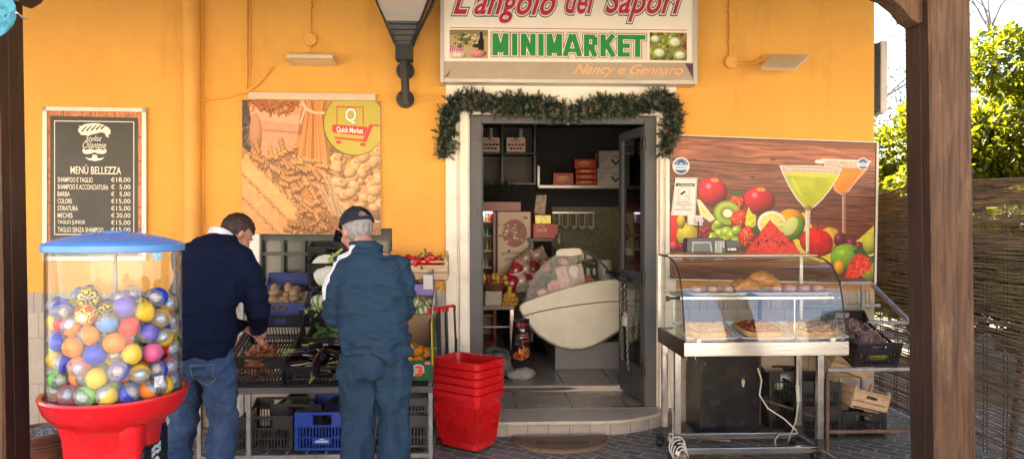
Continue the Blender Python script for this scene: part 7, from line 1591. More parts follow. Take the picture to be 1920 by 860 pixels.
t = thing('ice_cream_poster', 'cream poster board with red disc beside the drinks fridge', 'poster', tuple(P(960, 520, 2.1))); b = MB(); pxbox(b, 932, 396, 996, 530, 2.12, 2.18); b.build('board', RDK, t, bevel=.003)
c = Canvas(934, 398, 994, 528, 2.4, (206, 186, 158)); c.ell(965, 437, 23, 26, (152, 34, 38), shade=.1)
for i in range(46): x, y = rs.normal(958, 9), rs.normal(434, 13); c.ell(x, y, rs.uniform(2, 5), rs.uniform(1.5, 4), [(66, 34, 28), (210, 170, 130), (150, 80, 50), (186, 60, 50), (230, 200, 170)][rs.randint(5)], rot=rs.uniform(0, 90), shade=.4)
c.mesh('print', [(934, 398), (994, 398), (994, 528), (934, 528)], 2.118, t, PRINT); GT = mat('grey_letters', rgb(120, 108, 98), .5)
text("gustala", (940, 469, 979, 479), 2.116, GT, t, .005, slope=0); text("ghiaccia", (946, 481, 986, 490), 2.116, GT, t, .005, slope=0)
# cola box, tin, card, jar on a counter
b = MB(); pxbox(b, 990, 446, 1035, 452, 2.0, 2.4); pxbox(b, 994, 452, 1000, 600, 2.0, 2.4); tag(b.build('side_counter', BLK, None), 'narrow dark counter carrying the red box', 'counter')
t = thing('cola_box', 'red cardboard drinks box with white script on the side counter', 'box', tuple(P(1020, 446, 2.0))); b = MB(); pxbox(b, 1000, 420, 1045, 445.5, 1.98, 2.2); b.build('carton', mat('cola_red', (.42, .012, .018), .4), t)
text("Coca-Cola", (1005, 426, 1025, 434), 1.978, TWHITE, t, .01, .35, slope=0); text("PIZZICHIAMO", (1004, 421.5, 1022, 423.7), 1.978, TWHITE, t, .0, slope=0)
ibox('yellow_tin', 'greenish yellow tin standing on the red drinks box', 'tin', 1003, 403, 1033, 419.5, 2.0, .12, mat('tin_yellow', (.42, .38, .10), .3, metal=.3, var=.5, scale=30))
b = MB(); b.pxprism([(1006, 366), (1025, 365), (1022, 402), (1001, 400)], 1.96, 1.965); tag(b.build('standing_card', mat('card_print', rgb(170, 150, 138), .5, var=.6, scale=22), None), 'leaning printed card above the yellow tin', 'card')
b = MB(); q = P(1048, 456, 1.9); b.lathe([(.0, 0), (.035, 0), (.035, .075), (.03, .085), (.03, .1), (.0, .1)], (q.x, 1.9, q.z), 16); tag(b.build('glass_jar', mat('green_jar', (.14, .17, .08), .2, var=.5, scale=40), None, smooth=True), 'small green glass jar beside the red drinks box', 'jar')
# shelf with packs
b = MB(); pxbox(b, 1010, 347.5, 1205, 352.5, 2.4, 2.75); pxbox(b, 1008, 311, 1012, 351, 2.5, 2.53); tag(b.build('wall_shelf', mat('shelf_aluminium', (.4, .4, .4), .35, metal=.6), None), 'long aluminium wall shelf inside the shop', 'shelf')
def pack(x0, y0, x1, y1, lb):
    t = thing('pasta_pack', lb, 'pack', tuple(P((x0+x1)/2, y1, 2.45)), group='red packs on the wall shelf'); b = MB(); pxbox(b, x0, y0, x1, y1, 2.42, 2.62); b.build('wrap', mat('red_wrap', (.30, .015, .008), .25, var=.3, scale=25, coat=.5), t, bevel=.006)
    c = Canvas(x0, y0, x1, y1, 3, (176, 50, 24)); w_ = x1-x0; h_ = y1-y0; c.ell((x0+x1)/2, (y0+y1)/2, w_*.36, h_*.32, (206, 130, 50), shade=.3, tex=.7, tscale=.8); c.line([(x0+w_*.3, y0+h_*.3), (x1-w_*.25, y0+h_*.35)], 1.2, (230, 190, 120)); c.mesh('print', [(x0+1, y0+1), (x1-1, y0+1), (x1-1, y1-1), (x0+1, y1-1)], 2.418, t, PRINT)
pack(1037, 324, 1076, 347, 'single red pack at the left end of the wall shelf')
for k, lb in enumerate(('red pack at the bottom of the stack on the wall shelf', 'second red pack from the bottom of the stack', 'third red pack of the stack on the wall shelf')): pack(1079, 337-k*10.3, 1119, 346.8-k*10.3, lb)
pack(1077, 298, 1118, 316, 'tall red pack on top of the stacked red packs')
for k, (x0, y0, x1, y1, lb) in enumerate(((1120, 315, 1180, 347, 'white carton with black pattern and V mark, lower one'), (1123, 283, 1180, 314.5, 'white carton with black pattern and V mark, upper one'))):
    t = thing('white_carton', lb, 'box', tuple(P(1150, y1, 2.45))); b = MB(); pxbox(b, x0, y0, x1, y1, 2.42, 2.7); b.build('carton', mat('white_carton', rgb(176, 172, 168), .5), t)
    c = Canvas(x0, y0, x1, y1, 3.5, (186, 182, 178)); mm = ((np.abs((c.X % 3)-1.5)+np.abs((c.Y % 3)-1.5) < 1.1) & (c.Y < y1-(c.X-x0)*1.15)).astype(float); c.mix(mm*.85, (50, 48, 48)); v = y0+17
    c.line([(1147, v), (1154, v+8), (1164, v-1)], 3, (24, 24, 26)); c.mesh('print', [(x0, y0), (x1, y0), (x1, y1), (x0, y1)], 2.418, t, PRINT); text("VILLANI", (1147, y0+9, 1166, y0+13), 2.416, mat('ink_black', (.02, .02, .02), .5), t, .01, slope=0)
# mosaic splashback with scoops
MOS = tile_mat('green_mosaic', (.15, .16, .09), (.25, .25, .15), (.24, .23, .16), .045, .045, .35, .004, 0, 'xz', .3, varn=.3)
b = MB(); pxbox(b, 1035, 388, 1240, 560, 3.66, 3.69); b.build('mosaic_splashback', MOS, shop)
t = thing('scoop_rack', 'hanging rack of five pale scoops on the green mosaic', 'rack', tuple(P(1075, 430, 3.4))); b = MB(); pxbox(b, 1036, 397, 1115, 400, 3.40, 3.42); b.build('rail', ALU, t)
for k in range(5):
    x = 1044+k*16; b = MB(); q = P(x, 428, 3.36); pxbox(b, x+3.5, 400.5, x+6.5, 423, 3.38, 3.4); pxbox(b, x-6, 400.5, x-5, 423, 3.385, 3.395); b.lathe([(.0, -.035), (.03, -.03), (.047, 0), (.047, .015)], (q.x, 3.36, q.z+.02), 14, sy=.5); b.build('scoop', mat('pale_scoop', (.50, .50, .44), .35), t, smooth=True)
# ---- deli counter
CRM = mat('cream_moulding', rgb(238, 236, 216), .35, var=.04, dirt=rgb(170, 160, 130), dirt_amt=.25, dirt_scale=4)
Yd = 1.25
t = thing('deli_counter', 'cream deli counter with rounded end panel and curved glass', 'deli counter', tuple(Vector((P(1110, 690, Yd).x, 1.6, FL2))))
outl = [(973, 580), (975, 572), (985, 565), (1010, 556), (1040, 546), (1075, 536), (1110, 528), (1145, 523.5), (1180, 521), (1215, 520), (1215, 575), (1200, 590), (1180, 606), (1155, 623), (1130, 639), (1110, 649), (1092, 654), (1072, 654.5), (1050, 650), (1028, 640), (1008, 626), (992, 609), (983, 596)]
b = MB(); b.pxprism(outl, Yd, Yd+.06); b.build('end_panel', CRM, t, bevel=.02, seg=4)
b = MB(); pts_ = [P(x, y, Yd-.004) for x, y in ((981, 592), (1010, 584), (1045, 577), (1085, 571), (1130, 566), (1170, 564), (1214, 563))]; b.tube(pts_, .006, 6); b.build('groove', mat('groove_grey', rgb(120, 116, 100), .6), t)
b = MB(); b.tube([P(x, y, Yd+.004) for x, y in [(974, 578)]+outl[-6:][::-1][:0]+[(983, 597), (992, 610), (1008, 627), (1028, 641), (1050, 651), (1072, 655.5), (1092, 655), (1110, 650), (1130, 640), (1155, 624), (1180, 607)]], .007, 6); b.build('edge_trim', mat('trim_grey', (.18, .18, .16), .4), t)
for px, py in ((1000, 590), (1190, 545), (1120, 640)): b = MB(); q = P(px, py, Yd); b.cyl((q.x, Yd-.003, q.z), (q.x, Yd, q.z), .007, n=10); b.build('screw', ALU, t)
b = MB(); q = P(984, 601, Yd); b.box((q.x, Yd-.006, q.z), (.05, .012, .022), (0, .3, 0)); b.build('latch', BLACKP, t, bevel=.003)
b = MB(); b.pxprism([(985, 572), (1215, 530), (1215, 600), (1100, 645), (1030, 630), (995, 600)], Yd+.061, 2.9); b.build('body', CRM, t)
b = MB(); b.pxprism([(1041, 641), (1215, 641), (1215, 694), (1041, 694)], Yd+.10, 2.9); b.build('base', mat('grey_base_panel', rgb(124, 126, 130), .45, var=.05), t, bevel=.004)
arc = [(984, 566), (986, 552), (992, 536), (1001, 518), (1012, 502), (1026, 488), (1040, 478), (1058, 470), (1080, 467)]
b = MB(); b.rings([[tuple(P(x, y, Yd+.03)) for x, y in arc], [tuple(P(x, y, Yd+.03)+Vector((0, 1.5, 0))) for x, y in arc]], closed=False); b.build('curved_glass', glass('deli_glass', (.95, .97, .96), .8), t, smooth=True, angle=80)
b = MB(); b.add([tuple(P(x, y, Yd+.03)) for x, y in arc+[(1100, 470), (1120, 485), (1138, 505), (1148, 524), (1080, 536), (1030, 550)]], [tuple(range(15))]); b.build('end_glass', MATS['deli_glass'], t)
b = MB(); b.tube([tuple(P(x, y, Yd+.03)) for x, y in ((1088, 469), (1104, 474), (1122, 486), (1137, 503), (1147, 523))], .013, 8); b.build('rear_arch', mat('grey_arch', (.12, .12, .12), .4), t, smooth=True)
b = MB(); b.pxprism([(1042, 479), (1044, 470), (1052, 466.5), (1078, 465), (1088, 466), (1092, 471), (1091, 477), (1070, 480)], Yd+.0, Yd+.04); b.build('top_cap', CRM, t, bevel=.004)
MEAT = mat('pink_meat', (.42, .12, .12), .35, var=.4, scale=14); HAM = mat('pale_ham', (.55, .30, .26), .35, var=.35, scale=22)
b = MB(); q = P(1000, 560, Yd+.2); pz = P(1060, 545, Yd+.2); b.bar(q, (pz.x, Yd+.2, pz.z), .3, .03); tag(b.build('meat_tray', mat('pink_tray', (.45, .16, .15), .4, var=.4, scale=18), None), 'pink lined tray of meat at the front of the deli counter', 'tray')
for k, (px, py, r_) in enumerate(((1040, 538, .075), (1018, 550, .05), (1065, 536, .05))):
    q = P(px, py, Yd+.15); b = MB()
    for j in range(3): b.lathe([(r_*(1-.28*j), 0), (r_*(1-.28*j), .004+.004*j), (r_*(.85-.28*j), .005+.004*j), (r_*(.85-.28*j), 0)], (0, 0, 0), 20)
    b.cyl((0, 0, -.25), (0, 0, .002), r_*.98, n=20); b.xf(Matrix.Translation((q.x, Yd+.12, q.z)) @ Matrix.Rotation(R(90), 4, 'X')); tag(b.build('meat_roll', MEAT if k != 1 else HAM, None, smooth=True), ['large rolled pink meat in the deli counter', 'small pale ham roll at the left of the deli counter', 'small pink meat roll behind the large one'][k], 'meat')
for k, (q_, lb, col) in enumerate((([(1040, 503), (1060, 497), (1072, 536), (1052, 541)], 'tall pink paper pack leaning in the deli counter', (.45, .25, .22)), ([(1062, 500), (1090, 493), (1099, 530), (1072, 536)], 'meat pack with a round white label in the deli counter', (.32, .16, .14)), ([(1085, 512), (1118, 522), (1104, 531), (1080, 534)], 'dark red salami pack at the rear of the deli counter', (.25, .03, .03)))):
    t2 = thing('meat_pack', lb, 'pack', tuple(P(*q_[3], Yd+.1))); b = MB(); b.pxprism(q_, Yd+.10+.02*k, Yd+.14+.02*k); b.build('pack', mat('meat_pack_%d' % k, col, .3, var=.5, scale=30), t2)
    if k == 1:
        b = MB()
        for (cx_, cy_, r_) in ((1076, 507, 9), (1078, 516, 5)): b.pxprism([(cx_+r_*math.cos(a), cy_+r_*math.sin(a)) for a in np.linspace(0, 6, 16)], Yd+.115-.0005*r_, Yd+.119)
        b.build('label', mat('pack_label', (.6, .52, .48), .4), t2)
b = MB(); b.rings([[tuple(P(x, y, Yd+.3)) for x, y in ((994, 540), (1004, 524), (1020, 512), (1036, 520), (1044, 536))], [tuple(P(x, y, Yd+.3)+Vector((0, .8, .06))) for x, y in ((994, 540), (1004, 524), (1020, 512), (1036, 520), (1044, 536))]], closed=False)
tag(b.build('butcher_paper', mat('pale_blue_paper', (.48, .54, .58), .5, var=.1), None, smooth=True), 'pale blue paper laid behind the meat in the deli counter', 'paper')
for k, (x, y, cc, lb) in enumerate(((1024, 503, (.42, .17, .12), 'dark wrapped meat hanging at the glass of the deli counter'), (1058, 490, (.55, .42, .34), 'pale wrapped cheese piece under the top cap of the deli counter'))):
    q = P(x, y, Yd+.35); b = MB(); b.ball(q, (.06, .06, .045), 12, 9); tag(b.build('wrapped_piece', mat('wrapped_%d' % k, cc, .3, var=.6, scale=26, bump=.4), None, smooth=True), lb, 'food')
b = MB(); q = P(1130, 530, 1.9); b.lathe([(.0, 0), (.075, 0), (.08, .15), (.075, .22), (.0, .22)], (P(1134, 522, 1.8).x, 1.8, P(1134, 522, 1.8).z-.02), 20); tag(b.build('white_canister', mat('grey_white', rgb(190, 186, 180), .4), None, smooth=True), 'white canister standing behind the deli glass', 'canister')
# ---- table with fruit, bags on the floor
Yt_ = 1.35
t = thing('side_table', 'low metal table with fruit just inside the door at the left', 'table', tuple(P(925, 640, Yt_))); b = MB(); pxbox(b, 880, 573, 964, 580, Yt_, Yt_+.5); b.build('top', mat('table_top', (.20, .16, .12), .5), t); b = MB(); pxbox(b, 957, 580.5, 963, 655, Yt_, Yt_+.02); b.build('leg', ALU, t); b = MB(); pxbox(b, 880, 611, 956, 614, Yt_+.01, Yt_+.03); b.build('rail', GALV, t)
t = thing('fruit_crate', 'small white ribbed crate on the side table', 'crate', tuple(P(925, 572, Yt_))); b = MB(); pxbox(b, 910, 546, 941, 572.5, Yt_+.05, Yt_+.25)
for k in range(7): pxbox(b, 911+k*4.2, 547, 913+k*4.2, 571, Yt_+.042, Yt_+.05)
b.build('crate', mat('white_crate', rgb(176, 170, 160), .5), t)
b = MB(); q = P(930, 545, Yt_+.1); b.lathe([(.08, 0), (.13, .06), (.14, .10), (.13, .10), (.07, .01)], (P(925, 546, Yt_+.1).x, Yt_+.16, P(925, 546, Yt_).z-.02), 24); tag(b.build('wicker_basket', mat('wicker', (.14, .06, .03), .7, var=.5, scale=50, bump=.8), None, smooth=True), 'brown wicker basket of mixed fruit on the side table', 'basket')
for k in range(16):
    q = P(908+(k % 6)*8+rs.uniform(-2, 2), 529-(k//6)*7+rs.uniform(-3, 3), Yt_+.1); b = MB(); b.ball(q, .028, 10, 8); ci = k % 3
    tag(b.build('fruit', mat('basket_fruit_%d' % ci, [(.55, .36, .04), (.35, .03, .03), (.5, .42, .05)][ci], .35), None, smooth=True), ['orange yellow fruit heaped in the wicker basket', 'dark red fruit heaped in the wicker basket', 'lemon yellow fruit heaped in the wicker basket'][ci], 'fruit', ['orange fruit in the basket', 'red fruit in the basket', 'yellow fruit in the basket'][ci])
t = thing('net_bag', 'yellow net bag of oranges standing on the side table', 'bag', tuple(P(955, 572, Yt_))); b = MB()
for k in range(11): q = P(944+(k % 4)*7.3+(k//4)*2, 569-(k//4)*8, Yt_+.02+.02*(k % 2)); b.ball(q, .026, 10, 8)
b.build('oranges', mat('net_orange', (.55, .27, .04), .45, var=.3), t, smooth=True); b = MB(); q = P(955, 545, Yt_+.03); b.tube([(q.x, q.y, q.z-.06), (q.x, q.y, q.z), (q.x+.01, q.y, q.z+.05)], [.05, .02, .03], 10); b.build('net_top', mat('yellow_net', (.5, .36, .05), .6), t, smooth=True)
for k, (x, y, a, cc, lb) in enumerate(((958, 532, .35, (.35, .02, .03), 'red snack bag at the lower left of the pile behind the side table'), (976, 528, -.3, (.5, .44, .40), 'pale snack bag low in the pile behind the side table'), (992, 530, .2, (.38, .04, .04), 'red snack bag at the lower right of the pile behind the side table'), (966, 508, .5, (.42, .05, .04), 'red snack bag in the middle left of the pile'), (984, 506, -.2, (.46, .33, .29), 'pinkish snack bag in the middle of the pile'), (1000, 505, .4, (.25, .03, .03), 'dark red snack bag at the right of the pile'), (985, 484, .9, (.40, .26, .22), 'brownish snack bag near the top of the pile'), (1006, 478, 1.2, (.44, .30, .26), 'pale brown snack bag, topmost of the pile'))):
    q = P(x, y, 1.75+.03*k); b = MB(); n_r = 14
    b.rings([[tuple(q+Matrix.Rotation(a, 3, 'Y') @ Vector((.075*u_*math.cos(t_), .045*h_*math.sin(t_), z_))) for t_ in np.linspace(0, 2*math.pi, n_r+1)[:-1]] for z_, u_, h_ in ((-.10, 1, .12), (-.09, 1, .15), (-.05, .92, .9), (.0, .88, 1.1), (.05, .92, .9), (.09, 1, .15), (.10, 1, .12))])
    tag(b.build('snack_bag', mat('snack_%d' % k, cc, .18, var=.6, scale=22, coat=.7, bump=.6, bscale=30), None, smooth=True, angle=60), lb, 'bag')
b = MB(); pxbox(b, 955, 545, 1000, 640, 1.95, 2.3); tag(b.build('dark_stand', BLK, None), 'dark display stand under the snack bags', 'stand')
def sack(name, label, px, py, Y, r, m, seed, amp=.35, f=14):
    o = blob(name, m, r, seed, 26, amp, f); q = P(px, py, Y); o.location = (q.x, Y, FL2+r[2]*.85); return tag(o, label, 'bag')
CLR = mat('cloudy_bag', (.13, .13, .135), .22, var=.5, scale=12, bump=.9, bscale=18, coat=.6)
sack('plastic_bag', 'grey cloudy plastic bag on the shop floor behind the baskets', 928, 660, .98, (.17, .13, .15), CLR, 2)
sack('paper_sack', 'pale crumpled sack lying under the charcoal bag', 978, 685, .92, (.125, .10, .055), mat('pale_sack', (.40, .39, .38), .35, var=.35, scale=18, bump=.7, bscale=22), 5)
t = thing('charcoal_bag', 'black and red charcoal bag with orange flames by the deli counter', 'bag', tuple(P(978, 670, 1.02)))
c = Canvas(955, 590, 998, 676, 2.4, (30, 24, 26)); 
for (x, y, w_, h_, cc) in ((976, 600, 14, 6, (120, 30, 40)), (980, 612, 5, 4, (200, 190, 180)), (984, 623, 11, 2, (190, 40, 50)), (984, 628, 11, 1.6, (200, 190, 180)), (986, 636, 9, 3, (170, 30, 34)), (968, 632, 5, 12, (70, 66, 70))): c.poly([(x-w_, y-h_), (x+w_, y-h_+2), (x+w_, y+h_), (x-w_, y+h_-1)], cc, tex=.6, tscale=.5)
c.poly([(958, 664), (966, 656), (970, 660), (972, 646), (978, 656), (981, 642), (986, 652), (992, 650), (994, 668), (980, 675), (962, 672)], (214, 110, 40), tex=.7, tscale=.3); c.ell(987, 660, 8, 7, (206, 130, 44), shade=.3)
for k in range(5): c.line([(958+k*5, 662), (966+k*5, 672)], 2, (40, 20, 20))
o = c.mesh('print', [(962, 600), (992, 596), (997, 672), (957, 676)], 1.0, t, PRINT)
me = o.data
for v in me.vertices: 
    w0 = v.co.copy(); v.co.y += -.05*math.cos((w0.x)/.10*1.5)+.012*mnoise.noise(w0*25)
b = MB(); b.pxprism([(963, 601), (991, 597), (996, 671), (958, 675)], 1.02, 1.12); b.build('sack', mat('charcoal_sack', (.03, .02, .02), .35, var=.5), t, bevel=.03, seg=3)
text("UN", (983, 656, 992, 663), .93, mat('ink_brown', (.10, .03, .01), .5), t, .03, slope=0)
# ================================================================ the two customers
def remesh(mb, name, m, parent, vox=.009, smooth=6, disp=None, local=True):
    me = bpy.data.meshes.new(name); me.from_pydata(mb.v, [], mb.f); o = bpy.data.objects.new(name, me); COL.objects.link(o)
    r = o.modifiers.new('r', 'REMESH'); r.mode = 'VOXEL'; r.voxel_size = vox; r.use_smooth_shade = True
    s = o.modifiers.new('s', 'SMOOTH'); s.factor = .6; s.iterations = smooth
    dg = bpy.context.evaluated_depsgraph_get(); me2 = bpy.data.meshes.new_from_object(o.evaluated_get(dg)); bpy.data.objects.remove(o)
    if disp:
        n_ = len(me2.vertices); co = np.empty(n_*3, dtype=np.float32); me2.vertices.foreach_get('co', co); no = np.empty(n_*3, dtype=np.float32); me2.vertices.foreach_get('normal', no)
        co = co.reshape(-1, 3); no = no.reshape(-1, 3); co = co+no*disp(co)[:, None]; me2.vertices.foreach_set('co', co.ravel().astype(np.float32))
    me2.materials.clear(); me2.materials.append(m); me2.polygons.foreach_set('use_smooth', [True]*len(me2.polygons)); me2.name = name; me2.update()
    return link(bpy.data.objects.new(name, me2), parent)
def wn(co, sx, sy, sz, seed=0):
    return np.array([mnoise.noise(Vector((c[0]*sx+seed, c[1]*sy, c[2]*sz))) for c in co])
def cloth(sx, sy, sz, a, seed, sharp=True):
    def f(co):
        w = wn(co, sx*.35, sy*.35, sz*.35, seed+3); c2 = co.copy(); c2[:, 2] += w*.08; c2[:, 0] += w*.05
        n1 = wn(c2, sx, sy, sz, seed); n2 = wn(c2, sx*2.1, sy*2.1, sz*2.1, seed+9); v = (1-2*np.abs(n1))*a if sharp else n1*a; return v-a*.5+n2*a*.45
    return f
def ellring(c, rx, ry, n=28, tilt=0.0, rz=0.0, pw=1.0):
    c = Vector(c); M_ = Matrix.Rotation(rz, 3, 'Z') @ Matrix.Rotation(tilt, 3, 'X'); out = []
    for j in range(n):
        a = 2*math.pi*j/n; x = rx*math.copysign(abs(math.cos(a))**pw, math.cos(a)); y = ry*math.copysign(abs(math.sin(a))**pw, math.sin(a)); out.append(c+M_ @ Vector((x, y, 0)))
    return out
SKIN = mat('skin', (.46, .23, .16), .5, var=.12, scale=18, subsurf=.15, bump=.15, bscale=120, dirt=(.42, .14, .10), dirt_amt=.5, dirt_scale=14)
def hand(mb, wrist, dirv, up, sgn):
    """palm, four unequal curled fingers and a thumb leaving the side of the palm"""
    w = Vector(wrist); d = Vector(dirv).normalized(); u = Vector(up).normalized(); u = (u-d*u.dot(d)).normalized(); s = d.cross(u)*sgn
    mb.tube([w-d*.02, w+d*.02, w+d*.06, w+d*.095], [(.018, .027), (.019, .034), (.018, .041), (.013, .040)], 12, up=u)
    for k, (off, L) in enumerate(((-.030, .068), (-.010, .078), (.010, .073), (.029, .058))):
        b0 = w+d*.085+s*off; mb.tube([b0-d*.02, b0, b0+d*L*.45-u*.006, b0+d*L*.75-u*.022, b0+d*L*.85-u*.042], [.010, .010, .0092, .0085, .007], 8)
    t0 = w+d*.025-s*.030; mb.tube([t0, t0+d*.025-s*.022-u*.006, t0+d*.055-s*.030-u*.014, t0+d*.078-s*.026-u*.022], [.013, .0125, .011, .009], 8)
def headparts(mb, M_):
    k = len(mb.v)
    mb.ball((0, -.012, .022), (.075, .095, .090), 24, 16); mb.ball((0, .030, -.030), (.060, .062, .080), 20, 14); mb.ball((0, .058, -.088), (.030, .026, .024), 14, 10)
    mb.ball((0, .03, -.07), (.052, .050, .034), 14, 10); mb.tube([(0, .088, .012), (0, .105, -.014), (0, .112, -.032), (0, .098, -.040)], [.008, .011, .015, .012], 10)
    for s_ in (-1, 1):
        mb.ball((s_*.034, .078, .022), (.026, .014, .009), 10, 8); mb.ball((s_*.076, -.006, -.014), (.009, .020, .033), 12, 10); mb.ball((s_*.082, -.012, -.010), (.009, .014, .026), 10, 8); mb.ball((s_*.040, .062, -.03), (.024, .026, .024), 10, 8)
    mb.ball((0, .090, -.060), (.024, .010, .006), 10, 6); mb.ball((0, .088, -.069), (.021, .010, .006), 10, 6)
    mb.v[k:] = [tuple(M_ @ Vector(v)) for v in mb.v[k:]]
def eyes(M_, parent):
    for s_ in (-1, 1):
        b = MB(); b.ball((s_*.031, .080, .004), (.012, .009, .008), 10, 8); b.xf(M_); b.build('eye', mat('eye_white', (.55, .5, .48), .2), parent, smooth=True, local=True)
def shell(name, m, M_, parent, test, r, c=(0, -.012, .022), n=(56, 40), noise_=0.0, thick=.004):
    b = MB(); nu, nv = n; V = []; keep = []
    for i in range(nv+1):
        th_ = math.pi*i/nv
        for j in range(nu):
            a = 2*math.pi*j/nu; d = Vector((math.sin(th_)*math.cos(a), math.sin(th_)*math.sin(a), math.cos(th_))); k = 1+noise_*mnoise.noise(Vector((d.x*16, d.y*9, d.z*5)))+noise_*.6*mnoise.noise(d*22); V.append(Vector((d.x*r[0]*k+c[0], d.y*r[1]*k+c[1], d.z*r[2]*k+c[2])))
    F = []
    for i in range(nv):
        for j in range(nu):
            f_ = (i*nu+j, (i+1)*nu+j, (i+1)*nu+(j+1) % nu, i*nu+(j+1) % nu); cc = sum((V[q] for q in f_), Vector())/4-Vector(c)
            if test(Vector((cc.x/r[0], cc.y/r[1], cc.z/r[2]))): F.append(f_)
    b.add(V, F); b.xf(M_); o = b.build(name, m, parent, smooth=True, local=True, angle=80); s_ = o.modifiers.new('t', 'SOLIDIFY'); s_.thickness = thick; s_.offset = -1; return o

# ---------------- second customer: teal tracksuit, navy cap
q = P(703, 430, -1.72)
m2 = thing('person', 'person in a teal tracksuit and navy cap standing before the vegetable rack', 'person', (q.x, -1.72, 0), R(2))
H2 = Matrix.Translation((-.115, .075, 1.583)) @ Matrix.Rotation(R(38), 4, 'Z') @ Matrix.Rotation(R(-20), 4, 'X') @ Matrix.Scale(1.07, 4)
b = MB(); headparts(b, H2); b.tube([(-.01, -.02, 1.40), (-.045, .01, 1.47), (-.09, .045, 1.53)], [.068, .060, .058], 18)
b.rings([ellring((0, 0, z), rx, ry) for z, rx, ry in ((.84, .14, .10), (.95, .165, .115), (1.08, .155, .105), (1.22, .170, .110), (1.34, .180, .105), (1.42, .13, .085), (1.46, .07, .06))])
arms2 = {-1: [(-.165, 0, 1.385), (-.215, .0, 1.25), (-.232, .03, 1.10), (-.19, .16, 1.05), (-.13, .27, 1.06)], 1: [(.135, 0, 1.375), (.158, .02, 1.25), (.155, .07, 1.12), (.12, .20, 1.08), (.06, .29, 1.08)]}
legs2 = {-1: [(-.095, 0, .90), (-.098, .01, .70), (-.095, .02, .48), (-.095, -.02, .25), (-.095, -.03, .09)], 1: [(.095, 0, .90), (.098, .01, .70), (.105, .02, .48), (.11, -.02, .25), (.115, -.03, .09)]}
for s_ in (-1, 1):
    b.tube(arms2[s_], [.050, .043, .038, .033, .025], 12); p = Vector(arms2[s_][-1]); hand(b, p, p-Vector(arms2[s_][-2]), (0, 0, 1), s_)
    b.tube(legs2[s_], [.085, .078, .058, .052, .038], 14); f0 = Vector(legs2[s_][-1]); b.tube([f0+Vector((0, -.05, -.04)), f0+Vector((0, .04, -.04)), f0+Vector((0, .13, -.06)), f0+Vector((0, .18, -.065))], [(.035, .036), (.035, .04), (.025, .042), (.015, .03)], 12)
remesh(b, 'body', SKIN, m2, .0075, 4); eyes(H2, m2)
TEAL = mat('teal_jersey', (.017, .043, .080), .85, var=.1, scale=9, bump=.2, bscale=220, spec=.25)
creases(TEAL, 5.5, .016)
b = MB(); b.rings([ellring((dx, dy, z), rx, ry, 32, pw=.9) for z, rx, ry, dx, dy in ((.865, .178, .128, .0, -.005), (.90, .200, .150, 0, -.005), (.935, .190, .142, 0, -.004), (.96, .200, .150, 0, -.004), (1.05, .196, .145, -.01, 0), (1.18, .200, .142, -.015, 0), (1.30, .205, .138, -.015, -.005), (1.375, .195, .125, -.015, -.008), (1.42, .155, .105, -.02, -.008), (1.455, .105, .088, -.028, .0), (1.50, .086, .080, -.055, .015), (1.52, .084, .076, -.062, .02))])
for s_ in (-1, 1):
    a = arms2[s_]; b.tube([Vector(a[0])+Vector((-s_*.05, 0, .0)), a[0], a[1], a[2], a[3], Vector(a[4])-Vector((0, .03, 0))], [.078, .078, .070, .068, .058, .046], 18)
jk = remesh(b, 'jacket', TEAL, m2, .0085, 5, lambda co: cloth(6, 6, 15, .019, 3)(co)*(1+1.3*np.clip((1.08-co[:, 2])*5, 0, 1)))
b = MB(); b.rings([ellring((0, -.005, z), rx, ry, 28) for z, rx, ry in ((.76, .165, .125), (.82, .190, .142), (.88, .192, .138), (.93, .175, .125), (.96, .165, .12))])
for s_ in (-1, 1): L = legs2[s_]; b.tube([(s_*.085, -.01, .88), (s_*.100, -.008, .78), Vector(L[1]), Vector(L[2]), Vector(L[3]), Vector(L[4])+Vector((0, 0, .03))], [(.115, .100), (.112, .105), (.102, .100), (.088, .088), (.086, .088), (.080, .082)], 20)
remesh(b, 'trousers', TEAL, m2, .0085, 5, cloth(8, 8, 6, .024, 12))
for s_ in (-1, 1):
    f0 = Vector(legs2[s_][-1]); b = MB(); b.tube([f0+Vector((0, -.07, -.045)), f0+Vector((0, .03, -.04)), f0+Vector((0, .14, -.055)), f0+Vector((0, .20, -.06))], [(.042, .043), (.05, .048), (.035, .050), (.022, .036)], 14); b.build('shoe', mat('dark_shoe', (.03, .03, .035), .5), m2, smooth=True, local=True)
# white shoulder stripes following the sleeve
for k in range(3):
    b = MB(); o_ = -.015+.019*k
    pth = [(-.10, -.02-o_, 1.50), (-.13, -.03-o_, 1.46), (-.17, -.035-o_, 1.44), (-.21, -.04-o_, 1.40), (-.25, -.04-o_, 1.33), (-.275, -.04-o_, 1.25), (-.295, -.03-o_, 1.16)]; pts3 = []
    for p, r_ in zip(pth[:-1], pth[1:]):
        for t_ in (0, .33, .66):
            ok, loc, nor, idx = jk.closest_point_on_mesh(Vector(p).lerp(Vector(r_), t_)); pts3.append(loc+nor*.0035)
    b.tube(pts3, .0046, 6); b.build('sleeve_stripe', mat('white_stripe', (.72, .74, .76), .6), m2, smooth=True, local=True)
GH = mat('grey_hair', (.26, .25, .245), .75, var=.45, scale=60, stretch=(1, 1, .25), bump=.9, bscale=90)
shell('hair', GH, H2, m2, lambda d: d.z < .28 and d.z > -.80-.0*d.y and (d.y < .18) and not (d.z < -.45 and abs(d.x) < .0), (.080, .101, .097), noise_=.05)
NV = mat('navy_cotton', (.008, .010, .028), .85, var=.1, bump=.25, bscale=200)
shell('cap', NV, H2 @ Matrix.Rotation(R(4), 4, 'X'), m2, lambda d: d.z > .10 and not (d.y < -.55 and .24 < d.z < .62 and abs(d.x) < .42*math.sqrt(max(0, 1-((d.z-.24)/.40)**2))), (.090, .112, .108), thick=.003)
b = MB(); n = 20; 
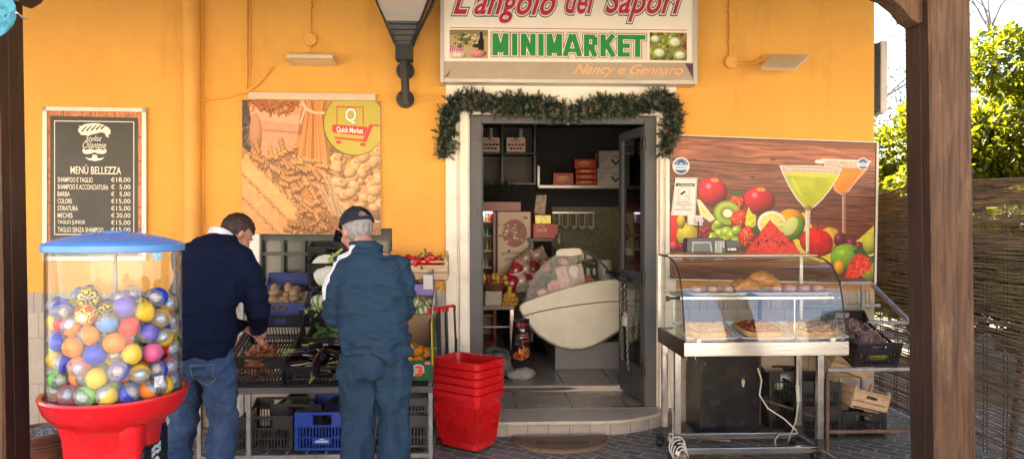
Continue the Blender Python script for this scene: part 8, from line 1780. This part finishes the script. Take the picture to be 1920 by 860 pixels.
top = [(.082*math.sin(t), .062+.045*math.cos(t)*1.0, .036) for t in np.linspace(-1.45, 1.45, n)]; out = [(.080*math.sin(t), .075+.115*math.cos(t), .020-.014*math.cos(t)-.012*abs(math.sin(t))) for t in np.linspace(-1.4, 1.4, n)]
for k, dz in ((0, 0), (1, -.004)): b.add([(x, y, z+dz) for x, y, z in top+out], [((i, i+1, n+i+1, n+i) if k else (n+i, n+i+1, i+1, i)) for i in range(n-1)])
b.xf(H2); b.build('cap_brim', NV, m2, smooth=True, local=True)
b = MB(); b.ball((0, -.012, .133), .007, 8, 6); b.xf(H2); b.build('cap_button', NV, m2, smooth=True, local=True)
b = MB()
for s_ in (-1, 1):
    b.tube([(s_*.033+.024*math.cos(t), .098-.004*abs(math.cos(t)), .0+.020*math.sin(t)) for t in np.linspace(0, 6.28, 20)], .0028, 6); b.tube([(s_*.057, .094, .006), (s_*.078, .05, .008), (s_*.083, -.005, .010)], .0026, 6)
b.xf(H2); b.build('glasses', mat('black_frame', (.012, .012, .012), .25), m2, smooth=True, local=True)

# ---------------- first customer: navy sweater, jeans, stooping to the right
q = P(380, 430, -1.62)
m1 = thing('person', 'person in a navy sweater and blue jeans stooping over the onion crate', 'person', (q.x, -1.62, 0), R(-20))
H1 = Matrix.Translation((.035, .255, 1.562)) @ Matrix.Rotation(R(-26), 4, 'Z') @ Matrix.Rotation(R(-42), 4, 'X')
b = MB(); headparts(b, H1); b.tube([(0, .08, 1.44), (0, .15, 1.52), (0, .21, 1.555)], [.070, .062, .060], 18)
sp1 = [(.88, .155, .115, -.01, 0), (.98, .165, .12, -.01, 0), (1.10, .165, .12, .0, -.08), (1.24, .175, .12, .035, -.2), (1.37, .185, .118, .08, -.3), (1.46, .16, .10, .115, -.42), (1.52, .08, .07, .14, -.5)]
b.rings([ellring((0, y, z), rx, ry, tilt=t_) for z, rx, ry, y, t_ in sp1])
arms1 = {-1: [(-.19, .09, 1.43), (-.25, .14, 1.27), (-.25, .22, 1.14), (-.15, .36, 1.03), (-.06, .45, .95)], 1: [(.185, .09, 1.43), (.235, .12, 1.28), (.238, .18, 1.12), (.15, .32, 1.03), (.06, .44, .97)]}
legs1 = {-1: [(-.10, 0, .92), (-.13, .01, .70), (-.155, .02, .48), (-.17, -.03, .25), (-.18, -.04, .09)], 1: [(.095, 0, .92), (.105, .02, .70), (.11, .03, .48), (.125, -.02, .25), (.13, -.04, .09)]}
for s_ in (-1, 1):
    b.tube(arms1[s_], [.052, .046, .040, .034, .026], 12); p = Vector(arms1[s_][-1]); hand(b, p, p-Vector(arms1[s_][-2]), (0, 0, 1), s_)
    b.tube(legs1[s_], [.088, .080, .060, .052, .040], 14); f0 = Vector(legs1[s_][-1]); b.tube([f0+Vector((0, -.05, -.04)), f0+Vector((0, .04, -.04)), f0+Vector((0, .13, -.06)), f0+Vector((0, .18, -.065))], [(.035, .036), (.035, .04), (.025, .042), (.015, .03)], 12)
remesh(b, 'body', SKIN, m1, .0075, 4); eyes(H1, m1)
KNIT = mat('navy_knit', (.006, .010, .030), .95, var=.15, scale=8, bump=.3, bscale=260, spec=.12)
creases(KNIT, 4.5, .014)
b = MB(); b.rings([ellring((0, y, z), rx, ry, 32, tilt=t_, pw=.92) for z, rx, ry, y, t_ in ((.875, .185, .140, -.015, 0), (.91, .205, .155, -.018, 0), (.94, .190, .146, -.016, 0), (1.0, .200, .152, -.015, 0), (1.12, .202, .150, .0, -.08), (1.25, .212, .150, .035, -.2), (1.37, .222, .148, .08, -.3), (1.455, .195, .125, .115, -.42), (1.515, .125, .095, .145, -.5), (1.545, .085, .078, .168, -.6))])
for s_ in (-1, 1):
    a = arms1[s_]; b.tube([Vector(a[0])+Vector((-s_*.05, 0, 0)), a[0], a[1], a[2], a[3], Vector(a[4])-Vector((0, .03, 0))], [.086, .084, .076, .072, .060, .044], 18)
remesh(b, 'sweater', KNIT, m1, .0085, 6, lambda co: cloth(5, 5, 11, .018, 31)(co)*(1+1.2*np.clip((1.08-co[:, 2])*5, 0, 1)))
DEN = mat('blue_denim', (.030, .060, .135), .85, spec=.2, var=.35, scale=7, bump=.35, bscale=260, dirt=(.09, .13, .21), dirt_amt=.6, dirt_scale=4)
creases(DEN, 8, .014); add_layer(DEN, (.10, .15, .25), .6, 3.5, (1.6, 1.6, .6), .5, .68)
b = MB(); b.rings([ellring((0, -.012, z), rx, ry, 28) for z, rx, ry in ((.77, .165, .125), (.83, .185, .145), (.88, .182, .138), (.93, .168, .125), (.96, .160, .12))])
for s_ in (-1, 1): L = legs1[s_]; b.tube([(s_*.085, -.012, .89), (s_*.102, -.01, .79), Vector(L[1]), Vector(L[2]), Vector(L[3]), Vector(L[4])+Vector((0, 0, .02))], [(.108, .098), (.105, .102), (.094, .094), (.080, .080), (.078, .080), (.072, .074)], 20)
jn = remesh(b, 'jeans', DEN, m1, .0085, 4, cloth(8, 8, 12, .019, 44))
ST = mat('tan_stitching', (.16, .15, .16), .8)
for s_ in (1, -1):
    pk_ = [(s_*.045, .835), (s_*.150, .835), (s_*.150, .745), (s_*.098, .715), (s_*.045, .745), (s_*.045, .835)]; b = MB()
    pts3 = []
    for (x, z) in [(pk_[i][0]*(1-t)+pk_[i+1][0]*t, pk_[i][1]*(1-t)+pk_[i+1][1]*t) and ((pk_[i][0]*(1-t)+pk_[i+1][0]*t), (pk_[i][1]*(1-t)+pk_[i+1][1]*t)) for i in range(5) for t in (0, .2, .4, .6, .8)]+[pk_[-1]]:
        ok, loc, nor, idx = jn.ray_cast(Vector((x, -.6, z)), Vector((0, 1, 0)))
        pts3.append((loc+nor*.001) if ok else Vector((x, -.15, z)))
    b.tube(pts3, .0022, 5, cap=False); b.build('pocket_stitching', ST, m1, smooth=True, local=True)
for s_ in (-1, 1):
    f0 = Vector(legs1[s_][-1]); b = MB(); b.tube([f0+Vector((0, -.07, -.045)), f0+Vector((0, .03, -.04)), f0+Vector((0, .14, -.055)), f0+Vector((0, .20, -.06))], [(.042, .043), (.05, .048), (.035, .050), (.022, .036)], 14); b.build('shoe', MATS['dark_shoe'], m1, smooth=True, local=True)
b = MB(); b.rings([ellring((0, .145, 1.530), .084, .075, 30, tilt=-.55), ellring((0, .158, 1.565), .076, .072, 30, tilt=-.6), ellring((0, .160, 1.567), .068, .066, 30, tilt=-.6), ellring((0, .150, 1.535), .070, .066, 30, tilt=-.55)], cap=False)
b.build('shirt_collar', mat('white_cotton', (.66, .67, .72), .75), m1, smooth=True, local=True)
BH = mat('brown_hair', (.035, .018, .012), .6, var=.6, scale=50, stretch=(1, 1, .3), bump=.9, bscale=80)
shell('hair', BH, H1, m1, lambda d: (d.z > .30 and d.y < .86) or (d.y < .12 and d.z > -.62 and not (abs(d.x) > .8 and d.y > -.15 and d.z < -.1)), (.083, .104, .100), noise_=.07)
